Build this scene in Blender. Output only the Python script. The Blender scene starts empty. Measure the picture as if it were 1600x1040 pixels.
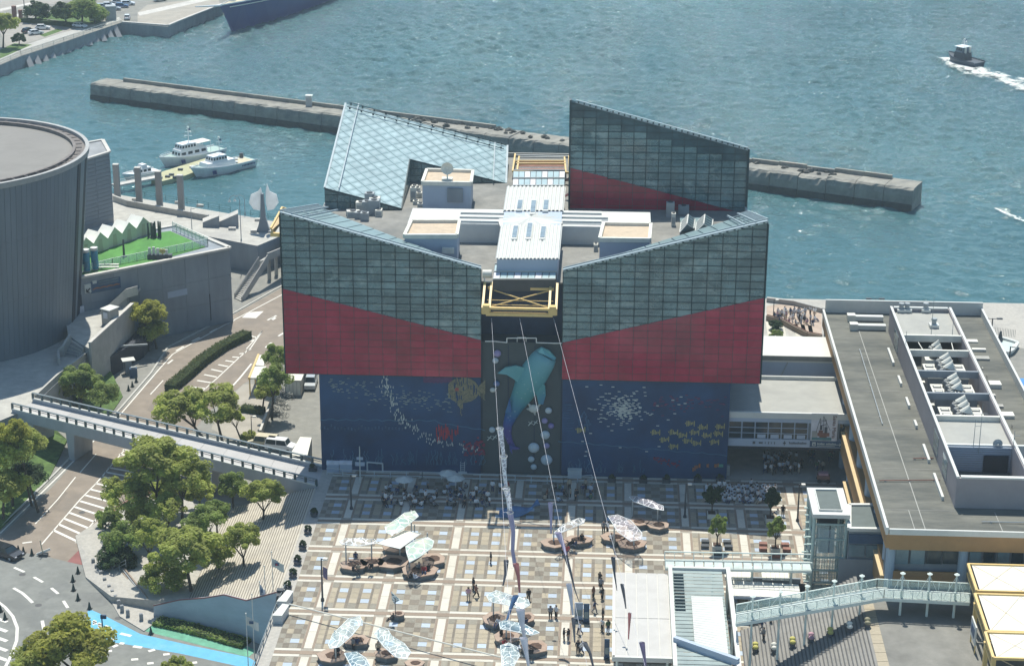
import bpy,bmesh,math,random
from mathutils import Vector,Matrix,noise
from math import sin,cos,pi,radians,sqrt,atan2
random.seed(7)
SC = bpy.context.scene
COL = SC.collection
# ---------------------------------------------------------------- camera
FPX = 3100.8
CAMPOS = Vector((0,0,112))
yd = Vector((168,-1120,FPX)).normalized()
dd = Vector((-33,8580,FPX)); dd = (dd - yd * dd.dot(yd)).normalized()
xd = dd.cross(yd).normalized()
if xd.x < 0: xd = -xd
RW = Matrix((xd,yd,-dd))            # photo-camera axes (right, down, forward) -> world
right,down,fwd = RW.col[0].copy(),RW.col[1].copy(),RW.col[2].copy()
cd = bpy.data.cameras.new('camera'); cam = bpy.data.objects.new('camera',cd); COL.objects.link(cam)
M = Matrix((right,-down,-fwd)).transposed().to_4x4(); M.translation = CAMPOS
cam.matrix_world = M
cd.sensor_width = 36; cd.lens = FPX / 1600 * 36; cd.clip_start = 1; cd.clip_end = 12000
SC.camera = cam
# ---------------------------------------------------------------- world, sun
SUN_EL,SUN_AZ = 65.0,-7.0           # azimuth measured from +Y towards +X
W = bpy.data.worlds.new('World'); SC.world = W; W.use_nodes = True
nt = W.node_tree; nt.nodes.clear()
sky = nt.nodes.new('ShaderNodeTexSky'); sky.sky_type = 'NISHITA'; sky.sun_disc = False
sky.sun_elevation = radians(SUN_EL); sky.sun_rotation = radians(SUN_AZ)
sky.air_density = 1.0; sky.dust_density = .6; sky.ozone_density = 1.5
bg = nt.nodes.new('ShaderNodeBackground'); bg.inputs[1].default_value = 0.12
wo = nt.nodes.new('ShaderNodeOutputWorld')
tint = nt.nodes.new('ShaderNodeMix'); tint.data_type = 'RGBA'; tint.blend_type = 'MULTIPLY'; tint.inputs[0].default_value = 1; tint.inputs[7].default_value = (.88,1.04,1.04,1)
nt.links.new(sky.outputs[0],tint.inputs[6]); nt.links.new(tint.outputs[2],bg.inputs[0]); nt.links.new(bg.outputs[0],wo.inputs[0])
sd = bpy.data.lights.new('sun','SUN'); sun = bpy.data.objects.new('sun',sd); COL.objects.link(sun)
sd.energy = 4.9; sd.angle = radians(0.5); sd.color = (1,.96,.86)
sv = Vector((sin(radians(SUN_AZ)) * cos(radians(SUN_EL)),cos(radians(SUN_AZ)) * cos(radians(SUN_EL)),sin(radians(SUN_EL))))
sun.rotation_euler = sv.to_track_quat('Z','Y').to_euler()
sun.location = (0,300,300)
SC.render.engine = 'CYCLES'
SC.view_settings.view_transform = 'Standard'; SC.view_settings.look = 'None'
SC.view_settings.exposure = 0.24; SC.view_settings.gamma = 1
# ---------------------------------------------------------------- photo-pixel -> place helpers
def ray(x,y): return RW @ Vector((x - 800,y - 520,FPX))
def G(x,y,z=0.0):
 d = ray(x,y); return CAMPOS + d * ((z - 112) / d.z)
def F(x,y,Y):
 d = ray(x,y); return CAMPOS + d * (Y / d.y)
def PL(x,y,p,n):
 d = ray(x,y); return CAMPOS + d * ((p - CAMPOS).dot(n) / d.dot(n))
def up(x,y,y2,z=0.0):
 "height reached at image row y2 by a vertical standing on (x,y,z)"
 g = G(x,y,z); return F(x,y2,g.y).z
# ---------------------------------------------------------------- objects
WL = {}
def wl(o): return WL.get(o.name,Vector((0,0,0))) if o else Vector((0,0,0))
def tag(o,label=None,cat=None,group=None,kind=None):
 if label: o['label'] = label
 if cat: o['category'] = cat
 if group: o['group'] = group
 if kind: o['kind'] = kind
 return o
def thing(name,label,cat,loc=(0,0,0),group=None):
 o = bpy.data.objects.new(name,None); COL.objects.link(o)
 o.location = loc; o.empty_display_size = .5; WL[o.name] = Vector(loc)
 return tag(o,label,cat,group)
def copy_tree(o,parent=None):
 c = o.copy(); COL.objects.link(c)
 if parent: c.parent = parent
 for ch in [x for x in KIDS.get(o.name,[])]:
  k = copy_tree(ch,c); KIDS.setdefault(c.name,[]).append(k)
 return c
KIDS = {}
class MB:
 def __init__(s): s.v = []; s.f = []; s.m = []
 def face(s,pts,mi=0):
  b = len(s.v); s.v += [tuple(p) for p in pts]; s.f.append(tuple(range(b,b + len(pts)))); s.m.append(mi)
 def solid(s,bot,top,mi=0,mtop=None,cap=True):
  n = len(bot); b = len(s.v); s.v += [tuple(p) for p in bot] + [tuple(p) for p in top]
  if cap: s.f.append(tuple(range(b + n - 1,b - 1,-1))); s.m.append(mi)
  s.f.append(tuple(range(b + n,b + 2 * n))); s.m.append(mi if mtop is None else mtop)
  for i in range(n):
   j = (i + 1) % n; s.f.append((b + i,b + j,b + n + j,b + n + i)); s.m.append(mi)
  return s
 def prism(s,poly,z0,z1,mi=0,mtop=None):
  a = sum(poly[i][0] * poly[(i + 1) % len(poly)][1] - poly[(i + 1) % len(poly)][0] * poly[i][1] for i in range(len(poly)))
  if a < 0: poly = poly[::-1]
  return s.solid([(p[0],p[1],z0) for p in poly],[(p[0],p[1],z1) for p in poly],mi,mtop)
 def box(s,x0,x1,y0,y1,z0,z1,mi=0,mtop=None):
  return s.prism([(x0,y0),(x1,y0),(x1,y1),(x0,y1)],z0,z1,mi,mtop)
 def cbox(s,c,sx,sy,sz,rz=0,mi=0):
  "box standing on c"
  q = []
  for a,b in ((-1,-1),(1,-1),(1,1),(-1,1)):
   x,y = a * sx / 2,b * sy / 2; q.append((c[0] + x * cos(rz) - y * sin(rz),c[1] + x * sin(rz) + y * cos(rz)))
  return s.prism(q,c[2],c[2] + sz,mi)
 def slab(s,pts,th,mi=0,mtop=None):
  "polygon in space given a thickness vector (downwards)"
  th = Vector(th); P = [Vector(p) for p in pts]
  return s.solid([p + th for p in P],P,mi,mtop)
 def tube(s,p0,p1,r0,r1=None,n=6,mi=0,cap=True):
  p0,p1 = Vector(p0),Vector(p1); r1 = r0 if r1 is None else r1
  d = p1 - p0
  if d.length < 1e-6: return s
  d.normalize(); a = d.orthogonal().normalized(); b = d.cross(a)
  q = [(a * cos(2 * pi * i / n) + b * sin(2 * pi * i / n)) for i in range(n)]
  return s.solid([p0 + k * r0 for k in q],[p1 + k * r1 for k in q],mi,None,cap)
 def beam(s,p0,p1,w,h=None,mi=0):
  "square bar; w across, h vertical"
  p0,p1 = Vector(p0),Vector(p1); h = h or w; d = (p1 - p0).normalized()
  a = d.cross(Vector((0,0,1)))
  a = Vector((1,0,0)) if a.length < 1e-4 else a.normalized()
  b = a.cross(d).normalized()
  q = [a * w / 2 + b * h / 2,-a * w / 2 + b * h / 2,-a * w / 2 - b * h / 2,a * w / 2 - b * h / 2]
  return s.solid([p0 + k for k in q],[p1 + k for k in q],mi)
 def path(s,pts,r,n=6,mi=0):
  for a,b in zip(pts[:-1],pts[1:]): s.tube(a,b,r,r,n,mi)
  return s
 def lathe(s,c,prof,n=16,mi=0,cap=True,sx=1,sy=1,a0=0,a1=2 * pi):
  b = len(s.v); full = abs(a1 - a0 - 2 * pi) < 1e-6; k = n if full else n + 1
  for r,z in prof:
   for i in range(k):
    a = a0 + (a1 - a0) * i / n; s.v.append((c[0] + r * cos(a) * sx,c[1] + r * sin(a) * sy,c[2] + z))
  for j in range(len(prof) - 1):
   for i in range(n):
    i2 = (i + 1) % k
    s.f.append((b + j * k + i,b + j * k + i2,b + (j + 1) * k + i2,b + (j + 1) * k + i)); s.m.append(mi)
  if cap and full:
   s.f.append(tuple(b + i for i in range(k - 1,-1,-1))); s.m.append(mi)
   s.f.append(tuple(b + (len(prof) - 1) * k + i for i in range(k))); s.m.append(mi)
  return s
 def ball(s,c,rx,ry=None,rz=None,n=10,m=6,mi=0):
  ry = rx if ry is None else ry; rz = rx if rz is None else rz
  prof = [(max(.02,sin(pi * j / m)),-cos(pi * j / m)) for j in range(m + 1)]
  b = len(s.v); s.lathe((0,0,0),prof,n,mi)
  for i in range(b,len(s.v)):
   x,y,z = s.v[i]; s.v[i] = (c[0] + x * rx,c[1] + y * ry,c[2] + z * rz)
  return s
 def loft(s,rings,mi=0,cap=True,close=True):
  b = len(s.v); k = len(rings[0])
  for r in rings: s.v += [tuple(p) for p in r]
  for j in range(len(rings) - 1):
   for i in range(k if close else k - 1):
    i2 = (i + 1) % k
    s.f.append((b + j * k + i,b + j * k + i2,b + (j + 1) * k + i2,b + (j + 1) * k + i)); s.m.append(mi)
  if cap and close:
   s.f.append(tuple(b + i for i in range(k - 1,-1,-1))); s.m.append(mi)
   s.f.append(tuple(b + (len(rings) - 1) * k + i for i in range(k))); s.m.append(mi)
  return s
 def mesh(s,name,mats,off=(0,0,0),smooth=False,fix=True):
  me = bpy.data.meshes.new(name)
  o = Vector(off)
  me.from_pydata([(p[0] - o.x,p[1] - o.y,p[2] - o.z) for p in s.v],[],s.f)
  mats = mats if isinstance(mats,(list,tuple)) else [mats]
  for m in mats: me.materials.append(MT[m] if isinstance(m,str) else m)
  me.polygons.foreach_set('material_index',[min(k,len(mats) - 1) for k in s.m])
  if fix and len(s.f) < 20000:
   bm = bmesh.new(); bm.from_mesh(me); bmesh.ops.remove_doubles(bm,verts=bm.verts,dist=1e-5) if smooth else None
   bmesh.ops.recalc_face_normals(bm,faces=bm.faces); bm.to_mesh(me); bm.free()
  if smooth: me.polygons.foreach_set('use_smooth',[True] * len(me.polygons))
  me.update(); return me
 def build(s,name,mats,parent=None,smooth=False,loc=None,fix=True):
  base = wl(parent) if parent else (Vector(loc) if loc is not None else Vector((0,0,0)))
  me = s.mesh(name,mats,base,smooth,fix)
  o = bpy.data.objects.new(name,me); COL.objects.link(o)
  if parent: o.parent = parent; WL[o.name] = base; KIDS.setdefault(parent.name,[]).append(o)
  else: o.location = base; WL[o.name] = base
  return o
def inst(name,me,parent,loc=(0,0,0),rz=0,scale=1):
 "another part that shares a mesh"
 o = bpy.data.objects.new(name,me); COL.objects.link(o); o.parent = parent
 o.location = Vector(loc) - wl(parent); o.rotation_euler.z = rz
 if scale != 1: o.scale = scale if isinstance(scale,(tuple,list)) else (scale,) * 3
 KIDS.setdefault(parent.name,[]).append(o); return o
def clip(poly,a,b,c):
 "keep a*u+b*v+c >= 0"
 out = []
 for i in range(len(poly)):
  p,q = poly[i],poly[(i + 1) % len(poly)]
  dp,dq = a * p[0] + b * p[1] + c,a * q[0] + b * q[1] + c
  if dp >= 0: out.append(p)
  if (dp >= 0) != (dq >= 0):
   t = dp / (dp - dq); out.append((p[0] + (q[0] - p[0]) * t,p[1] + (q[1] - p[1]) * t))
 return out
def area(p): return abs(sum(p[i][0] * p[(i + 1) % len(p)][1] - p[(i + 1) % len(p)][0] * p[i][1] for i in range(len(p)))) / 2 if len(p) > 2 else 0
# ---------------------------------------------------------------- materials
MT = {}
def mat(name,col,rough=.7,metal=0,var=.12,scale=1.0,bump=0.0,stain=None,spec=.5,stretch=(1,1,1),detail=6,wave=None,island=0,obj=0,alpha=1,trans=0,coat=0,col2=None):
 m = bpy.data.materials.new(name); m.use_nodes = True; MT[name] = m
 N = m.node_tree.nodes; L = m.node_tree.links; p = N['Principled BSDF']
 p.inputs['Roughness'].default_value = rough; p.inputs['Metallic'].default_value = metal
 p.inputs['Specular IOR Level'].default_value = spec
 p.inputs['Coat Weight'].default_value = coat
 p.inputs['Alpha'].default_value = alpha; p.inputs['Transmission Weight'].default_value = trans
 tc = N.new('ShaderNodeTexCoord'); mp = N.new('ShaderNodeMapping'); mp.inputs['Scale'].default_value = stretch
 L.new(tc.outputs['Object'],mp.inputs[0])
 n = N.new('ShaderNodeTexNoise'); n.inputs['Scale'].default_value = scale; n.inputs['Detail'].default_value = detail; n.inputs['Roughness'].default_value = .62
 L.new(mp.outputs[0],n.inputs['Vector'])
 rp = N.new('ShaderNodeValToRGB'); L.new(n.outputs['Fac'],rp.inputs[0])
 lo = [max(0,c * (1 - var * 1.6)) for c in col]; hi = [min(1,c * (1 + var * 1.3)) for c in (col2 or col)]
 rp.color_ramp.elements[0].position = .3; rp.color_ramp.elements[1].position = .7
 rp.color_ramp.elements[0].color = (*lo,1); rp.color_ramp.elements[1].color = (*hi,1)
 out = rp.outputs[0]
 if stain:   # second, larger pattern: (colour, scale, threshold, softness)
  n2 = N.new('ShaderNodeTexNoise'); n2.inputs['Scale'].default_value = stain[1]; n2.inputs['Detail'].default_value = 8; n2.inputs['Roughness'].default_value = .7
  L.new(mp.outputs[0],n2.inputs['Vector'])
  r2 = N.new('ShaderNodeMapRange'); r2.inputs[1].default_value = stain[2]; r2.inputs[2].default_value = stain[2] + stain[3]; L.new(n2.outputs['Fac'],r2.inputs[0])
  mx = N.new('ShaderNodeMix'); mx.data_type = 'RGBA'; L.new(r2.outputs[0],mx.inputs[0]); L.new(out,mx.inputs[6]); mx.inputs[7].default_value = (*stain[0],1)
  out = mx.outputs[2]
 if island or obj:
  if island:
   g = N.new('ShaderNodeNewGeometry'); rnd = g.outputs['Random Per Island']; am = island
  else:
   g = N.new('ShaderNodeObjectInfo'); rnd = g.outputs['Random']; am = obj
  r3 = N.new('ShaderNodeMapRange'); r3.inputs[3].default_value = 1 - am; r3.inputs[4].default_value = 1 + am; L.new(rnd,r3.inputs[0])
  hs = N.new('ShaderNodeHueSaturation'); L.new(r3.outputs[0],hs.inputs['Value']); L.new(out,hs.inputs['Color']); out = hs.outputs[0]
 L.new(out,p.inputs['Base Color'])
 if wave:    # ribs: (axis, scale, depth)
  w = N.new('ShaderNodeTexWave'); w.bands_direction = wave[0]; w.inputs['Scale'].default_value = wave[1]; w.inputs['Distortion'].default_value = 0
  L.new(tc.outputs['Object'],w.inputs[0])
  b = N.new('ShaderNodeBump'); b.inputs['Distance'].default_value = wave[2]; L.new(w.outputs['Fac'],b.inputs['Height']); L.new(b.outputs[0],p.inputs['Normal'])
 elif bump:
  n4 = N.new('ShaderNodeTexNoise'); n4.inputs['Scale'].default_value = scale * 5; n4.inputs['Detail'].default_value = 5; L.new(mp.outputs[0],n4.inputs['Vector'])
  b = N.new('ShaderNodeBump'); b.inputs['Distance'].default_value = bump; L.new(n4.outputs['Fac'],b.inputs['Height']); L.new(b.outputs[0],p.inputs['Normal'])
 return m
mat('concrete',(.40,.39,.36),.85,scale=.5,bump=.02,stain=((.24,.24,.23),.12,.5,.25))
mat('concrete_light',(.52,.50,.46),.85,scale=.8,bump=.01,stain=((.38,.37,.35),.2,.52,.2))
mat('concrete_dark',(.27,.28,.29),.85,scale=.5,bump=.02,stain=((.15,.16,.17),.15,.5,.25),stretch=(1,1,.4))
mat('wall_blue_grey',(.25,.28,.31),.8,scale=.3,stain=((.19,.22,.25),.1,.5,.2),stretch=(1,1,.3))
mat('deck',(.42,.41,.37),.85,scale=.6,bump=.01,stain=((.33,.32,.30),.1,.48,.2))
mat('white_paint',(.74,.74,.70),.5,scale=1.5,var=.05,stain=((.60,.60,.56),.7,.58,.2))
mat('road_paint',(.68,.66,.60),.7,scale=6,var=.08,stain=((.40,.37,.34),1.5,.60,.15))
mat('off_white',(.66,.65,.58),.6,scale=1,var=.07,stain=((.5,.48,.42),.4,.58,.2))
mat('cream',(.72,.69,.52),.7,var=.05)
mat('asphalt',(.20,.205,.19),.9,scale=.8,var=.10,bump=.01,stain=((.155,.16,.15),.09,.5,.12))
mat('asphalt_brown',(.245,.205,.165),.9,scale=.5,var=.10,stain=((.19,.165,.14),.15,.5,.2))
mat('asphalt_pale',(.235,.23,.205),.9,scale=.8,var=.1,stain=((.17,.17,.16),.15,.5,.2))
mat('asphalt_red',(.24,.10,.09),.9,scale=1,var=.12)
mat('lane_blue',(.11,.39,.60),.75,scale=1,var=.06,stain=((.20,.44,.58),.35,.5,.25))
mat('lane_green',(.12,.34,.23),.8,scale=1,var=.15)
mat('pave',(.40,.38,.34),.85,scale=2,var=.1,stain=((.30,.29,.27),.3,.52,.2))
mat('kerb',(.45,.44,.40),.85,scale=2)
mat('tile_white',(.57,.54,.46),.8,scale=3,var=.05,stain=((.43,.41,.355),.35,.52,.25),obj=.05)
mat('tile_brown',(.27,.21,.16),.85,scale=3,var=.08,obj=.08)
mat('tile_taupe',(.20,.172,.135),.85,scale=3,var=.1,stain=((.17,.15,.125),.18,.52,.25),island=.14)
mat('tile_beige',(.37,.32,.235),.85,scale=3,var=.08,stain=((.34,.30,.235),.18,.52,.25),island=.10)
mat('tile_grey',(.265,.245,.20),.85,scale=3,var=.1,island=.12)
mat('tile_blue',(.39,.46,.54),.45,scale=3,var=.05,obj=.08)
mat('tile_joint',(.33,.30,.25),.9,scale=3,var=.12)
mat('roof_grey',(.235,.23,.21),.9,scale=.45,var=.14,detail=10,stain=((.14,.145,.14),.14,.48,.22),bump=.02)
mat('roof_dark',(.15,.15,.128),.9,scale=.9,var=.14,detail=10,stain=((.075,.08,.072),.13,.46,.16),stretch=(.35,1,1))
mat('roof_pale',(.36,.36,.33),.9,scale=.5,var=.05,stain=((.31,.31,.29),.2,.5,.2))
mat('sand_roof',(.52,.42,.31),.9,scale=1.2,var=.08,stain=((.40,.33,.26),.4,.55,.2))
mat('service_wall',(.38,.45,.55),.6,scale=.3,var=.04)
mat('service_wall_pale',(.40,.46,.50),.7,scale=.4,var=.05,stain=((.34,.4,.44),.3,.5,.2),stretch=(1,1,3))
mat('tile_beige_step',(.50,.46,.38),.85,scale=.8,var=.08,stain=((.40,.37,.32),.3,.5,.2))
mat('white_metal',(.60,.605,.57),.45,scale=.8,var=.04,stain=((.66,.65,.6),.3,.6,.2))
mat('skylight_glass',(.22,.27,.30),.15,scale=1,var=.2)
mat('mint',(.66,.73,.68),.5,scale=1,var=.05)
mat('mint_glass',(.54,.61,.58),.2,scale=.6,var=.12)
mat('ochre',(.36,.21,.09),.75,scale=.6,var=.06,stain=((.28,.17,.08),.25,.55,.25))
mat('ochre_pale',(.58,.44,.24),.6,var=.05)
mat('yellow_steel',(.70,.50,.20),.5,scale=2,var=.06,stain=((.55,.40,.2),1,.55,.2))
mat('grey_metal',(.33,.36,.37),.5,scale=1,var=.08)
mat('dark_metal',(.05,.06,.07),.5,scale=1,var=.1)
mat('black',(.02,.024,.03),.6,var=.1)
mat('rubber',(.015,.015,.017),.8,var=.1)
mat('glass_teal',(.215,.335,.345),.10,alpha=.52,scale=.22,var=.32,detail=5,stain=((.44,.55,.53),.3,.54,.12),stretch=(.9,1,1.8),obj=.14,island=.14,coat=.15)  # pale patches are painted reflections and hints of inner structure, not dirt
mat('glass_red',(.33,.013,.048),.16,scale=.3,var=.22,detail=6,stain=((.36,.045,.075),.3,.58,.3),stretch=(.8,1,.6),obj=.12,island=.12,coat=.1)
mat('mullion',(.010,.040,.050),.5,var=.1)
mat('glass_roof',(.33,.44,.45),.22,scale=.3,var=.1,island=.06,coat=.2)
mat('glass_roof_pale',(.41,.52,.53),.22,scale=.3,var=.08,island=.08,coat=.2)
mat('roof_teal',(.20,.28,.29),.35,scale=.3,var=.1,island=.05)
mat('mural_blue',(.006,.036,.112),.55,scale=.12,var=.18,stretch=(1,1,1),col2=(.010,.060,.155))
mat('mural_deep',(.012,.030,.15),.55,scale=.2,var=.2)
mat('recess_dark',(.012,.03,.075),.6,var=.15)
mat('recess_grey',(.065,.082,.088),.8,scale=.2,var=.08)
mat('fish_white',(.52,.55,.52),.6,var=.05); mat('fish_pale',(.25,.30,.30),.6,var=.05)
mat('fish_yellow',(.48,.42,.16),.6,var=.1); mat('fish_tan',(.26,.24,.15),.6,var=.15,island=.15)
mat('fish_red',(.38,.03,.05),.6,var=.1); mat('fish_orange',(.45,.16,.05),.6,var=.1)
mat('reef_purple',(.10,.04,.12),.6,var=.1)
mat('plant_line',(.06,.17,.27),.6,var=.1)
mat('drum_metal',(.165,.20,.235),.5,metal=.1,scale=.5,stretch=(1.2,1.2,.1),var=.07,wave=None,island=.07)
mat('drum_edge',(.34,.34,.33),.6,var=.08)
mat('navy_hull',(.008,.030,.17),.3,scale=.1,var=.15)
mat('boat_white',(.78,.79,.78),.35,scale=.6,var=.04)
mat('boat_deck',(.34,.46,.42),.7,scale=.6,var=.08)
mat('boat_tan',(.52,.47,.34),.8,scale=.6,var=.08)
mat('pontoon_yellow',(.44,.43,.26),.85,scale=.5,var=.12,stain=((.32,.32,.22),.4,.5,.2))
mat('window_dark',(.02,.035,.045),.1,scale=.5,var=.3)
mat('window_sky',(.16,.23,.26),.12,scale=.3,var=.25)
mat('glass_clear',(.55,.68,.66),.08,var=.05,alpha=.32)
mat('turf',(.085,.25,.055),.95,scale=.4,var=.14,stain=((.05,.155,.04),.12,.5,.15),stretch=(1,.35,1))
mat('tent_roof_lit',(.82,.82,.76),.7,scale=.5,var=.03)  # brighter than the walls: sunlit roof contrast put into the colour
mat('tent',(.62,.60,.46),.75,scale=.5,var=.04)
mat('tank_blue',(.03,.22,.34),.25,scale=.8,var=.3)
mat('wood_bench',(.36,.27,.21),.75,scale=1,var=.1,stain=((.30,.19,.13),.6,.5,.2))
mat('bench_side',(.14,.16,.17),.8,var=.1)
mat('soil',(.09,.055,.04),.95,scale=3,var=.3)
mat('bark',(.075,.06,.045),.95,scale=4,var=.3)
mat('leaf_a',(.43,.48,.12),.7,scale=.7,var=.35,island=.30)
mat('leaf_b',(.31,.40,.11),.7,scale=.7,var=.35,island=.30)
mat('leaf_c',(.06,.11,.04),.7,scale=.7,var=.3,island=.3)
mat('leaf_y',(.42,.43,.08),.7,scale=.7,var=.3,island=.28)
mat('hedge',(.11,.14,.04),.8,scale=1,var=.3,island=.3)
mat('grass',(.085,.145,.035),.95,scale=1.2,var=.3,stain=((.05,.09,.025),.5,.5,.2))
mat('skin',(.45,.28,.19),.6,var=.05); mat('hair',(.02,.015,.012),.6,var=.1)
for nm,c in dict(cl_white=(.7,.7,.7),cl_black=(.02,.022,.028),cl_navy=(.03,.05,.12),cl_grey=(.2,.21,.23),cl_red=(.35,.05,.05),cl_pale=(.45,.5,.58),cl_beige=(.42,.35,.26),cl_brown=(.16,.07,.045),cl_pink=(.5,.3,.35),cl_green=(.1,.17,.1)).items(): mat(nm,c,.85,var=.08)
for nm,c in dict(car_white=(.75,.76,.77),car_black=(.015,.02,.03),car_silver=(.42,.45,.47),car_red=(.35,.04,.04),car_blue=(.04,.09,.22)).items(): mat(nm,c,.25,var=.03,coat=.4)
mat('shark_a',(.16,.42,.46),.5,var=.06);
mat('grey_roof_edge',(.30,.37,.40),.45,var=.08)
mat('reef_red',(.22,.018,.06),.6,var=.15)
mat('reef_purple2',(.18,.05,.12),.6,var=.1)
mat('mural_reef',(.035,.09,.17),.6,var=.3)
mat('mural_dim',(.03,.10,.20),.6,var=.15)
mat('fish_green',(.10,.32,.24),.6,var=.1)
mat('sign_blue',(.03,.08,.16),.5,var=.1)
mat('tent_blue',(.05,.22,.5),.6,var=.05)
mat('fabric_purple',(.16,.13,.22),.8,var=.2); mat('fabric_dark',(.10,.105,.12),.8,var=.2); mat('fabric_red',(.45,.16,.15),.8,var=.15); mat('fabric_pale',(.62,.62,.66),.8,var=.1); mat('fabric_lilac',(.40,.36,.50),.8,var=.1); mat('fabric_blue',(.07,.16,.32),.7,var=.25)
mat('lilac_ball',(.30,.26,.46),.6,var=.12); mat('pale_ball',(.46,.54,.60),.6,var=.12); mat('violet_ball',(.17,.14,.36),.6,var=.1)
mat('rust',(.25,.12,.09),.8,var=.2)
mat('foam',(.75,.78,.74),.8,scale=.5,var=.1)

mat('black_blue',(.012,.018,.035),.6,var=.15)
mat('rust_grey',(.16,.14,.13),.7,scale=1,var=.2)
mat('roof_drum',(.23,.22,.205),.95,scale=.12,var=.10,detail=8,stain=((.19,.185,.175),.06,.5,.2),bump=.02)
mat('pillar',(.30,.29,.28),.85,scale=.6,var=.06)
mat('teal_rail',(.08,.22,.24),.5,var=.1)
mat('film_pale',(.82,.84,.85),.5,scale=1.2,var=.06,alpha=.9)
mat('bridge_deck',(.43,.42,.41),.85,scale=.5,var=.05,stain=((.37,.365,.36),.15,.5,.2),obj=.03)
mat('bridge_side',(.36,.38,.41),.8,scale=.5,var=.07,stain=((.26,.28,.31),.4,.55,.2),stretch=(1,1,.3))
mat('dark_teal',(.05,.09,.10),.5,var=.1)
mat('rail_grey',(.16,.20,.22),.45,var=.1)
mat('wall_pinkgrey',(.33,.30,.31),.75,scale=.4,var=.05)
mat('column_blue',(.30,.38,.46),.6,scale=.5,var=.05)
mat('roof_dark_green',(.105,.13,.125),.8,scale=.6,var=.1)
mat('mint_shade',(.36,.47,.45),.5,scale=1,var=.06)
mat('deck_dark',(.20,.195,.175),.9,scale=.35,var=.16,detail=10,stain=((.27,.26,.235),.15,.55,.2))
mat('stair_grey',(.25,.24,.22),.9,scale=.6,var=.12,stain=((.18,.18,.17),.3,.5,.2))
mat('fish_yellow2',(.55,.50,.14),.7,var=.15)
mat('canopy_grey',(.47,.46,.44),.7,scale=.5,var=.04,stain=((.42,.41,.39),.4,.5,.2))
mat('canopy_glass',(.33,.39,.375),.25,scale=.4,var=.1,obj=.06)
mat('cream_white',(.68,.66,.58),.6,scale=.8,var=.04)
mat('tile_terracotta',(.42,.33,.26),.85,scale=.6,var=.1)
mat('breakwater_concrete',(.27,.26,.225),.9,scale=.35,var=.16,detail=10,bump=.06,stain=((.15,.155,.15),.25,.48,.2))
mat('breakwater_rock',(.10,.10,.09),.95,scale=1,var=.3)
mat('deck_warm',(.36,.33,.28),.9,scale=.4,var=.12,stain=((.28,.27,.24),.1,.5,.2))
mat('deck_pale',(.42,.41,.38),.9,scale=.4,var=.08)
mat('asphalt_warm',(.31,.29,.26),.9,scale=.4,var=.1)
mat('tug_hull',(.03,.05,.08),.4,var=.1); mat('tug_grey',(.16,.20,.24),.5,var=.1)
mat('film_frame',(.72,.76,.76),.4,var=.05)
mat('pillar_pale',(.45,.48,.47),.5,var=.05)
mat('fence_white',(.50,.54,.56),.5,var=.05)
mat('dark_green',(.02,.045,.04),.6,var=.1)

mat('sail_white',(.85,.86,.86),.5,scale=1.2,var=.05)
for nm in ('leaf_a','leaf_b','leaf_c','leaf_y','hedge','sail_white'):      # thin leaves let some light through
 m = MT[nm]; N = m.node_tree.nodes; L = m.node_tree.links; p = N['Principled BSDF']; o = N['Material Output']
 tr = N.new('ShaderNodeBsdfTranslucent'); mx = N.new('ShaderNodeMixShader'); mx.inputs[0].default_value = .6
 L.new(p.inputs['Base Color'].links[0].from_socket,tr.inputs[0]); L.new(p.outputs[0],mx.inputs[1]); L.new(tr.outputs[0],mx.inputs[2]); L.new(mx.outputs[0],o.inputs[0])

mat('glass_dark',(.05,.10,.12),.2,scale=.4,var=.25,obj=.1,island=.1)
mat('interior_wall',(.42,.60,.62),.8,scale=.22,var=.55,detail=3,stretch=(1,1,1.6),stain=((.10,.18,.21),.13,.5,.05))
mat('interior_steel',(.82,.86,.84),.6,var=.1)

mat('tide_dark',(.045,.055,.05),.7,scale=.8,var=.25)

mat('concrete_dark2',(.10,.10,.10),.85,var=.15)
mat('asphalt_patch',(.175,.18,.17),.9,scale=1,var=.1)
mat('asphalt_brown2',(.20,.17,.14),.9,scale=1,var=.1)
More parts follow.
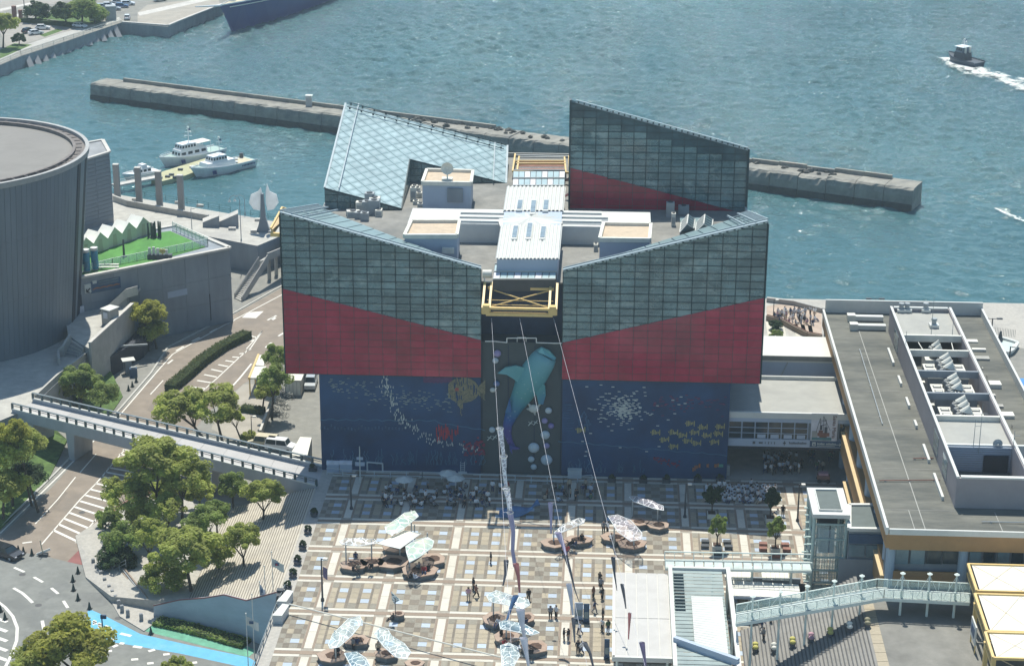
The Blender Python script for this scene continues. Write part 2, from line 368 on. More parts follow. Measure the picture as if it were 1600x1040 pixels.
# ---------------------------------------------------------------- special materials
def water_mat():
 m = bpy.data.materials.new('water'); m.use_nodes = True; MT['water'] = m
 N = m.node_tree.nodes; L = m.node_tree.links; p = N['Principled BSDF']
 p.inputs['Roughness'].default_value = .06; p.inputs['IOR'].default_value = 1.33
 tc = N.new('ShaderNodeTexCoord')
 n = N.new('ShaderNodeTexNoise'); n.inputs['Scale'].default_value = .012; n.inputs['Detail'].default_value = 5
 L.new(tc.outputs['Object'],n.inputs['Vector'])
 rp = N.new('ShaderNodeValToRGB'); rp.color_ramp.elements[0].position = .35; rp.color_ramp.elements[1].position = .68
 rp.color_ramp.elements[0].color = (.038,.105,.118,1); rp.color_ramp.elements[1].color = (.055,.138,.150,1)
 L.new(n.outputs['Fac'],rp.inputs[0]); L.new(rp.outputs[0],p.inputs['Base Color'])
 # calmness patches modulate ripple height
 h = None
 for sc,st,w,dt in ((.30,(.7,1.2,1),.2,3),(1.2,(.8,1.1,1),.28,3),(3.1,(1,1,1),.07,3)):
  mp = N.new('ShaderNodeMapping'); mp.inputs['Scale'].default_value = st; mp.inputs['Rotation'].default_value = (0,0,.35)
  L.new(tc.outputs['Object'],mp.inputs[0])
  k = N.new('ShaderNodeTexNoise'); k.inputs['Scale'].default_value = sc; k.inputs['Detail'].default_value = dt; k.inputs['Distortion'].default_value = .6
  L.new(mp.outputs[0],k.inputs['Vector'])
  mu = N.new('ShaderNodeMath'); mu.operation = 'MULTIPLY'; mu.inputs[1].default_value = w; L.new(k.outputs['Fac'],mu.inputs[0])
  if h is None: h = mu
  else:
   ad = N.new('ShaderNodeMath'); L.new(h.outputs[0],ad.inputs[0]); L.new(mu.outputs[0],ad.inputs[1]); h = ad
 c = N.new('ShaderNodeTexNoise'); c.inputs['Scale'].default_value = .018; c.inputs['Detail'].default_value = 3; L.new(tc.outputs['Object'],c.inputs['Vector'])
 cr = N.new('ShaderNodeMapRange'); cr.inputs[1].default_value = .35; cr.inputs[2].default_value = .7; cr.inputs[3].default_value = .65; cr.inputs[4].default_value = 1.15; L.new(c.outputs['Fac'],cr.inputs[0])
 # the open sea beyond the breakwater is rougher than the basin inside it
 sx = N.new('ShaderNodeSeparateXYZ'); L.new(tc.outputs['Object'],sx.inputs[0])
 ma = N.new('ShaderNodeMath'); ma.operation = 'MULTIPLY_ADD'; ma.inputs[1].default_value = .45; L.new(sx.outputs[0],ma.inputs[0]); L.new(sx.outputs[1],ma.inputs[2])
 er = N.new('ShaderNodeMapRange'); er.inputs[1].default_value = 380; er.inputs[2].default_value = 520; er.inputs[3].default_value = .6; er.inputs[4].default_value = 1.15; L.new(ma.outputs[0],er.inputs[0])
 m2 = N.new('ShaderNodeMath'); m2.operation = 'MULTIPLY'; L.new(cr.outputs[0],m2.inputs[0]); L.new(er.outputs[0],m2.inputs[1])
 b = N.new('ShaderNodeBump'); b.inputs['Distance'].default_value = 1.6; L.new(m2.outputs[0],b.inputs['Strength']); L.new(h.outputs[0],b.inputs['Height'])
 L.new(b.outputs[0],p.inputs['Normal'])
water_mat()
def foam_mat():
 m = mat('foam_wake',(.74,.77,.72),.8,var=.05); N = m.node_tree.nodes; L = m.node_tree.links; p = N['Principled BSDF']
 tc = N.new('ShaderNodeTexCoord'); mp = N.new('ShaderNodeMapping'); mp.inputs['Scale'].default_value = (.16,.5,1); mp.inputs['Rotation'].default_value = (0,0,0.0)
 L.new(tc.outputs['UV'],mp.inputs[0]); mp.inputs['Scale'].default_value = (10,3.2,1)
 n = N.new('ShaderNodeTexNoise'); n.inputs['Scale'].default_value = 1.3; n.inputs['Detail'].default_value = 8; n.inputs['Roughness'].default_value = .72; L.new(mp.outputs[0],n.inputs['Vector'])
 s = N.new('ShaderNodeSeparateXYZ'); L.new(tc.outputs['UV'],s.inputs[0])
 a = N.new('ShaderNodeMath'); a.operation = 'MULTIPLY_ADD'; a.inputs[1].default_value = .16; L.new(s.outputs[0],a.inputs[0])
 e = N.new('ShaderNodeMath'); e.operation = 'SUBTRACT'; e.inputs[1].default_value = .5; L.new(s.outputs[1],e.inputs[0])
 e2 = N.new('ShaderNodeMath'); e2.operation = 'POWER'; e2.inputs[1].default_value = 2; L.new(e.outputs[0],e2.inputs[0])
 e3 = N.new('ShaderNodeMath'); e3.operation = 'MULTIPLY_ADD'; e3.inputs[1].default_value = 1.3; e3.inputs[2].default_value = .33; L.new(e2.outputs[0],e3.inputs[0]); L.new(e3.outputs[0],a.inputs[2])
 d = N.new('ShaderNodeMath'); d.operation = 'SUBTRACT'; L.new(n.outputs['Fac'],d.inputs[0]); L.new(a.outputs[0],d.inputs[1])
 r = N.new('ShaderNodeMapRange'); r.inputs[1].default_value = -.03; r.inputs[2].default_value = .16; L.new(d.outputs[0],r.inputs[0]); L.new(r.outputs[0],p.inputs['Alpha'])
foam_mat()
def film_mat(name,cell,line,base,a0=.55,scale=1.15,lw=.045):
 m = mat(name,cell,.18,var=.05); N = m.node_tree.nodes; L = m.node_tree.links; p = N['Principled BSDF']
 tc = N.new('ShaderNodeTexCoord')
 v = N.new('ShaderNodeTexVoronoi'); v.feature = 'DISTANCE_TO_EDGE'; v.inputs['Scale'].default_value = scale; L.new(tc.outputs['Object'],v.inputs['Vector'])
 r = N.new('ShaderNodeMapRange'); r.inputs[1].default_value = lw * .7; r.inputs[2].default_value = lw; L.new(v.outputs['Distance'],r.inputs[0])
 v2 = N.new('ShaderNodeTexNoise'); v2.inputs['Scale'].default_value = scale * .7; v2.inputs['Detail'].default_value = 4; L.new(tc.outputs['Object'],v2.inputs['Vector'])
 cr = N.new('ShaderNodeValToRGB'); cr.color_ramp.elements[0].position = .35; cr.color_ramp.elements[1].position = .65
 cr.color_ramp.elements[0].color = (*cell,1); cr.color_ramp.elements[1].color = (*base,1); L.new(v2.outputs['Fac'],cr.inputs[0])
 mx = N.new('ShaderNodeMix'); mx.data_type = 'RGBA'; L.new(r.outputs[0],mx.inputs[0]); mx.inputs[6].default_value = (*line,1); L.new(cr.outputs[0],mx.inputs[7])
 L.new(mx.outputs[2],p.inputs['Base Color'])
 q = N.new('ShaderNodeMapRange'); q.inputs[3].default_value = 1; q.inputs[4].default_value = a0; L.new(r.outputs[0],q.inputs[0]); L.new(q.outputs[0],p.inputs['Alpha'])
film_mat('film_blue',(.36,.50,.54),(.86,.9,.88),(.62,.72,.72),.55)
film_mat('film_aqua',(.45,.66,.60),(.85,.88,.82),(.78,.80,.66),.75,.8,.05)
film_mat('film_dark',(.16,.28,.36),(.78,.84,.84),(.30,.42,.46),.7)
film_mat('film_clear',(.5,.55,.55),(.85,.86,.86),(.7,.72,.72),.28,1.2,.06)
film_mat('film_pink',(.55,.55,.58),(.85,.82,.84),(.7,.62,.66),.4)
film_mat('net_white',(.6,.6,.64),(.8,.8,.8),(.5,.5,.56),.55,2.2,.12)
# shark skin: teal head, blue middle, purple tail along its length (uv.x)
def shark_mat():
 m = mat('shark_skin',(.2,.4,.4),.55,var=.05); N = m.node_tree.nodes; L = m.node_tree.links; p = N['Principled BSDF']
 tc = N.new('ShaderNodeTexCoord'); s = N.new('ShaderNodeSeparateXYZ'); L.new(tc.outputs['UV'],s.inputs[0])
 r = N.new('ShaderNodeValToRGB'); e = r.color_ramp.elements
 cols = [(0,(0.158,0.374,0.432)),(0.22,(0.101,0.331,0.36)),(0.38,(0.072,0.288,0.302)),(0.5,(0.043,0.202,0.302)),(0.62,(0.018,0.094,0.302)),(0.75,(0.072,0.065,0.252)),(0.9,(0.094,0.065,0.259)),(1,(0.036,0.065,0.245))]
 e[0].color = (*cols[0][1],1); e[1].position = 1; e[1].color = (*cols[-1][1],1)
 for q,c in cols[1:-1]: k = e.new(q); k.color = (*c,1)
 L.new(s.outputs[0],r.inputs[0])
 v = N.new('ShaderNodeTexVoronoi'); v.inputs['Scale'].default_value = 1.6; L.new(tc.outputs['Object'],v.inputs['Vector'])
 q = N.new('ShaderNodeMapRange'); q.inputs[1].default_value = .12; q.inputs[2].default_value = .2; q.inputs[3].default_value = .25; q.inputs[4].default_value = 0; L.new(v.outputs['Distance'],q.inputs[0])
 mx = N.new('ShaderNodeMix'); mx.data_type = 'RGBA'; L.new(q.outputs[0],mx.inputs[0]); L.new(r.outputs[0],mx.inputs[6]); mx.inputs[7].default_value = (.5,.65,.6,1)
 L.new(mx.outputs[2],p.inputs['Base Color'])
shark_mat()
# ---------------------------------------------------------------- water and land
ZR,ZW = -5.5,-7.5
def struct(o): return tag(o,kind='structure')
import numpy as np
def sea():
 "open water: flat sheets round a patch whose waves are real relief where the camera sees them"
 X0,X1,Y0,Y1 = -230.0,170.0,285.0,700.0; dx,dy = .5,.62
 xs = np.arange(X0,X1 + dx / 2,dx); ys = np.arange(Y0,Y1 + dy / 2,dy); nx,ny = len(xs),len(ys); gx,gy = np.meshgrid(xs,ys)
 rng = np.random.default_rng(5); h = np.zeros_like(gx)
 m = np.clip(((gy + .45 * gx) - 400) / 120,0,1); amp = .55 + .6 * m       # calmer inside the basin
 pa = sum(np.sin(gx * k1 + gy * k2 + p) for k1,k2,p in ((.021,.013,1.),(-.017,.031,2.),(.043,-.022,4.),(.009,.057,.5))) / 4
 amp = amp * (1 + .35 * pa)
 for k in range(64):
  L = 1.4 * (8.5 / 1.4) ** rng.random(); th = 1.15 + rng.normal(0,.62); w = 2 * np.pi / L; a = .030 * L / np.sqrt(64) * 2.2
  ph = rng.random() * 6.28; u = gx * np.cos(th) + gy * np.sin(th); v = -gx * np.sin(th) + gy * np.cos(th)
  s_ = np.sin(w * u + ph + .9 * np.sin(v * w * .23 + ph * 3)); h += a * (s_ + .25 * np.cos(2 * (w * u + ph)))
 edge = np.minimum.reduce([(gx - X0) / 6,(X1 - gx) / 6,(gy - Y0) / 6,(Y1 - gy) / 6]); h = h * amp * np.clip(edge,0,1)
 co = np.stack([gx,gy,ZW + h],-1).reshape(-1,3)
 i = np.arange(nx * ny).reshape(ny,nx); q = np.stack([i[:-1,:-1],i[:-1,1:],i[1:,1:],i[1:,:-1]],-1).reshape(-1,4)
 o4 = [(-3500,60),(3500,60),(3500,9000),(-3500,9000)]; i4 = [(X0,Y0),(xs[-1],Y0),(xs[-1],ys[-1]),(X0,ys[-1])]
 n0 = len(co); co = np.vstack([co,[(x,y,ZW) for x,y in o4 + i4]])
 ring = [(n0 + k,n0 + (k + 1) % 4,n0 + 4 + (k + 1) % 4,n0 + 4 + k) for k in range(4)]
 q = np.vstack([q,ring]); me = bpy.data.meshes.new('water'); me.vertices.add(len(co)); me.vertices.foreach_set('co',co.ravel())
 me.loops.add(q.size); me.loops.foreach_set('vertex_index',q.ravel().astype(np.int32)); me.polygons.add(len(q)); me.polygons.foreach_set('loop_start',np.arange(0,q.size,4,dtype=np.int32))
 me.polygons.foreach_set('use_smooth',np.ones(len(q),bool)); me.update(calc_edges=True); me.materials.append(MT['water'])
 o = bpy.data.objects.new('water',me); COL.objects.link(o); return struct(o)
sea()
b = MB(); b.face([(-3500,60,ZW - 14),(3500,60,ZW - 14),(3500,9000,ZW - 14),(-3500,9000,ZW - 14)]); struct(b.build('sea_bed','black'))
xy = lambda v: (v[0],v[1])
def gp(px,z): return [xy(G(a,c,z)) for a,c in px]
coastL = gp([(120,294),(190,305),(360,334),(392,339),(446,349)],0)
coastR = gp([(1196,471),(1285,489),(1420,500),(1525,521),(1600,548),(1700,600)],0)
land = [(-320,90)] + [(-320,470)] + [(-150,420)] + coastL + [(-30,352),(25,345)] + coastR + [(120,90)]
b = MB(); b.prism(land,ZW - 6,ZR); struct(b.build('ground',['concrete','asphalt_pale'][0:2][::-1] if 0 else 'asphalt_pale'))
# harbour promenade (z=0) on the left, behind the road
deckL = [(-320,470),(-150,420)] + coastL + [(-52,357)] + gp([(440,366),(402,384),(360,372),(250,330)],0)
cornerA,cornerB = G(402,384,0),G(440,366,0)
deckL = [(-320,470),(-150,420)] + coastL + [(-44,352),(-44,332),(-52,338),xy(G(445,366,0)),xy(cornerA),xy(G(318,368,0)),xy(G(150,400,0)),(-130,330),(-320,330)]
b = MB(); b.prism(deckL,ZR - .5,0,0,1); struct(b.build('harbour_promenade',['wall_blue_grey','deck']))
# sea wall facing under coast
# right-hand and plaza platform
platR = [(-38.9,120),(-38.9,252),(-38.9,252.2),(17,252.2),(17,330)] + [(24,343)] + coastR + [(120,90),(33,90)]
b = MB(); b.prism(platR,ZR - .5,-.02,0,1); struct(b.build('plaza',['concrete','tile_joint']))
plaza = bpy.data.objects['plaza']
# ---------------------------------------------------------------- plaza paving
CX = [-40.6,-33.45,-26.0,-18.55,-11.15,-3.9,3.6,11.1,18.46,25.6,32.9]
RY = [183.5,192.0,200.4,210.4,219.05,227.3,235.6,243.2,250.9]
mb = dict(taupe=MB(),beige=MB(),grey=MB(),brown=MB())
blueme = None; stripes = []
XL,XR_ = -37.2,33.0
def flat(b,x0,x1,y0,y1,z,mi=0):
 if x1 > x0 and y1 > y0: b.face([(x0,y0,z),(x1,y0,z),(x1,y1,z),(x0,y1,z)],mi)
def inrect(x0,x1): return max(x0,XL),min(x1,XR_)
# vertical pale stripes, brown edges, crossings
def stripe_obj(x0,x1,y0,y1,m,name='paving_slab',z=.004):
 x0,x1 = inrect(x0,x1)
 if x1 - x0 < .05: return
 b = MB(); b.box(x0,x1,y0,y1,-.05,z); o = b.build(name,m,plaza); return o
for i,cx in enumerate(CX):
 for j in range(len(RY) - 1):
  y0,y1 = RY[j] + 1.0,RY[j + 1] - 1.0
  if y1 < 196: continue
  n = 2; st = (y1 - y0) / n
  for k in range(n): stripe_obj(cx - .46,cx + .46,y0 + st * k + .02,y0 + st * (k + 1) - .02,'tile_white')
  for s in (-1,1):
   a,c = inrect(cx + s * .62 - .13,cx + s * .62 + .13); flat(mb['brown'],a,c,y0,y1,.002)
 for j,ry in enumerate(RY):
  if ry > 196: stripe_obj(cx - .75,cx + .75,ry - .42,ry + .42,'tile_brown','crossing_slab')
for j,ry in enumerate(RY):
 if ry < 196: continue
 for i in range(len(CX) - 1):
  x0,x1 = CX[i] + .75,CX[i + 1] - .75
  flat(mb['brown'],*inrect(x0,x1),ry - .36,ry + .36,.002)
  for s in (-1,1):
   stripe_obj(x0,x1,ry + s * .68 - .27,ry + s * .68 + .27,'tile_white')
BW,BD = 1.02,.98
bb = MB(); bb.box(-BW / 2,BW / 2,-BD / 2,BD / 2,-.05,.006); BLUE = bb.mesh('glass_paver','tile_blue')
random.seed(3)
for i in range(len(CX) - 1):
 for j in range(len(RY) - 1):
  x0,x1,y0,y1 = CX[i] + .78,CX[i + 1] - .78,RY[j] + 1.0,RY[j + 1] - 1.0
  if y1 < 196: continue
  w,d = x1 - x0,y1 - y0; tall = d > 7
  if i % 2 == 0:   # type A, chequer of greys
   us = [0,.09,.26,.40,.60,.74,.91,1]; nr = 7 if tall else 5
   vs = [k / nr for k in range(nr + 1)]
   for a in range(7):
    for c in range(nr):
     odd = (a % 2 == 1)
     key = 'taupe' if (a + c) % 2 == 0 else ('beige' if not odd else 'grey')
     if odd and c % 2 == 1: key = 'taupe'
     if not odd and c % 2 == 1: key = 'beige' if (a // 2 + c // 2) % 2 else 'grey'
     X0,X1,Y0,Y1 = x0 + us[a] * w,x0 + us[a + 1] * w,y0 + vs[c] * d,y0 + vs[c + 1] * d
     X0,X1 = inrect(X0,X1)
     flat(mb[key],X0 + .015,X1 - .015,Y0 + .015,Y1 - .015,.001)
   pos = [(.175,1.5 / nr),(.825,1.5 / nr),(.175,1 - 1.5 / nr),(.825,1 - 1.5 / nr)]
  else:            # type B, beige squares between grey bands
   us = [0,.13,.30,.39,.61,.70,.87,1]; us = [0,.12,.17,.35,.42,.58,.65,.83,.88,1]
   nr = 7 if tall else 5
   vs = [k / nr for k in range(nr + 1)]
   for a in range(9):
    for c in range(nr):
     key = 'beige' if (a % 2 == 0) else 'taupe'
     if a % 2 == 0 and c in (0,nr - 1): key = 'grey'
     if a in (2,6) : key = 'beige'
     X0,X1 = inrect(x0 + us[a] * w,x0 + us[a + 1] * w)
     Y0,Y1 = y0 + vs[c] * d,y0 + vs[c + 1] * d
     flat(mb[key],X0 + .015,X1 - .015,Y0 + .05,Y1 - .02,.001)
   pos = [(.26,1.5 / nr),(.74,1.5 / nr),(.26,1 - 1.5 / nr),(.74,1 - 1.5 / nr)]
  for u,v_ in pos:
   x,y = x0 + u * w,y0 + v_ * d
   if XL + .5 < x < XR_ - .5: inst('glass_paver',BLUE,plaza,(x,y,0))
for k,b in mb.items():
 if b.f: tag(b.build('paving_tiles',dict(taupe='tile_taupe',beige='tile_beige',grey='tile_grey',brown='tile_brown')[k],plaza,fix=False),kind='stuff')
# pale border on the left of the plaza, deck paving behind the market building on the right
def sheet(name,px,z,m,parent=None,pre=None,z_off=0):
 pts = pre or [G(a,c,z) for a,c in px]
 b = MB(); b.face([(p[0],p[1],z + z_off) for p in pts]); o = b.build(name,m,parent)
 a = o.data.polygons[0].normal.z
 if a < 0: o.data.flip_normals()
 if not parent: struct(o)
 return o
b = MB(); b.box(-38.9,-37.2,120,252,-.05,.006); struct(b.build('plaza_border','pave'))
sheet('market_forecourt',None,0,'pave',pre=[(33,196),(33,330),(100,330),(100,196)],z_off=-.012)
sheet('waterside_walk',None,0,'deck',pre=[(17.2,252.3),(33,252.3),(33,330),(17.2,330)],z_off=-.006)
# far bank upper left
FB = -4.2
far = gp([(0,102),(33,88),(100,66),(188,36),(200,37),(262,42),(276,36),(345,8),(400,-30),(440,-90)],FB)
far = [(-700,420)] + [far[0]] + far[1:] + [(-120,1400),(-900,1400)]
b = MB(); b.prism(far,ZW - 6,FB,0,1); struct(b.build('far_quay',['concrete_dark','asphalt_pale']))
# ---------------------------------------------------------------- roads on the lower level (z = -5.5)
R = ZR
def rs(name,px,m,k=1,z=R): return sheet(name,px,z,m,z_off=.004 * k)
rs('road',[(-60,900),(0,838),(40,800),(80,762),(190,640),(240,590),(262,547),(350,500),(445,447),(470,470),(470,560),(445,560),(380,600),(330,640),(260,720),(190,800),(135,884),(60,868),(0,862)],'asphalt_brown',1)
rs('roundabout',[(-120,845),(0,858),(60,866),(135,884),(150,900),(185,952),(240,985),(395,1045),(420,1100),(-150,1150)],'asphalt',2)
rs('bus_lane',[(105,877),(150,832),(190,818),(140,886),(137,884)],'asphalt_red',3)
rs('bus_lane',[(150,832),(170,800),(215,770),(245,760),(190,818)],'asphalt_red',3)
rs('blue_lane',[(138,950),(131,985),(180,1003),(280,1020),(372,1040),(420,1060),(430,1050),(388,1026),(300,1008),(220,990),(165,962)],'lane_blue',3)
rs('green_lane',[(205,970),(225,985),(300,1004),(388,1026),(400,1016),(385,1008),(300,990),(240,975)],'lane_green',3)
def line(pts,w,k=4,m='road_paint',z=R,dash=None,name='lane_marking'):
 P = [G(a,c,z) for a,c in pts]; b = MB()
 segs = list(zip(P[:-1],P[1:]))
 for p,q in segs:
  d = q - p; Ln = d.length; d.normalize(); n = Vector((-d.y,d.x,0)) * w / 2
  t = 0
  while t < Ln:
   e = min(Ln,t + (dash[0] if dash else Ln))
   a,c = p + d * t,p + d * e
   zz = z + .004 * k
   b.face([(a.x - n.x,a.y - n.y,zz),(c.x - n.x,c.y - n.y,zz),(c.x + n.x,c.y + n.y,zz),(a.x + n.x,a.y + n.y,zz)])
   t = e + (dash[1] if dash else 1)
 return struct(b.build(name,m,fix=True))
line([(55,818),(90,780),(118,745)],.18); line([(125,738),(150,709)],.18); line([(235,616),(255,594)],.2)
for a in ([(262,568),(270,562)],[(275,548),(287,541)],[(300,533),(312,527)],[(328,519),(340,513)],[(355,506),(366,500)],[(35,808 + 40),(50,846)]): line(a,.35)
line([(0,833),(90,745),(190,645),(250,575),(270,553),(352,507),(445,458)],.22,4)
line([(65,850),(125,780),(150,755),(195,702)],.2); line([(118,847),(160,800),(190,770),(215,745)],.2)
for i in range(9):      # hatched area between the two roads
 t = i / 8; a = (84 + (150 - 84) * t,828 + (755 - 828) * t); c = (120 + (196 - 120) * t,845 + (765 - 845) * t)
 line([a,c],.45)
for i in range(7):
 t = i / 6; a = (158 + (192 - 158) * t,744 + (702 - 744) * t); c = (200 + (228 - 200) * t,752 + (708 - 752) * t)
 line([a,c],.45)
line([(117,847),(160,848)],.3)
for i in range(10):     # ghost island between the hedge and the right lane
 t = i / 9; a = (286 + (385 - 286) * t,614 + (548 - 614) * t - 8 * sin(pi * t)); c = (312 + (392 - 312) * t,616 + (545 - 616) * t - 4 * sin(pi * t))
 line([a,c],.4)
line([(290,620),(315,612),(340,590),(372,560),(392,543),(410,517)],.2); line([(385,545),(410,517)],.2)
for a in ([(392,533),(397,530)],[(388,524),(402,527)]): line(a,.4)
line([(355,612),(375,590),(393,568)],.3)
for a in ([(415,543),(424,535)],[(435,525),(443,520)],[(418,500),(432,493)]): line(a,.4)
rs('lane_marking',[(378,496),(388,488),(412,486),(400,497)],'road_paint',4); rs('lane_marking',[(422,498),(428,495),(432,497),(427,500)],'road_paint',4)
# roundabout dashes and arc
for a in ([(22,886),(38,893)],[(53,901),(67,909)],[(80,918),(91,927)],[(99,938),(106,949)],[(111,959),(114,972)],[(115,984),(115,992)]): line(a,.38)
line([(21,918),(35,926),(45,935),(51,941)],.4); line([(66,969),(69,985),(68,999)],.4)
line([(-5,938),(8,948),(20,962),(27,980),(26,1000),(18,1022),(8,1042)],.38)
for i in range(6):
 y = 970 + i * 15; line([(-6,y - 5),(11,y + 1)],.55)
for a in ([(140,985),(146,986)],[(150,992),(158,993)],[(168,998),(178,999)],[(187,1004),(194,1005)],[(208,1009),(222,1011)],[(232,1017),(242,1014)],[(255,1022),(265,1021)],[(280,1028),(288,1027)],[(300,1035),(308,1034)],[(165,1017),(175,1016)],[(205,1030),(216,1029)],[(176,1010),(184,1007)],[(188,989),(205,993)],[(230,1036),(240,1035)]): line(a,.5,5)
# painted road writing on the blue lane (bus lane characters as blocks of strokes)
def glyph(x,y,s):
 for dx,dy,ex,ey in ((0,0,7,2),(1,3,6,4.5),(3,-2,2,6),(5,-1,7,5)): line([(x + dx * s,y + dy * s),(x + ex * s,y + ey * s)],.22,5,name='lane_writing')
glyph(144,970,1); glyph(152,974,1); glyph(163,978,1); glyph(168,981,1)
line([(152,828),(160,840 - 8)],.3,5); line([(156,836),(163,826)],.3,5)
# edge of the road: kerbs
def kerb(pts,z=R,w=.3,h=.14,name='kerb',m='kerb'):
 b = MB(); P = [G(a,c,z) for a,c in pts]
 for p,q in zip(P[:-1],P[1:]): b.beam(p + Vector((0,0,h / 2)),q + Vector((0,0,h / 2)),w,h)
 return struct(b.build(name,m))
kerb([(-5,828),(40,785),(88,738),(130,694)]); kerb([(165,662),(190,636),(236,583),(262,543),(352,497),(445,444)])
# pavement with bollards on the right of the roundabout
def raised(name,px,z0,z1,m,mt=None):
 b = MB(); b.prism(gp(px,z1),z0,z1,0,1 if mt else None); return struct(b.build(name,[m] + ([mt] if mt else [])))
raised('pavement',[(137,885),(152,868),(170,840),(192,812),(230,775),(300,780),(330,850),(300,930),(245,970),(225,985),(187,962),(160,915),(146,895)],R,R + .13,'kerb','pave')
rs('verge',[(240,968),(300,980),(386,1004),(396,998),(300,968),(245,955)],'grass',8)
# grassy bank at the left under the trees
b = MB(); pts0 = [G(a,c,R) for a,c in [(-60,830),(0,828),(78,745),(105,690),(40,660),(-60,640)]]
zt = [R + .1,R + .1,R + .1,R + .4,R + 3.5,R + 4]
b.solid([(p.x,p.y,R - .3) for p in pts0],[(p.x,p.y,z) for p,z in zip(pts0,zt)]); struct(b.build('grass_bank','grass'))
b = MB(); pts0 = [G(a,c,R) for a,c in [(150,655),(168,655),(192,620),(175,590),(130,575),(100,620)]]
zt = [R + .3,R + .15,R + .15,R + 1,R + 2.5,R + 2.5]
b.solid([(p.x,p.y,R - .3) for p in pts0],[(p.x,p.y,z) for p,z in zip(pts0,zt)]); struct(b.build('grass_bank','grass'))
raised('pavement',[(-60,840),(-5,826),(30,793),(60,762),(48,752),(0,800),(-60,830)],R,R + .12,'kerb','pave')
# ---- terrace with ribbed steps between plaza and trees
def zs(x):   # profile of the slope down from the plaza edge
 return max(-3.6,(x + 39.2) * .30) if x > -51 else -3.6 - (-51 - x) * .08
ys_ = lambda x: 214.6 + max(0,(-44 - x)) * .42
b = MB(); n = 34; rb = MB()
for i in range(n):
 x1 = -38.9 - i * .36; x0 = x1 - .36; z = zs(x1) - .03
 b.box(x0,x1,ys_(x1),246,R - .2,z,0)
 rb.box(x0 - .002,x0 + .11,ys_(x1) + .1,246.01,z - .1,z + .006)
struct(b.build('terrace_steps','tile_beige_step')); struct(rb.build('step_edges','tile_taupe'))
b = MB(); q = [(-51.1,218.5),(-51.1,246),(-66,252),(-71,240),(-66.5,228),(-61.5,221.5)]
b.solid([(x,y,R - .2) for x,y in q],[(x,y,-3.68 if x > -52 else (-4.6 if x > -65 else R + .2)) for x,y in q]); struct(b.build('tree_terrace','pave'))
# retaining wall at the near end of the terrace
wall = thing('retaining_wall','pale grey wedge-shaped retaining wall below the trees, red kerb line on its top','wall',G(395,1000,R))
tops = [(240,946),(280,937),(320,934),(350,929),(385,938),(432,925)]
bots = [(240,962),(280,970),(320,980),(350,987),(385,998),(425,1012)]
B0 = [G(a,c,R) for a,c in bots]; T0 = [F(t[0],t[1],g.y) for t,g in zip(tops,B0)]
for p,q,t,u in zip(B0[:-1],B0[1:],T0[:-1],T0[1:]):
 nrm = Vector((0,.35,0)); b = MB()
 b.solid([p,q,q + nrm,p + nrm],[t,u,u + nrm,t + nrm]); b.build('wall_panel','service_wall_pale',wall)
b = MB(); b.path([t + Vector((0,-.02,.06)) for t in T0],.09,5); b.build('coping','asphalt_red',wall)
# dark stair from terrace to pavement
st = thing('outdoor_stair','dark brown stepped stair with handrail beside the row of bollards','stair',G(200,920,R))
A_,B_ = G(178,900,R),G(212,944,R); C_,D_ = G(196,888,R + 1.3),G(234,936,R + 1.3)
for i in range(7):
 t = i / 7; u = (i + 1) / 7; b = MB()
 # treads run along A-B, stepping towards C-D
 p0,p1 = A_.lerp(C_,t),B_.lerp(D_,t); q0,q1 = A_.lerp(C_,u),B_.lerp(D_,u); z = R + .14 + 1.2 * u
 b.prism([(p0.x,p0.y),(p1.x,p1.y),(q1.x,q1.y),(q0.x,q0.y)],R,z); b.build('step','concrete_dark' if i % 2 else 'tile_brown',st)
b = MB(); a,c = G(177,896,R + .2),G(197,885,R + 1.5)
for q in (0,1): b.tube(a + Vector((0,0,.5 + .5 * q)),c + Vector((0,0,.5 + .5 * q)),.04)
for k in (0,.5,1): b.tube(a.lerp(c,k),a.lerp(c,k) + Vector((0,0,1)),.04)
b.build('handrail','grey_metal',st)

for px in ([(60,925),(100,905),(112,915),(72,938)],[(90,960),(135,955),(136,975),(92,985)],[(40,990),(60,1010),(50,1030),(30,1012)],[(120,925),(160,925),(170,945),(130,950)]): rs('asphalt_patch',px,'asphalt_patch',2.5)
for px in ([(230,640),(262,600),(268,606),(238,645)],[(60,810),(100,765),(106,770),(66,815)],[(330,545),(360,528),(364,533),(334,551)]): rs('asphalt_patch',px,'asphalt_brown2',2.5)
for a,c in ((35,897),(46,996),(185,965),(60,945),(250,570),(128,800)):
 g_ = G(a,c,R); b = MB(); b.face([(g_.x + cos(k * pi / 6) * .45,g_.y + sin(k * pi / 6) * .45,R + .018) for k in range(12)]); struct(b.build('manhole_cover','concrete_dark2'))
# ---------------------------------------------------------------- the aquarium
random.seed(11)
YF = 252.0
aq = thing('aquarium_building','aquarium hall with four teal glass wings, red bands and a blue sea mural below','aquarium',(-11.2,270,0))
ZT = 27.8
# body
b = MB(); b.box(-38.7,-16.75,YF + .45,320,ZR - .2,14.3); b.box(-5.6,17.0,YF + .45,320,ZR - .2,14.3)
b.box(-16.75,-5.6,YF + .6,320,ZR - .2,19.4); b.build('lower_body','mural_deep',aq)
b = MB(); b.box(-42.3,-16.9,YF + .9,318,14.5,ZT - .3); b.box(-5.5,20.6,YF + .9,318,14.5,ZT - .3)
b.box(-16.9,-5.5,YF + 3.2,318,19.5,ZT - .3); b.build('upper_body','recess_dark',aq)
b = MB(); b.box(-42.3,20.6,YF + .9,318,ZT - .28,ZT); b.build('roof_deck','roof_grey',aq)
b = MB(); b.box(-42.6,-42.3,267,287,ZT - .5,ZT + .8); b.box(-42.4,20.6,318,318.3,ZT - .4,ZT + .7); b.box(20.6,20.9,266,289,ZT - .4,ZT + .8); b.build('parapet','concrete',aq)
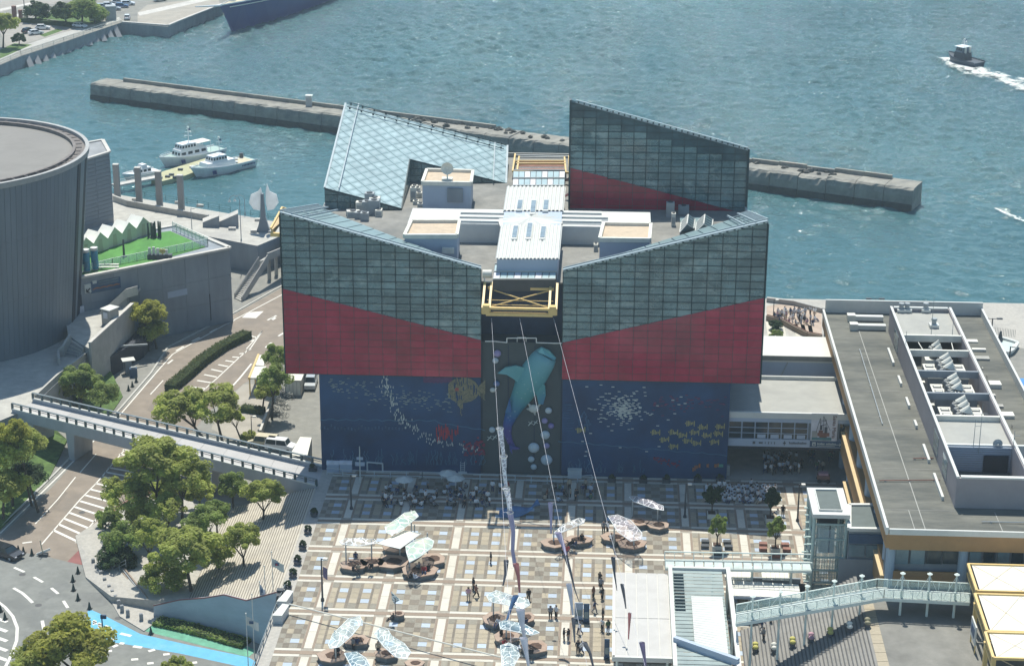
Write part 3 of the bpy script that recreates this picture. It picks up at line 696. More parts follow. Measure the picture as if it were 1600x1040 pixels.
# mural walls
ML = MB(); ML.box(-38.95,-16.75,YF,YF + .45,0,14.2); mural = ML.build('mural_wall','mural_blue',aq)
MR = MB(); MR.box(-5.6,17.2,YF,YF + .45,0,14.2); mural2 = MR.build('mural_wall','mural_blue',aq)
b = MB(); b.box(-38.95,-38.75,YF + .5,300,ZR - .1,14.2); b.build('side_wall','concrete_light',aq)
b = MB(); b.box(-16.75,-5.6,YF + .3,YF + .6,0,19.4); b.build('centre_wall','recess_grey',aq)
b = MB()
for x in (-16.6,-13.0,-9.4,-5.75): b.box(x - .04,x + .04,YF + .2,YF + .3,0,19)
b.build('wall_joint','recess_dark',aq)
b = MB(); b.box(-16.7,-5.6,YF - .1,YF + 3.2,19.3,19.5); b.build('ledge','recess_grey',aq)
b = MB()
def fr(px): return [F(a,c,YF - .2) for a,c in px]
for seg in ([(758,533),(773,533),(792,535),(792,528),(838,528),(838,535),(865,536),(878,536)],): b.path(fr(seg),.08,5)
b.path(fr([(808,534),(808,527),(822,527),(822,534)]),.05,4); b.build('ledge_rail','white_paint',aq)
# glass wings --------------------------------------------------
NP = [0]; restT = MB(); restR = MB(); restRoof = MB(); restD = MB()
def wing(x0,z0,x1,ztop0,ztop1,zr0,zr1,Y,cw,ch,name='glass_wing',slope_from=None,lab=None,cap=150):
 "front glass wall in the plane Y; roof line from (x0,ztop0) to (x1,ztop1); red/teal boundary (zr0)->(zr1)"
 b = MB(); yb_ = Y + (.9 if not cap else .7); b.solid([(x0,yb_,z0),(x1,yb_,z0),(x1,yb_ + .15,z0),(x0,yb_ + .15,z0)],[(x0,yb_,ztop0 - .15),(x1,yb_,ztop1 - .15),(x1,yb_ + .15,ztop1 - .15),(x0,yb_ + .15,ztop0 - .15)])
 w = b.build(name,'interior_wall',aq)
 SL = (ztop1 - ztop0) / (x1 - x0); top_at = lambda x: ztop0 + SL * (x - x0)
 tb = MB(); yt_ = Y + (.75 if not cap else .55)
 for k in range(3):       # lattice towers behind the glass
  xc = x0 + (x1 - x0) * (.17 + .31 * k); z = z0
  for s_ in (-.7,.7): tb.beam((xc + s_,yt_,z0),(xc + s_,yt_,top_at(xc + s_) - .6),.09)
  while z < top_at(xc) - 2: tb.beam((xc - .7,yt_,z),(xc + .7,yt_,z + 1.4),.06); tb.beam((xc + .7,yt_,z),(xc - .7,yt_,z + 1.4),.06); z += 1.4
 z = z0 + 3.2
 while z < max(ztop0,ztop1) - 1:   # walkways
  xa,xb = x0 + .2,x1 - .2
  if z > min(ztop0,ztop1) - .8:
   xx = x0 + (z + .8 - ztop0) / SL
   if SL < 0: xb = xx
   else: xa = xx
  if xb - xa > 1: tb.beam((xa,yt_,z),(xb,yt_,z),.1,.16); tb.beam((xa,yt_,z + .45),(xb,yt_,z + .45),.05,.05)
  z += 3.1
 tag(tb.build('inner_truss','interior_steel',w),kind='stuff')
 if lab: w['label'] = lab
 sl = (ztop1 - ztop0) / (x1 - x0); sr = (zr1 - zr0) / (x1 - x0)
 nc = round((x1 - x0) / cw); cw = (x1 - x0) / nc; zmax = max(ztop0,ztop1)
 nr = int((zmax - z0) / ch) + 1; g = .03; mine = 0
 for i in range(nc):
  for j in range(nr):
   u0,u1,v0,v1 = x0 + i * cw + g,x0 + (i + 1) * cw - g,z0 + j * ch + g,z0 + (j + 1) * ch - g
   p = clip([(u0,v0),(u1,v0),(u1,v1),(u0,v1)],sl,-1,ztop0 - sl * x0 - .12)
   if area(p) < .05: continue
   for red in (0,1):
    q = clip(p,sr * (1 if red else -1),-1 if red else 1,(zr0 - sr * x0) * (1 if red else -1))
    if area(q) < .05: continue
    t = random.uniform(-.004,.004); t2 = random.uniform(-.006,.006)
    cx,cz = x0 + (i + .5) * cw,z0 + (j + .5) * ch
    P = [(a,Y + (a - cx) * t + (c - cz) * t2 - (.055 if red else 0),c) for a,c in q]; Q = [(a,Y + .12,c) for a,c in q]
    if not cap and not red and (ztop0 + sl * (cx - x0)) - cz < 2.3: restD.solid(Q,P); continue
    if mine < cap:
     bb = MB(); bb.solid(Q,P); o = bb.build('glass_panel','glass_red' if red else 'glass_teal',w); mine += 1
    else: (restR if red else restT).solid(Q,P)
 # mullions: verticals and rails
 for i in range(nc + 1):
  x = x0 + i * cw; bb = MB(); zt = ztop0 + sl * (x - x0); bb.box(x - .055,x + .055,Y - .05,Y + .1,z0,zt); bb.build('mullion','mullion',w)
 for j in range(nr + 1):
  z = z0 + j * ch
  if z > zmax: continue
  a,c = x0,x1
  if z > min(ztop0,ztop1):
   xx = x0 + (z - ztop0) / sl
   if sl < 0: c = xx
   else: a = xx
  if c - a > .3: bb = MB(); bb.box(a,c,Y - .05,Y + .1,z - .045,z + .045); bb.build('rail','mullion',w)
 return w
wing(-43.45,14.4,-16.67,37.16,29.85,26.6,19.8,YF - .35,1.95,1.035,lab='front left wing, teal glass above a red band falling to the right')
wing(-5.7,14.4,21.1,29.8,37.05,19.68,26.64,YF - .35,1.95,1.035,lab='front right wing, teal glass above a red band rising to the right')
wing(-5.7,27.3,20.75,44.4,37.42,34.1,27.4,288.6,1.95,1.035,cap=0,lab='rear right wing standing tall above the roof, red wedge at its foot')
b = MB()
# side walls of the wings
def sidewall(b,x,y0,y1,z0,zt0,zt1):
 b.face([(x,y0,z0),(x,y1,z0),(x,y1,zt1),(x,y0,zt0)])
B_L = G(497,324,33.1); B_R = G(1168,334.5,33.1)
for x0,x1,bx in ((-43.45,-16.67,B_L),(21.1,-5.7,B_R)):
 zt0,zt1 = (37.1,29.8)
 A = Vector((x0,YF - .3,zt0)); Cc = Vector((x1,YF - .3,zt1)); Bk = bx
 bb = MB(); th = Vector((0,0,-.25))
 # roof plates: strips from front edge to back edge
 n = 14
 for i in range(n):
  t0,t1 = i / n + .003,(i + 1) / n - .003
  q = [A.lerp(Cc,t0),A.lerp(Cc,t1),Bk.lerp(Cc,t1),Bk.lerp(Cc,t0)]
  bb2 = MB(); bb2.slab(q,th); bb2.build('roof_panel','roof_teal',aq)
 bb.solid([(A.x,A.y + .6,14.4),(Bk.x,Bk.y,14.4),(Cc.x,Cc.y + 1,14.4)],[A + Vector((0,.6,-.3)),Bk + Vector((0,0,-.3)),Cc + Vector((0,1,-.3))]); bb.build('wing_body','recess_dark',aq)
 # gutter along the top front edge with brackets
 bb = MB(); off = Vector((0,-.15,.28)); bb.beam(A + off,Cc + off,.5,.16); bb.beam(A + off + Vector((0,.7,.05)),Cc + off + Vector((0,.7,.05)),.14,.14)
 bb.build('roof_gutter','grey_roof_edge',aq)
 bb = MB()
 for i in range(28): t = (i + .5) / 28; p = A.lerp(Cc,t) + Vector((0,-.35,.12)); bb.cbox(p,.3,.18,.12)
 bb.build('gutter_bracket','mullion',aq)
 # open grating at the high end
 bb = MB(); e = (Bk - A);
 for k in (0,1.6,3.2):
  s = (Cc - A).normalized() * k; bb.beam(A + s + Vector((0,0,.45)),Bk + s * .9 + Vector((0,0,.45)),.22,.22)
 for k in range(16):
  t = (k + .5) / 16; p = A.lerp(Bk,t) + Vector((0,0,.45)); bb.beam(p,p + (Cc - A).normalized() * (1.6 if k % 4 else 3.2),.1,.1)
 bb.build('roof_grating','grey_roof_edge',aq)
# side glass of the right wing seen on edge
bb = MB(); bb.box(21.1,21.3,YF - .4,YF + 2,14.4,36.9); bb.box(-43.6,-43.45,YF - .4,YF + 2,14.4,36.9); bb.build('corner_post','mullion',aq)
# rear right wing: body sloping away behind
b = MB(); b.solid([(-5.6,289.75,ZT - 2),(20.7,289.75,ZT - 2),(20.7,316,ZT - 2),(-5.6,316,ZT - 2)],[(-5.6,289.75,44.0),(20.7,289.75,37.0),(20.7,316,30.5),(-5.6,316,37)]); b.build('wing_body','roof_teal',aq)
b = MB(); b.beam((-5.0,288.4,44.55),(20.7,288.4,37.7),.4,.12); b.beam((-5.0,288.4,44.15),(20.7,288.4,37.3),.3,.1); b.build('roof_gutter','grey_roof_edge',aq)
b = MB()
for i in range(30): t = (i + .5) / 30; b.cbox((-5 + 25.7 * t,288.3,44.2 - 6.85 * t),.22,.3,.3)
b.build('gutter_bracket','mullion',aq)
b = MB(); b.box(-5.9,-5.65,288.2,289.6,27.6,44.5); b.box(20.7,21.0,288.2,289.6,25,37.5); b.build('corner_post','mullion',aq)
# darker stepped top panes of the rear wing
# rear left wing: diamond-glazed slope facing the viewer
p0 = Vector((-43.2,315,37.4)); nrm = Vector((.252,-.215,1)).normalized()
pl = lambda a,c: PL(a,c,p0,nrm)
Q = dict(tl=pl(540,162),tr=pl(793,228),br=pl(791,287),n=pl(640,249),bl2=pl(627,326),bl=pl(507,294))
un = lambda P: (P.x,P.y)
lift = lambda u,v,dz=0: Vector((u,v,p0.z + ((u - p0.x) * -.252 + (v - p0.y) * .215) + dz))
RLW = bpy.data.objects.new
order = ['tl','tr','br','n','bl2','bl']
b = MB(); top = [lift(*un(Q[k]),-.12) for k in order]
n_ = len(top)
for i in range(n_):
 p,q = top[i],top[(i + 1) % n_]; b.face([(p.x,p.y,ZT - .4),(q.x,q.y,ZT - .4),q,p])
b.face([top[0],top[1],top[2],top[3]]); b.face([top[0],top[3],top[4],top[5]])
w4 = b.build('glass_wing','mullion',aq); w4['label'] = 'rear left wing, pale diamond-paned glass slope with a notch cut into it'
def half(P,Qp):   # keep the side to the left of P->Q
 a,c = -(Qp[1] - P[1]),(Qp[0] - P[0]); return (a,c,-(a * P[0] + c * P[1]))
def clippoly(poly,conv):
 for i in range(len(conv)):
  poly = clip(poly,*half(conv[i],conv[(i + 1) % len(conv)]))
  if len(poly) < 3: return []
 return poly
def ccw(P):
 s = sum(P[i][0] * P[(i + 1) % len(P)][1] - P[(i + 1) % len(P)][0] * P[i][1] for i in range(len(P))); return P if s > 0 else P[::-1]
reg1 = ccw([un(Q[k]) for k in ('tl','tr','br','n')]); reg2 = ccw([un(Q[k]) for k in ('tl','n','bl2','bl')])
c0,ca,cb = pl(600,230),pl(612.7,226.6),pl(609.6,237.7)
ea = (ca.x - c0.x,ca.y - c0.y); eb = (cb.x - c0.x,cb.y - c0.y)
for i in range(-34,35):
 for j in range(-34,35):
  for pad,zz,mi in ((.022,.0,0),(.24,.015,1)):
   quad = []
   for s,t in ((pad,pad),(1 - pad,pad),(1 - pad,1 - pad),(pad,1 - pad)):
    quad.append((c0.x + (i + s) * ea[0] + (j + t) * eb[0],c0.y + (i + s) * ea[1] + (j + t) * eb[1]))
   quad = ccw(quad)
   for reg in (reg1,reg2):
    q = clippoly(quad,reg)
    if area(q) > .08: restRoof.solid([lift(u,v,-.02) for u,v in q],[lift(u,v,.03 + zz) for u,v in q],mi)
tag(restRoof.build('glass_panel',['glass_roof','glass_roof_pale'],w4,fix=False),kind='stuff')
# left vertical glass of this wing below the slope (front edge) and the notch walls
def vwall(P,Qp,z0,m='glass_teal',cw=1.95,ch=1.1):
 "panes on the vertical wall under an edge of the slope"
 P,Qp = Vector(P),Vector(Qp); d = Vector((Qp.x - P.x,Qp.y - P.y,0)); L_ = d.length; d.normalize(); nn = Vector((d.y,-d.x,0))
 if nn.y > 0: nn = -nn
 if abs(nn.y) < .3 and nn.x < 0: nn = -nn
 sl = (Qp.z - P.z) / L_; nc = max(1,round(L_ / cw))
 for i in range(nc):
  for j in range(12):
   u0,u1,v0,v1 = i * L_ / nc + .05,(i + 1) * L_ / nc - .05,z0 + j * ch + .05,z0 + (j + 1) * ch - .05
   q = clip([(u0,v0),(u1,v0),(u1,v1),(u0,v1)],sl,-1,P.z - .15)
   if area(q) > .05:
    restT.solid([P.xy.to_3d() + d * a + Vector((0,0,c)) for a,c in q],[P.xy.to_3d() + d * a + nn * .1 + Vector((0,0,c)) for a,c in q])
T = {k: lift(*un(Q[k])) for k in order}
vwall(T['bl'],T['bl2'],ZT); vwall(T['bl2'],T['n'],ZT); vwall(T['n'],T['br'],ZT)
b = MB()
for (i,k) in (('tl','bl'),('tr','br')):
 P,q = T[i] + Vector((0,0,.1)),T[k] + Vector((0,0,.1)); b.beam(P,q,.3,.12)
 c = (T['n'] - (P + q) / 2).normalized() * 2.2; c.z = c.x * -.252 + c.y * .215
 b.beam(P + c + Vector((0,0,.35)),q + c + Vector((0,0,.35)),.16,.16)
b.build('roof_rail','grey_roof_edge',aq)
b = MB()
for i in range(14): t = (i + .5) / 14; p = T['tl'].lerp(T['tr'],t); b.cbox(p + Vector((0,-.3,.1)),.25,.25,.3); b.cbox(p + Vector((0,-2.0,-.2)),.25,.25,.3)
for dy,dz in ((-.3,.35),(-2.0,0)): b.beam(T['tl'] + Vector((.5,dy,dz)),T['tr'] + Vector((-.5,dy,dz)),.14,.1)
tag(b.build('gutter_rail','mullion',aq),kind='stuff')
b = MB()
for (i,k) in (('tl','tr'),('tr','br'),('br','n'),('n','bl2'),('bl2','bl'),('bl','tl')): b.beam(T[i],T[k],.14,.14)
b.build('roof_edge','mullion',aq)
for r_,m_ in ((restT,'glass_teal'),(restR,'glass_red'),(restD,'glass_dark')): tag(r_.build('glass_panel',m_,aq,fix=False),kind='stuff')
# interior structure glimpsed as pale trusses behind the front right wing panes
# ------------------------------- white cross roof
def ribbed(b,P00,P10,P11,P01,n,h=.18,mi=0):
 "corrugated sheet; ribs run from the P00-P10 edge to the P01-P11 edge"
 P00,P10,P11,P01 = map(Vector,(P00,P10,P11,P01))
 for i in range(n):
  for s0,s1,z0,z1 in ((0,.3,0,h),(.3,.6,h,h),(.6,.9,h,0),(.9,1,0,0)):
   t0,t1 = (i + s0) / n,(i + s1) / n; up0,up1 = Vector((0,0,z0)),Vector((0,0,z1))
   b.face([P00.lerp(P10,t0) + up0,P00.lerp(P10,t1) + up1,P01.lerp(P11,t1) + up1,P01.lerp(P11,t0) + up0],mi)
ZC = 31.0
g = lambda a,c,z=ZC: G(a,c,z)
cr = thing('cross_roof','white ribbed cross-shaped roof with slot skylights in the middle of the aquarium roof','roof',(-11,275,ZT)) if 0 else aq
fl,frr,bl_,brr = g(774,405),g(874,405),g(792,292),g(884,292)
mid = lambda y: (g(774 + (405 - y) * 18 / 113,y),g(874 + (405 - y) * 10 / 113,y))
m1l,m1r = mid(352); m2l,m2r = mid(330)
b = MB(); ribbed(b,fl,frr,m1r,m1l,17); tag(b.build('ribbed_roof','white_metal',aq),'ribbed white roof arm towards the front')
b = MB(); ribbed(b,m2l,m2r,brr,bl_,15); b.build('ribbed_roof','white_metal',aq)
b = MB(); b.prism([un(fl + Vector((.2,.2,0))),un(frr + Vector((-.2,.2,0))),un(brr + Vector((-.2,-.2,0))),un(bl_ + Vector((.2,-.2,0)))],ZT,ZC - .05); b.build('roof_base','service_wall',aq)
# cross arms
L0,L1 = g(634,352,ZC - .3),g(634 + 15,326,ZC - .3)
al,ar = g(640,348,ZC - .4),g(655,327,ZC - .4)
ZA = ZC - .5
for xa,xb in ((al.x - .3,m1l.x + 2.2),(m1r.x - 2.2,g(1017,350,ZA).x)):
 b = MB(); y0,y1 = g(700,350,ZA).y,g(700,326,ZA).y; b.box(xa,xb,y0,y1,ZT,ZA); b.build('roof_arm','white_metal',aq)
for x0_,x1_ in ((720,800),(865,940)):
 for k,yy in enumerate((332,338.5,345)):
  p,q = g(x0_ - k * 1.5,yy,ZA + .15),g(x1_ + (10 if k == 1 else 0),yy + .7,ZA + .15)
  b = MB(); b.box(p.x,q.x,p.y - .55,p.y + .45,ZA,ZA + .35,0); b.build('arm_rib','white_metal',aq)
  b = MB(); b.box(p.x,q.x,p.y - 1.1,p.y - .6,ZA,ZA + .08,0); b.build('slot_window','grey_metal',aq)
# star folds at the crossing
b = MB(); c_ = g(829,339,ZC + .5)
for a in range(16):
 t0 = a * pi / 8; t1 = t0 + pi / 16; t2 = t0 + pi / 8; rr = 4.6
 P = [c_ + Vector((cos(t) * rr * 1.0,sin(t) * rr * .95,-1.0 + (.5 if k == 1 else 0))) for k,t in enumerate((t0,t1,t2))]
 b.face([c_,P[0],P[1]]); b.face([c_,P[1],P[2]])
b.build('folded_centre','white_metal',aq)
for (a,c,a2,c2) in ((797,399,0,0),): pass
for cx0,yb,yt,sh in ((803,373,351,3.5),(825,373,346,3.8),(847,373,352,3),(811,328,311,2.5),(832,334,311,2.5),(852,329,311,2.2)):
 P = [g(cx0 - 4.5,yb,ZC + .3),g(cx0 + 4.5,yb,ZC + .3),g(cx0 + 4.5 + sh,yt,ZC + .3),g(cx0 - 4.5 + sh,yt,ZC + .3)]
 b = MB(); b.slab(P,(0,0,-.3),0); sk = b.build('skylight','white_metal',aq)
 c = sum(P,Vector()) / 4; b = MB(); b.slab([c + (p - c) * .8 + Vector((0,0,.05)) for p in P],(0,0,-.04)); b.build('pane','skylight_glass',sk)
# small lean-to skylights at both ends
for (xl,xr,yb,yt,dx) in ((770,868,437,413,3),(801,882,291,267,1)):
 z_ = ZT + 1.6
 P = [G(xl,yb,z_ - .6),G(xr,yb,z_ - .6),G(xr + dx,yt,z_),G(xl + dx,yt,z_)]
 b = MB(); b.slab(P,(0,0,-1.6)); o = b.build('lean_to','dark_metal',aq)
 for i in range(9):
  for j in range(2):
   q = [P[0].lerp(P[1],(i + .06) / 9).lerp(P[3].lerp(P[2],(i + .06) / 9),(j + .1) / 2),P[0].lerp(P[1],(i + .94) / 9).lerp(P[3].lerp(P[2],(i + .94) / 9),(j + .1) / 2),P[0].lerp(P[1],(i + .94) / 9).lerp(P[3].lerp(P[2],(i + .94) / 9),(j + .85) / 2),P[0].lerp(P[1],(i + .06) / 9).lerp(P[3].lerp(P[2],(i + .06) / 9),(j + .85) / 2)]
   b = MB(); b.slab([k + Vector((0,0,.1)) for k in q],(0,0,-.05)); b.build('pane','glass_roof_pale' if (i + j) % 3 else 'fabric_pale',o)
 b = MB()
 for t in (0,.48,1): b.beam(P[0].lerp(P[3],t) + Vector((0,0,.15)),P[1].lerp(P[2],t) + Vector((0,0,.15)),.16,.16)
 b.build('frame','white_metal',o)
# service boxes with sand-coloured roofs
def svc(pts,zt,door=None,name='service_room',lab=None):
 "pts: roof corners fl, fr, br, bl in the photo"
 P = [G(a,c,zt) for a,c in pts]
 b = MB(); b.prism([un(p) for p in P],ZT,zt - .25); r = b.build(name,'service_wall',aq)
 if lab: r['label'] = lab
 c = sum(P,Vector()) / 4
 b = MB()
 for i in range(4): b.beam(P[i] - Vector((0,0,.0)),P[(i + 1) % 4] - Vector((0,0,.0)),.45,.6)
 b.build('parapet','off_white',r)
 b = MB(); b.slab([c + (p - c) * .97 + Vector((0,0,-.15)) for p in P],(0,0,-.08)); b.build('roof_surface','sand_roof',r)
 return r,P
r,P = svc([(632,369),(714,369),(718,346),(643,346)],ZT + 4.3,lab='service room at the front left of the roof')
b = MB(); c = F(690,392,P[0].y - .3); b.cbox((c.x + .9,c.y,c.z - .3),1.6,.5,.8); b.build('air_unit','off_white',r)
r,P = svc([(937,374),(1015,375),(1017,351),(943,350)],ZT + 3.6,lab='service room at the front right of the roof')
r,P = svc([(660,286),(736,287),(739,268),(667,266)],ZT + 4.2,lab='rear service room with a roller door and dish')
b = MB(); y = min(P[0].y,P[1].y) - .25; p,q = F(699,316,y),F(723,295,y); b.box(p.x,q.x,y,y + .25,p.z,q.z); b.build('roller_door','window_dark' if 0 else 'wall_blue_grey',r)
b = MB(); b.box(-29.2,-25.5,288.8,289,0,0) if 0 else None
dish = thing('satellite_dish','small pale satellite dish on the rear service room roof','satellite dish',G(699,283,ZT + 4.2))
d0 = wl(dish); b = MB(); b.cbox(d0,1.6,1.2,.5); b.tube(d0,d0 + Vector((0,0,1.6)),.12); b.build('mount','off_white',dish)
b = MB(); b.lathe((0,0,0),[(.05,0),(.5,.08),(.95,.3)],16,cap=False);
b.v = [(x + d0.x,d0.y - z + .1,y + d0.z + 2.0) for x,y,z in b.v]; b.build('reflector','off_white',dish)
# AC units: left cluster and others
def unit(a,c,w,d,h,m='off_white',lab='grey air-conditioning unit on the aquarium roof',z=ZT,grp='air units on the aquarium roof'):
 p = G(a,c,z); t = thing('air_conditioner',lab,'air conditioner',p,grp)
 b = MB(); b.cbox(p,w,d,h); b.build('case',m,t)
 b = MB(); b.lathe((p.x,p.y,p.z + h),[(min(w,d) * .38,0),(min(w,d) * .38,.12),(min(w,d) * .3,.12)],12); b.build('fan_guard','dark_metal',t)
 b = MB(); b.cbox((p.x,p.y - d / 2 - .02,p.z + h * .2),w * .8,.04,h * .5); b.build('grille','grey_metal',t)
for k,(a,c,w,d,h) in enumerate([(552,338,1.8,1.2,.9),(562,341,1.4,1,1.0),(570,344,1.2,1,1.2),(565,330,1.6,1.2,1.5),(575,333,1.6,1.2,1.9),(585,334,1.6,1.2,2.2),(586,328,1.6,1.2,2.0),(578,326,1.4,1.2,2.5),(546,336,.9,.8,.8),(592,337,1,1.3,1)]):
 unit(a,c,w,d,h,'grey_metal' if k % 3 else 'off_white','grey rooftop unit in the cluster beside the pale diamond glass',grp='rooftop units beside the diamond glass')
for a in (675,688): unit(a,324,.85,.8,1.9,lab='upright pale unit standing in front of the rear service room',grp='upright units by the rear service room')
for a,c,h in ((646,312,2.0),(652,300,.8),(655,308,.8),(650,319,.6),(657,323,.6),(648,296,.7)): unit(a,c,.9,.8,h,lab='small pale unit left of the rear service room',grp='small units left of the rear service room')
unit(884,366,1.3,1.2,1.3,'dark_metal',lab='dark unit against the right arm of the white roof'); unit(921,377,1,.6,.4,'dark_metal',lab='low dark unit lying on the bare right part of the roof'); unit(931,391,.6,1.1,1.0,lab='pale unit on the left side of the front right service room')
unit(1047,338,1.2,1.0,2.2,'grey_metal',lab='tall grey unit left of the little glass greenhouse'); unit(1052,352,.6,.9,1.9,lab='narrow white unit beside the little glass greenhouse'); unit(1068,333,1.6,1,1.2,'grey_metal',lab='squat grey unit behind the little glass greenhouse')
# little gabled skylights
gh = thing('glass_gable','little white-framed gabled skylight near the right roof edge','skylight',G(1085,360,ZT))
for k,(xa,xb) in enumerate(((1060,1084),(1084,1112))):
 z0,z1 = ZT + .6,ZT + 1.6; A,Bp,Cq,D = G(xa + 2,363,z0),G(xb,357,z0),G(xb + 2,343,z0),G(xa + 4,348,z0)
 r0,r1 = (A + Bp) / 2 + Vector((0,0,z1 - z0)),(D + Cq) / 2 + Vector((0,0,z1 - z0))
 b = MB(); b.face([A,r0,r1,D]); b.face([Bp,Cq,r1,r0]); b.face([A,Bp,r0]); b.face([D,r1,Cq]); b.build('pane','glass_dark',gh)
 b = MB()
 for t in (0,.25,.5,.75,1): b.beam(A.lerp(D,t),r0.lerp(r1,t),.12,.12); b.beam(Bp.lerp(Cq,t),r0.lerp(r1,t),.12,.12)
 b.beam(r0,r1,.16,.16); b.beam(A,D,.14,.14); b.beam(Bp,Cq,.14,.14); b.prism([un(A),un(Bp),un(Cq),un(D)],ZT,z0 - .05) if 0 else None
 b.build('frame','white_metal',gh)
b = MB(); b.box(wl(gh).x - 2,wl(gh).x + 2.4,wl(gh).y - .5,wl(gh).y + 5,ZT,ZT + .55); b.build('base','roof_teal',gh)
for a,c in ((877,347),(879,347),(643,405)): pass
# yellow maintenance cradles
def cradle(A,lab,D=5.6,depth=4.2,wdt=10.0,dirn=(0,-1,0),flat_=False):
 A = Vector(A); t = thing('maintenance_cradle',lab,'cradle',A); d = Vector(dirn); s = Vector((-d.y,d.x,0)) * -1
 if s.x < 0: s = -s
 def pt(u,v,z): return A + s * u + d * v + Vector((0,0,z))
 w = wdt
 for u in (0,w):
  b = MB()
  for du in (-.45,.45):
   b.beam(pt(u + du,-.5,0),pt(u + du,depth,-D + .7),.3,.35); b.beam(pt(u + du,depth,-D + .7),pt(u + du,depth,-D),.3,.3)
  b.beam(pt(u,depth - .2,-D + 1.2),pt(u,depth - .2,-D),.9,.9); b.build('side_arm','yellow_steel',t)
 for v,z,h in ((.3,-.5,.35),(depth,-D,.45),(depth - .1,-D + .75,.3)):
  b = MB(); b.beam(pt(0,v,z),pt(w,v,z),.45,h); b.build('cross_beam','yellow_steel',t)
 b = MB(); b.beam(pt(.3,.5,-.6),pt(w - .3,depth - .3,-D + .8),.12); b.beam(pt(w - .3,.5,-.6),pt(.3,depth - .3,-D + .8),.12)
 for z in (.55,.7,.85): b.beam(pt(0,depth * z,-D * z),pt(w,depth * z,-D * z),.08)
 b.build('bracing','yellow_steel',t)
 return t
cradle((-15.7,YF - .6,ZT + .2),'yellow steel gantry with cross bracing hung over the centre of the front wall',D=ZT + .2 - F(812,491,246.8).z,depth=4.6,wdt=8.8)
t = thing('maintenance_cradle','yellow steel gantry with white rails at the back of the roof between the rear wings','cradle',G(845,262,ZT))
z0 = ZT + 1.2
for a,c,a2,c2,m in ((802,268,890,270,'yellow_steel'),(805,252,884,252,'yellow_steel'),(806,256,884,256,'yellow_steel'),(806,242,889,244,'white_paint'),(811,245,882,246,'white_paint'),(809,262,884,262,'white_paint')):
 b = MB(); b.beam(G(a,c,z0),G(a2,c2,z0),.3 if m[0] == 'y' else .15,.3 if m[0] == 'y' else .12); b.build('cross_beam',m,t)
for a,c,a2,c2 in ((801,268,805,241),(808,268,811,245),(884,269,882,246),(890,272,889,244)):
 b = MB(); b.beam(G(a,c,z0),G(a2,c2,z0),.25,.3); b.build('side_arm','yellow_steel',t)
b = MB(); b.slab([G(808,266,z0 - .4),G(884,266,z0 - .4),G(884,256,z0 - .4),G(808,256,z0 - .4)],(0,0,-.2)); b.build('platform','rust',t)
t = thing('maintenance_cradle','pale yellow sloping gantry at the left edge of the aquarium','cradle',G(428,368,24))
P = [F(440,330,255),F(424,364,250),F(440,366,250)]
b = MB(); q = [F(441,326,262),F(423,358,252),F(424,366,252),F(441,342,258)]; b.slab(q,(.3,0,0)); b.build('panel','ochre_pale',t)
b = MB(); b.beam(F(441,324,262),F(423,357,252),.25); b.beam(F(447,326,262),F(441,324,262),.2); b.beam(F(423,366,252),F(441,367,252),.5,.5); b.build('frame','yellow_steel',t)
# pink steel brackets and red edge by the rear right wing
b = MB()
for yy in (282,306): b.beam(G(884,yy,ZT + .6),G(891,yy - 4,ZT + 1.2),.5,.3)
b.build('red_bracket','fabric_red',aq)
# white drum at the front corner
b = MB(); p = F(762,430,YF - .4); b.tube(p + Vector((-.7,.6,0)),p + Vector((.5,.6,0)),.55,n=14); b.build('cable_drum','off_white',aq)
b = MB(); b.path([F(757,434,YF - .2),F(757,440,YF - .2),F(872,443,YF - .2)],.09); b.build('roof_rail','white_paint',aq)
# ------------------------------- mural pictures: thin raised pieces on the wall
YM = YF - .02
def strip(b,a,c,w,h,mi=0):
 p = F(a,c,YM); ww,hh = w / 11.35,h / 10.6; o_ = random.random() * .06; b.box(p.x - ww / 2,p.x + ww / 2,YM - .02 - o_,YM + .01,p.z - hh / 2,p.z + hh / 2,mi)
random.seed(5)
def mural_part(b,name,m,wall_): tag(b.build(name,m,wall_,fix=False),kind='stuff')
b = MB()
for k in range(150):   # drifting shoal crossing, upper
 t = random.random(); a = 515 + 190 * t; c = 600 + 22 * t + random.gauss(0,8) + (8 if t > .3 else 0)
 if 586 < c < 645: strip(b,a,c,4,1.0)
mural_part(b,'fish_shoal','fish_pale',mural)
b = MB()
spine = [(604,585),(606,605),(613,625),(620,645),(632,660),(650,672),(668,684),(690,692),(720,697),(757,703)]
for k in range(170):
 t = random.random() * (len(spine) - 1); i = int(t); f_ = t - i; a = spine[i][0] + (spine[i + 1][0] - spine[i][0]) * f_ + random.gauss(0,4.5); c = spine[i][1] + (spine[i + 1][1] - spine[i][1]) * f_ + random.gauss(0,3)
 if 586 < c: strip(b,a,c,1.1,3.2)
mural_part(b,'fish_shoal','fish_white',mural)
b = MB(); b2 = MB()    # large tan fish built from vertical strips
for k in range(40):
 a = 701 + k * 1.45
 if a < 748: r = 19 * sqrt(max(0,1 - ((a - 723) / 25) ** 2))
 else: r = 6 + (a - 748) * .9
 top_,bot_ = 608 - r,612 + r * .9
 if 712 < a < 722: bot_ = 612 + r + (a - 712) * .9;
 if 719 < a < 723: bot_ += 10
 if 712 < a < 724: top_ -= 14 - abs(a - 717)
 c = top_
 while c < bot_:
  L_ = random.uniform(5,11); e = min(bot_,c + L_)
  if random.random() > .12 and c > 586: strip(b,a,(c + e) / 2,1.15,e - c - .8)
  c = e
strip(b2,714,608,5,4.5)
mural_part(b,'tan_fish','fish_tan',mural); b2.build('tan_fish_eye','fish_red',mural)
b = MB()
for k in range(26):    # red coral
 a = 682 + random.random() * 34; c = 676 + random.gauss(0,5); strip(b,a,c,1.6,random.uniform(6,15))
mural_part(b,'red_coral','fish_red',mural)
b = MB()
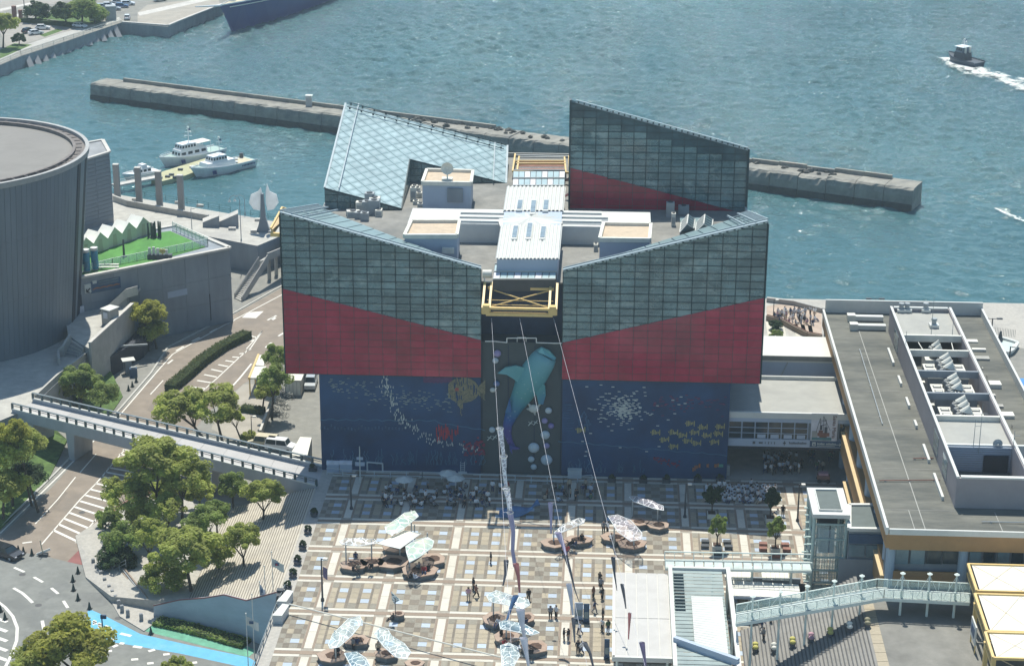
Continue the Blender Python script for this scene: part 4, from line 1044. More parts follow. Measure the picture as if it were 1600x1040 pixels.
for k in range(60):
 a = 725 + 32 * random.random(); c = 700 + random.gauss(0,7); strip(b,a,c,3.2,2.6)
mural_part(b,'red_coral','reef_red',mural)
b = MB()
for a in range(663,706,3): strip(b,a,592 + random.random() * 2,3,9)
mural_part(b,'purple_band','reef_purple',mural)  # row of purple strips along the top of the mural
b = MB()
def poly_line(b,pts,w):
 P = [F(a,c,YM - .01) for a,c in pts]
 for p,q in zip(P[:-1],P[1:]): b.beam((p.x,YM - .01,p.z),(q.x,YM - .01,q.z),.03,w)
def wavy(x0,x1,y0,y1,n,amp): return [(x0 + (x1 - x0) * i / n,y0 + (y1 - y0) * i / n + amp * sin(i * 1.9) + random.uniform(-1,1) * amp * .5) for i in range(n + 1)]
poly_line(b,wavy(500,680,655,657,26,1.2) + wavy(685,758,660,672,10,.8),.10); mural_part(b,'sea_line','plant_line',mural)
b = MB()
for k in range(62):
 a = 505 + random.random() * 252; h = random.uniform(8,26); y0 = 726
 poly_line(b,[(a + random.gauss(0,1.4),y0 - h * i / 4) for i in range(5)],random.choice((.06,.09)))
mural_part(b,'sea_plants','plant_line',mural)
b = MB()
for k in range(26): strip(b,502 + k * 5.3,667 + random.gauss(0,2) + k * .1,2.6,5)
mural_part(b,'reef_band','mural_reef',mural)
# right mural
b = MB()
for k in range(210):
 r = abs(random.gauss(0,1)); th = random.random() * 2 * pi; a = 972 + 24 * r * cos(th); c = 638 + 17 * r * sin(th)
 if 600 < c < 715: strip(b,a,c,4.2,1.1)
for k in range(26): strip(b,885 + random.random() * 190,602 + random.random() * 110,4.5,1.3)
mural_part(b,'fish_shoal','fish_white',mural2)
b = MB()
for k in range(60): a = 1020 + random.random() * 115; strip(b,a,630 + random.gauss(0,6) - (a - 1020) * .03,4,1.1)
mural_part(b,'fish_shoal','reef_purple2',mural2)
b = MB()
for a,c in ((1078,661),(1098,667),(1024,675),(1052,675),(1066,679),(1085,675),(1104,680),(1125,666),(1122,677),(1038,686),(1074,688),(1116,690),(1088,692),(1052,697),(907,671)):
 for k in range(7): strip(b,a - 7 + k * 2.3,c + random.uniform(-1,1),1.2,(2 if k == 0 else 6 + 2.5 * sin(k)) + (3 if k == 6 else 0))
mural_part(b,'yellow_fish','fish_yellow',mural2)
b = MB(); poly_line(b,wavy(872,1136,689,711,34,1),.10)
mural_part(b,'sea_line','plant_line',mural2)
b = MB()
for k in range(34):
 a = 876 + random.random() * 130; h = random.uniform(6,22); y0 = 738
 poly_line(b,[(a + random.gauss(0,1.2),y0 - h * i / 4) for i in range(5)],random.choice((.05,.08)))
mural_part(b,'sea_plants','plant_line',mural2)
b = MB()
for k in range(34): a = 1020 + k * 1.2 + random.random() * 2; strip(b,a,715 + (a - 1020) * .22 + random.gauss(0,2.5),2.2,2)
mural_part(b,'red_coral','reef_red',mural2)
b = MB()
for a,c,w,h in ((1083,733,2,6),(1086,731,2,8),(1089,729,2,5),(1093,727,3,6),(1105,727,2,5),(1107,727,1,6),(1118,727,4,5),(1122,726,2,5)): strip(b,a,c,w,h)
mural_part(b,'orange_coral','fish_orange',mural2)
b = MB(); strip(b,1126,727,8,4.5); mural_part(b,'green_coral','fish_green',mural2)
b = MB()
for k in range(11): strip(b,884 + random.random() * 8,632 + k * 4,8 + random.random() * 6,1.2)
for k in range(40): th = random.random() * 6.3; strip(b,913 + 11 * cos(th) * sqrt(random.random()),660 + 18 * sin(th) * sqrt(random.random()),2.5,3)
mural_part(b,'dim_fish','mural_dim',mural2)
# whale shark relief on the centre wall
YC = YF + .25
sh = thing('whale_shark_sculpture','giant whale shark relief, teal head up and purple tail down, on the centre wall','sculpture',F(820,640,YC))
spine = [(855,556,0.1),(848,560,22),(838,575,24),(826,592,23),(815,610,19),(806,628,15),(798,645,11),(793,662,8),(793,678,6),(797,692,4.5),(803,700,3)]
spine = [(854,553.5,17.5),(848,563,20.5),(836,581,22.5),(825,600,21),(815,618,16.5),(806,634,12.5),(798,650,9.5),(793,664,7.5),(793,678,6),(797,690,4.5),(803,698,3)]
import itertools
bm = bmesh.new(); uvl = bm.loops.layers.uv.new('UVMap'); rings = []
for i,(a,c,r) in enumerate(spine):
 i0,i1 = max(0,i - 1),min(len(spine) - 1,i + 1); d = Vector((spine[i1][0] - spine[i0][0],spine[i1][1] - spine[i0][1])).normalized(); n = Vector((-d.y,d.x))
 ring = []
 for k in range(13):
  th = pi * k / 12; off = n * (r * cos(th)); p = F(a + off.x,c + off.y,YC); dep = r / 11.3 * sin(th) * .75
  ring.append((bm.verts.new((p.x,YC - dep,p.z)),i / (len(spine) - 1)))
 rings.append(ring)
for r0,r1 in zip(rings[:-1],rings[1:]):
 for k in range(12):
  f_ = bm.faces.new((r0[k][0],r0[k + 1][0],r1[k + 1][0],r1[k][0])); f_.smooth = True
  for lp,u in zip(f_.loops,(r0[k][1],r0[k + 1][1],r1[k + 1][1],r1[k][1])): lp[uvl].uv = (u,.5)
f_ = bm.faces.new([v for v,_ in rings[0]]); [setattr(lp[uvl],'uv',(0,.5)) for lp in f_.loops]
me = bpy.data.meshes.new('body');
def finish_bm(bm,nm,m,parent):
 bmesh.ops.recalc_face_normals(bm,faces=bm.faces)
 o0 = wl(parent)
 for v in bm.verts: v.co -= o0
 me = bpy.data.meshes.new(nm); bm.to_mesh(me); bm.free(); me.materials.append(MT[m])
 o = bpy.data.objects.new(nm,me); COL.objects.link(o); o.parent = parent; KIDS.setdefault(parent.name,[]).append(o); return o
finish_bm(bm,'body','shark_skin',sh)
def fin(px,u0,u1,nm,dep=.8):
 bm = bmesh.new(); uvl = bm.loops.layers.uv.new('UVMap'); n = len(px)
 front = [bm.verts.new((F(a,c,YC).x,YC - dep,F(a,c,YC).z)) for a,c in px]; back = [bm.verts.new((F(a,c,YC).x,YC - dep + .35,F(a,c,YC).z)) for a,c in px]
 fs = [bm.faces.new(front),bm.faces.new(back[::-1])] + [bm.faces.new((front[i],back[i],back[(i + 1) % n],front[(i + 1) % n])) for i in range(n)]
 for f_ in fs:
  for lp in f_.loops: i = (front + back).index(lp.vert) % n; lp[uvl].uv = (u0 + (u1 - u0) * (0 if n < 2 else abs(i / (n - 1) * 2 - 1)),.5)
 finish_bm(bm,nm,'shark_skin',sh)
fin([(824,572),(806,568),(790,571),(778,580),(792,582),(802,588),(812,596)],.12,.3,'fin')
fin([(846,592),(852,600),(853,614),(849,628),(842,628),(838,612),(834,602)],.55,.3,'fin')
fin([(797,618),(790,640),(800,640)],.55,.6,'fin',1.0)
fin([(796,690),(803,694),(813,697),(806,699),(800,698),(801,706),(797,700)],.9,1,'tail')
b = MB(); p = F(862,566,YC)
q = [F(838,547,YC - .5),F(846,543,YC - 1.0),F(858,548,YC - 1.1),F(869,560,YC - .6),F(866,563,YC - 1.1),F(852,555,YC - 1.3),F(841,550,YC - 1.1)]
b.slab(q,(0,.4,0)); b.build('mouth','shark_a',sh)
for k,(a,c,r,m) in enumerate(((777,552,6,'lilac_ball'),(774,563,5,'pale_ball'),(776,599,5,'fabric_blue'),(769,671,5,'pale_ball'),(857,641,5.5,'pale_ball'),(851,657,5,'lilac_ball'),(861,665,5,'violet_ball'),(852,679,7.5,'pale_ball'),(854,696,5,'lilac_ball'),(834,699,9,'pale_ball'),(830,717,5.3,'pale_ball'),(854,718,9.3,'pale_ball'),(834,729,5,'pale_ball'))):
 p = F(a,c,YC - .3); R_ = r / 11.4
 labs = ['lilac jelly dome at the top left of the shark wall','pale blue jelly dome touching the lilac one','dark blue flattened dome below the left fin','pale dome low on the left of the tail','pale dome right of the turtle','lilac dome under the pale one beside the turtle','small violet dome at the right edge of the row','medium pale dome mid right of the tail','small lilac dome between two large domes','large pale dome left of the right-hand row','small pale dome under the large left one','large pale dome at the bottom right of the wall','lowest small pale dome above the rail']
 t = thing('jellyfish_dome',labs[k],'sculpture',p)
 b = MB(); b.ball(p,R_,R_ * .6,R_ * .95,16,8); b.build('dome',m,t,smooth=True)
 b = MB()
 for j in range(8):
  th = 2 * pi * j / 8; b.tube(p + Vector((0,-R_ * .6,0)),p + Vector((cos(th) * R_ * .75,-R_ * .42,sin(th) * R_ * .7)),.03,n=4)
 b.build('ribs','fish_white' if m == 'pale_ball' else 'lilac_ball',t)
t = thing('turtle_sculpture','white sea turtle relief beside the shark fin','sculpture',F(834,638,YC - .2)); p = wl(t)
b = MB(); b.ball(p,.75,.35,.62,14,6); b.build('shell','fish_white',t,smooth=True)
for dx,dz,ex,ez in ((-.5,.4,-.85,.85),(.55,.3,.95,.75),(.1,-.55,.2,-1.0),(-.7,-.1,-1.0,-.05)):
 b = MB(); b.tube(p + Vector((dx,0,dz)),p + Vector((ex,0,ez)),.2,.06); b.build('flipper','fish_white',t)
t = thing('turtle_sculpture','small pale turtle relief on the left side of the shark wall','sculpture',F(770,609,YC - .2)); p = wl(t)
b = MB(); b.ball(p,.42,.25,.36,12,6); b.build('shell','fish_white',t,smooth=True)
b = MB(); b.tube(p + Vector((.3,0,.1)),p + Vector((.55,0,.3)),.12,.05); b.build('flipper','fish_white',t)
for k,(a,c) in enumerate(((829,661),(837,660),(765,684),(773,683))):
 p = F(a,c,YC - .1); t = thing('fish_sculpture',['white crossed swimmer relief below the turtle, left one','white crossed swimmer relief below the turtle, right one','white crossed swimmer relief at the far left by the tail','white crossed swimmer relief nearest the purple tail'][k],'sculpture',p)
 b = MB(); b.tube(p + Vector((-.3,0,-.35)),p + Vector((.25,0,.35)),.07); b.tube(p + Vector((-.3,0,.2)),p + Vector((.3,0,-.1)),.05); b.build('figure','fish_white',t)
# ---------------------------------------------------------------- left side: drum museum, wedge, green terrace, walls, stairs, footbridge
random.seed(21)
dc = Vector((-108.3,307.2,0)); DZ = 30.0; RT,RB = 23.7,20.3
drum = thing('drum_museum','huge dark metal inverted-cone museum drum at the left edge with a flat grey roof','museum',dc)
n = 150
def stave(a0,a1,z0,z1,off=0.0):
 r = lambda z: RB + (RT - RB) * z / DZ + off
 P = lambda a,z,rr: Vector((dc.x + cos(a) * rr,dc.y + sin(a) * rr,z))
 b = MB(); b.solid([P(a0,z0,r(z0)),P(a1,z0,r(z0)),P(a1,z0,r(z0) - .5),P(a0,z0,r(z0) - .5)],[P(a0,z1,r(z1)),P(a1,z1,r(z1)),P(a1,z1,r(z1) - .5),P(a0,z1,r(z1) - .5)])
 return b
for i in range(n):
 a0 = 2 * pi * i / n; a1 = 2 * pi * (i + .95) / n; am = (a0 + a1) / 2
 if not (-2.3 < (am if am < pi else am - 2 * pi) < .9): continue
 for z0,z1 in ((0,9.97),(10,19.97),(20,DZ - .9)):
  o = stave(a0,a1,z0,z1,random.uniform(0,.012)).build('cladding_panel','drum_metal',drum)
b = MB(); b.lathe(dc,[(RB - .3,-.2),(RT - .45,DZ - 1.3)],96); b.build('drum_shell','black_blue',drum)
b = MB(); b.lathe(dc + Vector((0,0,DZ)),[(RT + .1,-.9),(RT + .18,0),(RT - .45,0),(RT - .45,-.6)],96,cap=False); b.build('rim','drum_edge',drum,smooth=False)
b = MB(); b.lathe(dc + Vector((0,0,DZ)),[(RT - .45,-.55),(RT - 2.0,-.55),(RT - 2.0,-.1),(RT - 2.5,-.1),(RT - 2.5,-.7)],96,cap=False); b.build('inner_gutter','rust_grey',drum)
b = MB(); b.lathe(dc + Vector((0,0,DZ)),[(.1,-.65),(RT - 2.45,-.68)],96,cap=False); b.build('roof_surface','roof_drum',drum)
b = MB()
for k in range(60):
 a = 2 * pi * k / 60; c,s = cos(a),sin(a); b.beam((dc.x + c * (RT - 1),dc.y + s * (RT - 1),DZ - .15),(dc.x + c * (RT - 2.2),dc.y + s * (RT - 2.2),DZ - .15),.12,.12)
tag(b.build('gutter_rung','rust_grey',drum),kind='stuff')
# dark vertical seam at the right of the drum
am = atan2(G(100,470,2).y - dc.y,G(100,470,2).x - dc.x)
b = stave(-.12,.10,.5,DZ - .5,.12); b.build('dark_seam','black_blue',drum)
# wedge-shaped wing behind
wg = thing('wedge_building','grey panelled wedge building between the drum and the harbour promenade','building',G(178,347,0))
A,Bq = G(178,347,0),G(108,368,0); tA,tB = up(178,347,238),up(108,368,284) + 3
C1 = A + Vector((-3.5,9,0)); D1 = Bq + Vector((-6,12,0))
b = MB(); b.solid([A,Bq,D1,C1],[Vector((A.x,A.y,tA)),Vector((Bq.x,Bq.y,tB)),Vector((D1.x,D1.y,tB)),Vector((C1.x,C1.y,tA))]); b.build('body','concrete_dark',wg)
d = (Bq - A); L_ = d.length; d = d.normalized(); nn = Vector((d.y,-d.x,0)); nn = nn if nn.y < 0 else -nn
for j in range(18):
 for i in range(3):
  u0,u1 = L_ * i / 3 + .04,L_ * (i + 1) / 3 - .04; z0 = 1 + j * tA / 18; z1 = z0 + tA / 18 - .07
  q = clip([(u0,z0),(u1,z0),(u1,z1),(u0,z1)],(tB - tA) / L_,-1,tA - .05)
  if area(q) > .1:
   b = MB(); b.solid([A + d * u + Vector((0,0,v)) for u,v in q],[A + d * u + nn * .1 + Vector((0,0,v)) for u,v in q]); b.build('cladding_panel','drum_metal',wg)
b = MB(); q = [(A.x,A.y),(Bq.x,Bq.y),(D1.x,D1.y),(C1.x,C1.y)]
for (p,z0),(r_,z1) in (((A,tA),(Bq,tB)),((A,tA),(C1,tA)),((C1,tA),(D1,tB))): b.beam(Vector((p.x,p.y,z0 + .1)),Vector((r_.x,r_.y,z1 + .1)),.7,.3)
b.build('coping','concrete_light',wg)
# green terrace building
ZG = 8.0
gt = thing('terrace_building','concrete building with an artificial-turf roof terrace above the road','building',G(360,502,ZR))
top = [G(100,439,ZG),G(359,388,ZG),G(276,353,ZG),G(225,362,ZG),G(225,352,ZG),G(150,372,ZG),G(100,395,ZG)]
b = MB(); b.prism([un(p) for p in top],ZR,ZG - .02); b.build('body','wall_blue_grey',gt)
fa,fb = top[0],top[1]; d = (fb - fa).normalized(); nn = Vector((d.y,-d.x,0)); nn = nn if nn.y < 0 else -nn; L_ = (fb - fa).length
def onwall(u0,u1,z0,z1,name,m,out=.08,b=None):
 b = b or MB(); P = [fa + d * u0,fa + d * u1]; q = [Vector((p.x,p.y,z)) for p,z in ((P[0],z0),(P[1],z0),(P[1],z1),(P[0],z1))]
 b.solid(q,[p + nn * out for p in q]); return b.build(name,m,gt) if name else None
nb = 7
for i in range(nb):
 for j,(z0,z1) in enumerate(((-5.4,-1.2),(-1.15,3.2),(3.25,7.9))):
  onwall(L_ * i / nb + .04,L_ * (i + 1) / nb - .04,z0,z1,'wall_slab','wall_blue_grey',.06)
def uat(px,py,z): p = G(px,py,z); return (p - fa).xy.dot(d.xy)
def wallpt(px,py):   # intersect the ray with the front wall plane
 return PL(px,py,fa,nn)
def onw(px0,py0,px1,py1,name,m,out=.14):
 a,c = wallpt(px0,py0),wallpt(px1,py1); u0,u1 = (a - fa).dot(d),(c - fa).dot(d); return onwall(u0,u1,min(a.z,c.z),max(a.z,c.z),name,m,out)
onw(327,459,330,500,'wall_joint','black_blue',.1)
onw(262,466,292,450,'wall_patch','service_wall',.09);
onw(98,510,127,460,'doorway','black_blue',.08); onw(121,493,130,477,'door_panel','fabric_pale',.3)
sg = onw(142,458,187,432,'poster','sign_blue',.22)
def letters(parent,pw,cells,m,out,name='lettering'):
 b = MB()
 for (px0,py0,px1,py1) in cells:
  a,c = wallpt(px0,py0),wallpt(px1,py1); u0,u1 = (a - fa).dot(d),(c - fa).dot(d); z0,z1 = min(a.z,c.z),max(a.z,c.z)
  P = [fa + d * u0,fa + d * u1]; q = [Vector((p.x,p.y,z)) + nn * (out - .02) for p,z in ((P[0],z0),(P[1],z0),(P[1],z1),(P[0],z1))]
  b.solid(q,[p + nn * .05 for p in q])
 tag(b.build(name,m,gt),kind='stuff')
random.seed(2)
letters(gt,0,[(153 + k * 2.1,441 - k * .42,154.5 + k * 2.1,438.6 - k * .42) for k in range(15)] + [(153 + k * 2.1,444.6 - k * .42,154.3 + k * 2.1,442.6 - k * .42) for k in range(15)],'window_sky',.24)
onw(144,443,150,437,'poster_badge','fish_white',.25)
letters(gt,0,[(144 + k * 2.6,452 - k * .5 - abs(sin(k * .8)) * .8,146.6 + k * 2.6,450.6 - k * .5 - abs(sin(k * .8)) * 1.6) for k in range(16)],'fish_orange',.24,'poster_skyline')
onw(132,458,142,442,'arrow_sign','fish_white',.22)
b = MB(); P = [wallpt(140,449.5),wallpt(134.5,455.5),wallpt(134.3,451),wallpt(138.8,456)]
o_ = nn * .26
b.beam(P[0] + o_,P[1] + o_,.05,.22); b.beam(P[2] + o_,P[1] + o_,.05,.2); b.beam(P[3] + o_,P[1] + o_,.05,.2); b.build('arrow','black',gt)
b = MB()
ins = lambda k: [top[i] for i in k]
for p,q in zip(top,top[1:] + top[:1]): b.beam(p + Vector((0,0,.1)),q + Vector((0,0,.1)),.8,.35)
b.build('parapet','concrete_light',gt)
b = MB(); q = [G(100,436,ZG),G(185,420,ZG),(G(195,421,ZG)),G(322,386,ZG),G(266,361,ZG),G(245,364,ZG),G(160,392,ZG),G(108,398,ZG),G(98,410,ZG)]
b.face([p + Vector((0,0,.03)) for p in q]); b.build('turf','turf',gt)
b = MB()
for a0 in range(24):
 t = a0 / 24 * 2 * pi; t2 = (a0 + 1) / 24 * 2 * pi; c = G(108,418,ZG + .04); rr = 3.2
 p,q = c + Vector((cos(t) * rr,sin(t) * rr * 1.6,.0)),c + Vector((cos(t2) * rr,sin(t2) * rr * 1.6,.0)); b.beam(p,q,.22,.02)
b.build('turf_line','white_paint',gt)
# glass balustrade
def balustrade(pts,z,name='balustrade',lab='',cat='railing',h=1.1,sp=2.0,post='grey_metal',glass='glass_clear',rails=(1.0,),parent=None):
 P = [G(a,c,z) if not isinstance(a,Vector) else a for a,c in pts]; P = [p if isinstance(p,Vector) else p for p in P]
 t = parent or thing(name,lab,cat,P[0])
 for p,q in zip(P[:-1],P[1:]):
  L = (q - p).length; n = max(1,round(L / sp))
  if glass:
   for i in range(n):
    b = MB(); a,c = p.lerp(q,(i + .04) / n),p.lerp(q,(i + .96) / n); b.beam(a + Vector((0,0,h * .5)),c + Vector((0,0,h * .5)),.03,h * .85); b.build('glass_pane',glass,t)
  for i in range(n + 1):
   b = MB(); a = p.lerp(q,i / n); b.beam(a,a + Vector((0,0,h)),.09); b.build('post',post,t)
  for r in rails:
   b = MB(); b.beam(p + Vector((0,0,h * r)),q + Vector((0,0,h * r)),.08,.08); b.build('rail',post,t)
 return t
balustrade([(98,432),(140,424),(176,415),(325,384)],ZG,lab='glass balustrade along the front of the green roof terrace',h=1.3,sp=1.6,post='mint')
balustrade([(325,384),(270,359)],ZG,lab='wire balustrade on the right side of the green roof terrace',h=1.5,sp=1.3,post='mint',glass='glass_clear')
# white gabled tents
tl = ['leftmost white gabled tent on the turf, behind the blue cylinders','second white gabled tent from the left on the turf','white gabled tent with a dark bush at its door','fourth white gabled tent, between the bush tent and the last one','rightmost white gabled tent beside the dark upright shrubs']
for k in range(5):
 x,y = 130 + k * 22.3,401 - k * 8.1   # front bottom centre
 p = G(x + 6,y - .5,ZG + .03); t = thing('gable_tent',tl[k],'tent',p,'white tents on the green terrace')
 # local axes: width along image-right, depth along up-left
 u = (G(x + 26,y - 8.0,ZG) - G(x,y,ZG)); u = u.normalized(); v = Vector((-u.y,u.x,0)); w,dp,h,hr = 1.75,3.0,1.8,3.4
 bb = [p - u * w,p + u * w,p + u * w + v * dp,p - u * w + v * dp]
 Z = Vector((0,0,1)); b = MB(); b.solid(bb,[q + Z * h for q in bb]); b.build('wall','tent',t)
 b = MB(); r0,r1 = p + Z * hr,p + v * dp + Z * hr
 b.face([bb[0] + Z * h,bb[1] + Z * h,r0]); b.face([bb[2] + Z * h,bb[3] + Z * h,r1]); b.build('gable','tent',t)
 for s,(e0,e1) in ((0,(bb[0],bb[3])),(1,(bb[1],bb[2]))):
  b = MB(); o1 = (-u if s == 0 else u) * .1; b.slab([e0 + Z * (h - .1) + o1 - v * .1,e1 + Z * (h - .1) + o1 + v * .1,r1 + v * .1 + Z * .05,r0 - v * .1 + Z * .05],(0,0,-.06)); b.build('roof','tent_roof_lit',t)
 b = MB(); q = p - v * .03; b.solid([q - u * .6,q + u * .5,q + u * .5 + v * .02,q - u * .6 + v * .02],[q - u * .4 + Z * 2.2,q + u * .3 + Z * 2.2,q + u * .3 + Z * 2.2 + v * .02,q - u * .4 + Z * 2.2]); b.build('door_flap','boat_tan',t)
for k,(a,c,yt) in enumerate(((136,424,389),(149,421,386))):
 p = G(a,c,ZG); t = thing('display_cylinder',['blue display cylinder with white cap, the left one of two','blue display cylinder with white cap, the right one of two'][k],'cylinder',p)
 h = up(a,c,yt,ZG) - ZG; b = MB(); b.lathe(p,[(.62,0),(.62,h - .5)],20); b.build('tank','tank_blue',t,smooth=False)
 b = MB(); b.lathe(p,[(.64,h - .5),(.64,h - .05),(.5,h)],20); b.build('cap','white_metal',t); b = MB(); b.lathe(p,[(.66,0),(.66,.25)],20); b.build('foot','concrete',t)
t = thing('letter_sign','white lettering and yellow heart photo sign on a dark plinth at the turf edge','sign',G(250,404,ZG)); p = wl(t)
b = MB(); b.cbox(p,4.2,.9,.8,.08); b.build('plinth','dark_metal',t)
for dx,hh in ((-1.7,1.2),(-1.0,1.3),(-.3,1.1),(1.2,.9)): b = MB(); b.cbox(p + Vector((dx,-.1,.8)),.45,.25,hh,.08); b.build('letter','white_metal',t)
b = MB()
for s in (-1,1): b.lathe((0,0,0),[(.28,0),(.28,.2)],12); b.v = b.v
b = MB()
for s in (-1,1):
 bb = MB(); bb.lathe((0,0,0),[(.3,0),(.3,.22)],12); base = len(b.v); b.v += [(x + p.x + .55 + s * .24,p.y - .1 - z,y + p.z + 1.5) for x,y,z in bb.v]; b.f += [tuple(i + base for i in f) for f in bb.f]; b.m += bb.m
b.solid([(p.x + .03,p.y - .1,p.z + 1.38),(p.x + 1.07,p.y - .1,p.z + 1.38),(p.x + 1.07,p.y - .3,p.z + 1.38),(p.x + .03,p.y - .3,p.z + 1.38)][::-1],[(p.x + .5,p.y - .1,p.z + .85),(p.x + .6,p.y - .1,p.z + .85),(p.x + .6,p.y - .3,p.z + .85),(p.x + .5,p.y - .3,p.z + .85)][::-1]); b.build('heart','fish_yellow',t)
for k,(a,c) in enumerate(((170,417),(170,421))):
 t = thing('bench',['white slatted bench on the terrace, rear one beside the cylinders','white slatted bench on the terrace, front one beside the cylinders'][k],'bench',G(a,c,ZG)); p = wl(t)
 b = MB(); b.cbox(p + Vector((0,0,.4)),3.4,.5,.12,.1); b.build('seat','off_white',t)
 for s in (-1.3,1.3): b = MB(); b.cbox(p + Vector((s,.0,0)),.12,.4,.4); b.build('leg','grey_metal',t)
for k,(a,c,s) in enumerate(((107,412,1),(104,425,1))):
 t = thing('parasol_table',['square white table at the left end of the turf','low white table partly hidden by the drum'][k],'table',G(a,c,ZG)); p = wl(t)
 b = MB(); b.cbox(p + Vector((0,0,1.3)),1.5,1.5,.1); b.build('table_top','white_metal',t); b = MB(); b.tube(p,p + Vector((0,0,1.3)),.08); b.build('leg','grey_metal',t)
# paved strip on terrace edge
# decks in front of the terrace building
lit = [G(a,c,2.0) for a,c in [(86,500),(101,470),(215,455),(206,484),(197,491),(139,544),(128,538),(107,524),(104,508)]]
b = MB(); b.prism([un(p) for p in lit],ZR,2.0,0,1); struct(b.build('museum_deck',['concrete_dark','deck']))
sh_ = [G(a,c,0) for a,c in [(-150,560),(-60,520),(90,500),(132,530),(154,545),(92,592),(56,626),(26,646),(-80,690)]]
b = MB(); b.prism([un(p) for p in sh_],ZR,0,0,1); struct(b.build('museum_forecourt',['concrete_dark','deck']))
rw = thing('retaining_wall','concrete retaining wall with a bright coping sloping down beside the road underpass','wall',G(138,545,2))
p,q = G(139,545,2),G(206,483,2)
b = MB(); nv = Vector((.35,-.2,0)); b.solid([Vector((p.x,p.y,ZR)),Vector((q.x,q.y,ZR)),Vector((q.x,q.y,ZR)) + nv,Vector((p.x,p.y,ZR)) + nv],[Vector((p.x,p.y,3)),Vector((q.x,q.y,3)),Vector((q.x,q.y,3)) + nv,Vector((p.x,p.y,3)) + nv]); b.build('wall_body','concrete',rw)
b = MB(); b.beam(Vector((p.x,p.y,3.1)) + nv / 2,Vector((q.x,q.y,3.1)) + nv / 2,.6,.2); b.build('coping','concrete_light',rw)
rw2 = thing('parapet_wall','shadowed parapet stepping down from the museum deck to the footbridge','wall',G(154,545,0))
P = [G(a,c,0) for a,c in [(154,545),(92,592),(56,626)]]
for p,q in zip(P[:-1],P[1:]): b = MB(); b.beam(p + Vector((0,0,.5)),q + Vector((0,0,.5)),.35,1.0); b.build('wall_body','concrete',rw2)
b = MB(); q = [G(a,c,0) for a,c in [(154,545),(92,592),(56,626)]]
for p,r_ in zip(q[:-1],q[1:]): b.solid([Vector((p.x,p.y,ZR)),Vector((r_.x,r_.y,ZR)),Vector((r_.x + .3,r_.y - .2,ZR)),Vector((p.x + .3,p.y - .2,ZR))],[Vector((p.x,p.y,0)),Vector((r_.x,r_.y,0)),Vector((r_.x + .3,r_.y - .2,0)),Vector((p.x + .3,p.y - .2,0))])
b.build('wall_face','concrete',rw2)
# museum stairs
ms = thing('museum_stair','wide shaded stair going down from the sunlit deck beside the drum','stair',G(110,545,0))
for i in range(9):
 t = i / 9; a = [G(90 + 17 * t,556 - 30 * t,2 * t),G(120 + 10 * t,558 - 16 * t,2 * t)]; t2 = 1; e = [G(107,524,2),G(131,541,2)]
 b = MB(); b.prism([un(a[0]),un(a[1]),un(e[1]),un(e[0])],0,.2 * (i + 1)); b.build('step','concrete_dark' if i % 2 else 'concrete',ms)
b = MB(); P = [(104,508,3),(107,522,3),(96,540,1.8),(89,546,1.2),(90,560,1.1)]; P = [G(a,c,z) for a,c,z in P]
for p,q in zip(P[:-1],P[1:]): b.solid([Vector((p.x,p.y,0)),Vector((q.x,q.y,0)),Vector((q.x + .4,q.y,0)),Vector((p.x + .4,p.y,0))],[p,q,q + Vector((.4,0,0)),p + Vector((.4,0,0))])
b.build('side_wall','concrete',ms)
# ramp stair against the terrace wall + ticket box
rs_ = thing('side_stair','narrow concrete stair climbing the terrace wall to a small landing','stair',G(156,488,2))
a0,a1 = G(156,488,2),G(198,470,2)
p0_,p1_,p2_ = G(153,490,2),F(197,451,G(197,478,2).y),F(215,446,G(215,474,2).y)
for i in range(10):
 t,t2 = i / 10,(i + 1) / 10; A_,B_ = p0_.lerp(p1_,t),p0_.lerp(p1_,t2); b = MB(); b.solid([Vector((A_.x,A_.y,2)),Vector((B_.x,B_.y,2)),Vector((B_.x,B_.y + 1.6,2)),Vector((A_.x,A_.y + 1.6,2))],[Vector((A_.x,A_.y,B_.z - .8)),Vector((B_.x,B_.y,B_.z - .8)),Vector((B_.x,B_.y + 1.6,B_.z - .8)),Vector((A_.x,A_.y + 1.6,B_.z - .8))]); b.build('step','concrete',rs_)
b = MB()
for (s,e) in ((p0_,p1_),(p1_,p2_)):
 b.solid([s - Vector((0,.25,1.6)),e - Vector((0,.25,1.6)),e - Vector((0,0,1.6)),s - Vector((0,0,1.6))],[s - Vector((0,.25,0)),e - Vector((0,.25,0)),e,s])
b.build('parapet','concrete_light',rs_)
b = MB(); b.slab([p1_ + Vector((0,0,-.9)),p2_ + Vector((0,0,-.9)),p2_ + Vector((0,2,-.9)),p1_ + Vector((0,2,-.9))],(0,0,-.5)); b.build('landing','concrete',rs_)
t = thing('ticket_booth','small grey booth with a white roof on the museum deck edge','booth',G(173,505,2)); p = wl(t)
b = MB(); b.cbox(p,1.8,2.2,2.6,-.5); b.build('body','concrete',t); b = MB(); b.cbox(p + Vector((0,0,2.6)),2.1,2.5,.15,-.5); b.build('roof','white_metal',t)
b = MB(); b.cbox(p + Vector((-.5,-1.12,1.2)),.9,.1,1.1,-.5); b.build('window','fabric_pale',t)
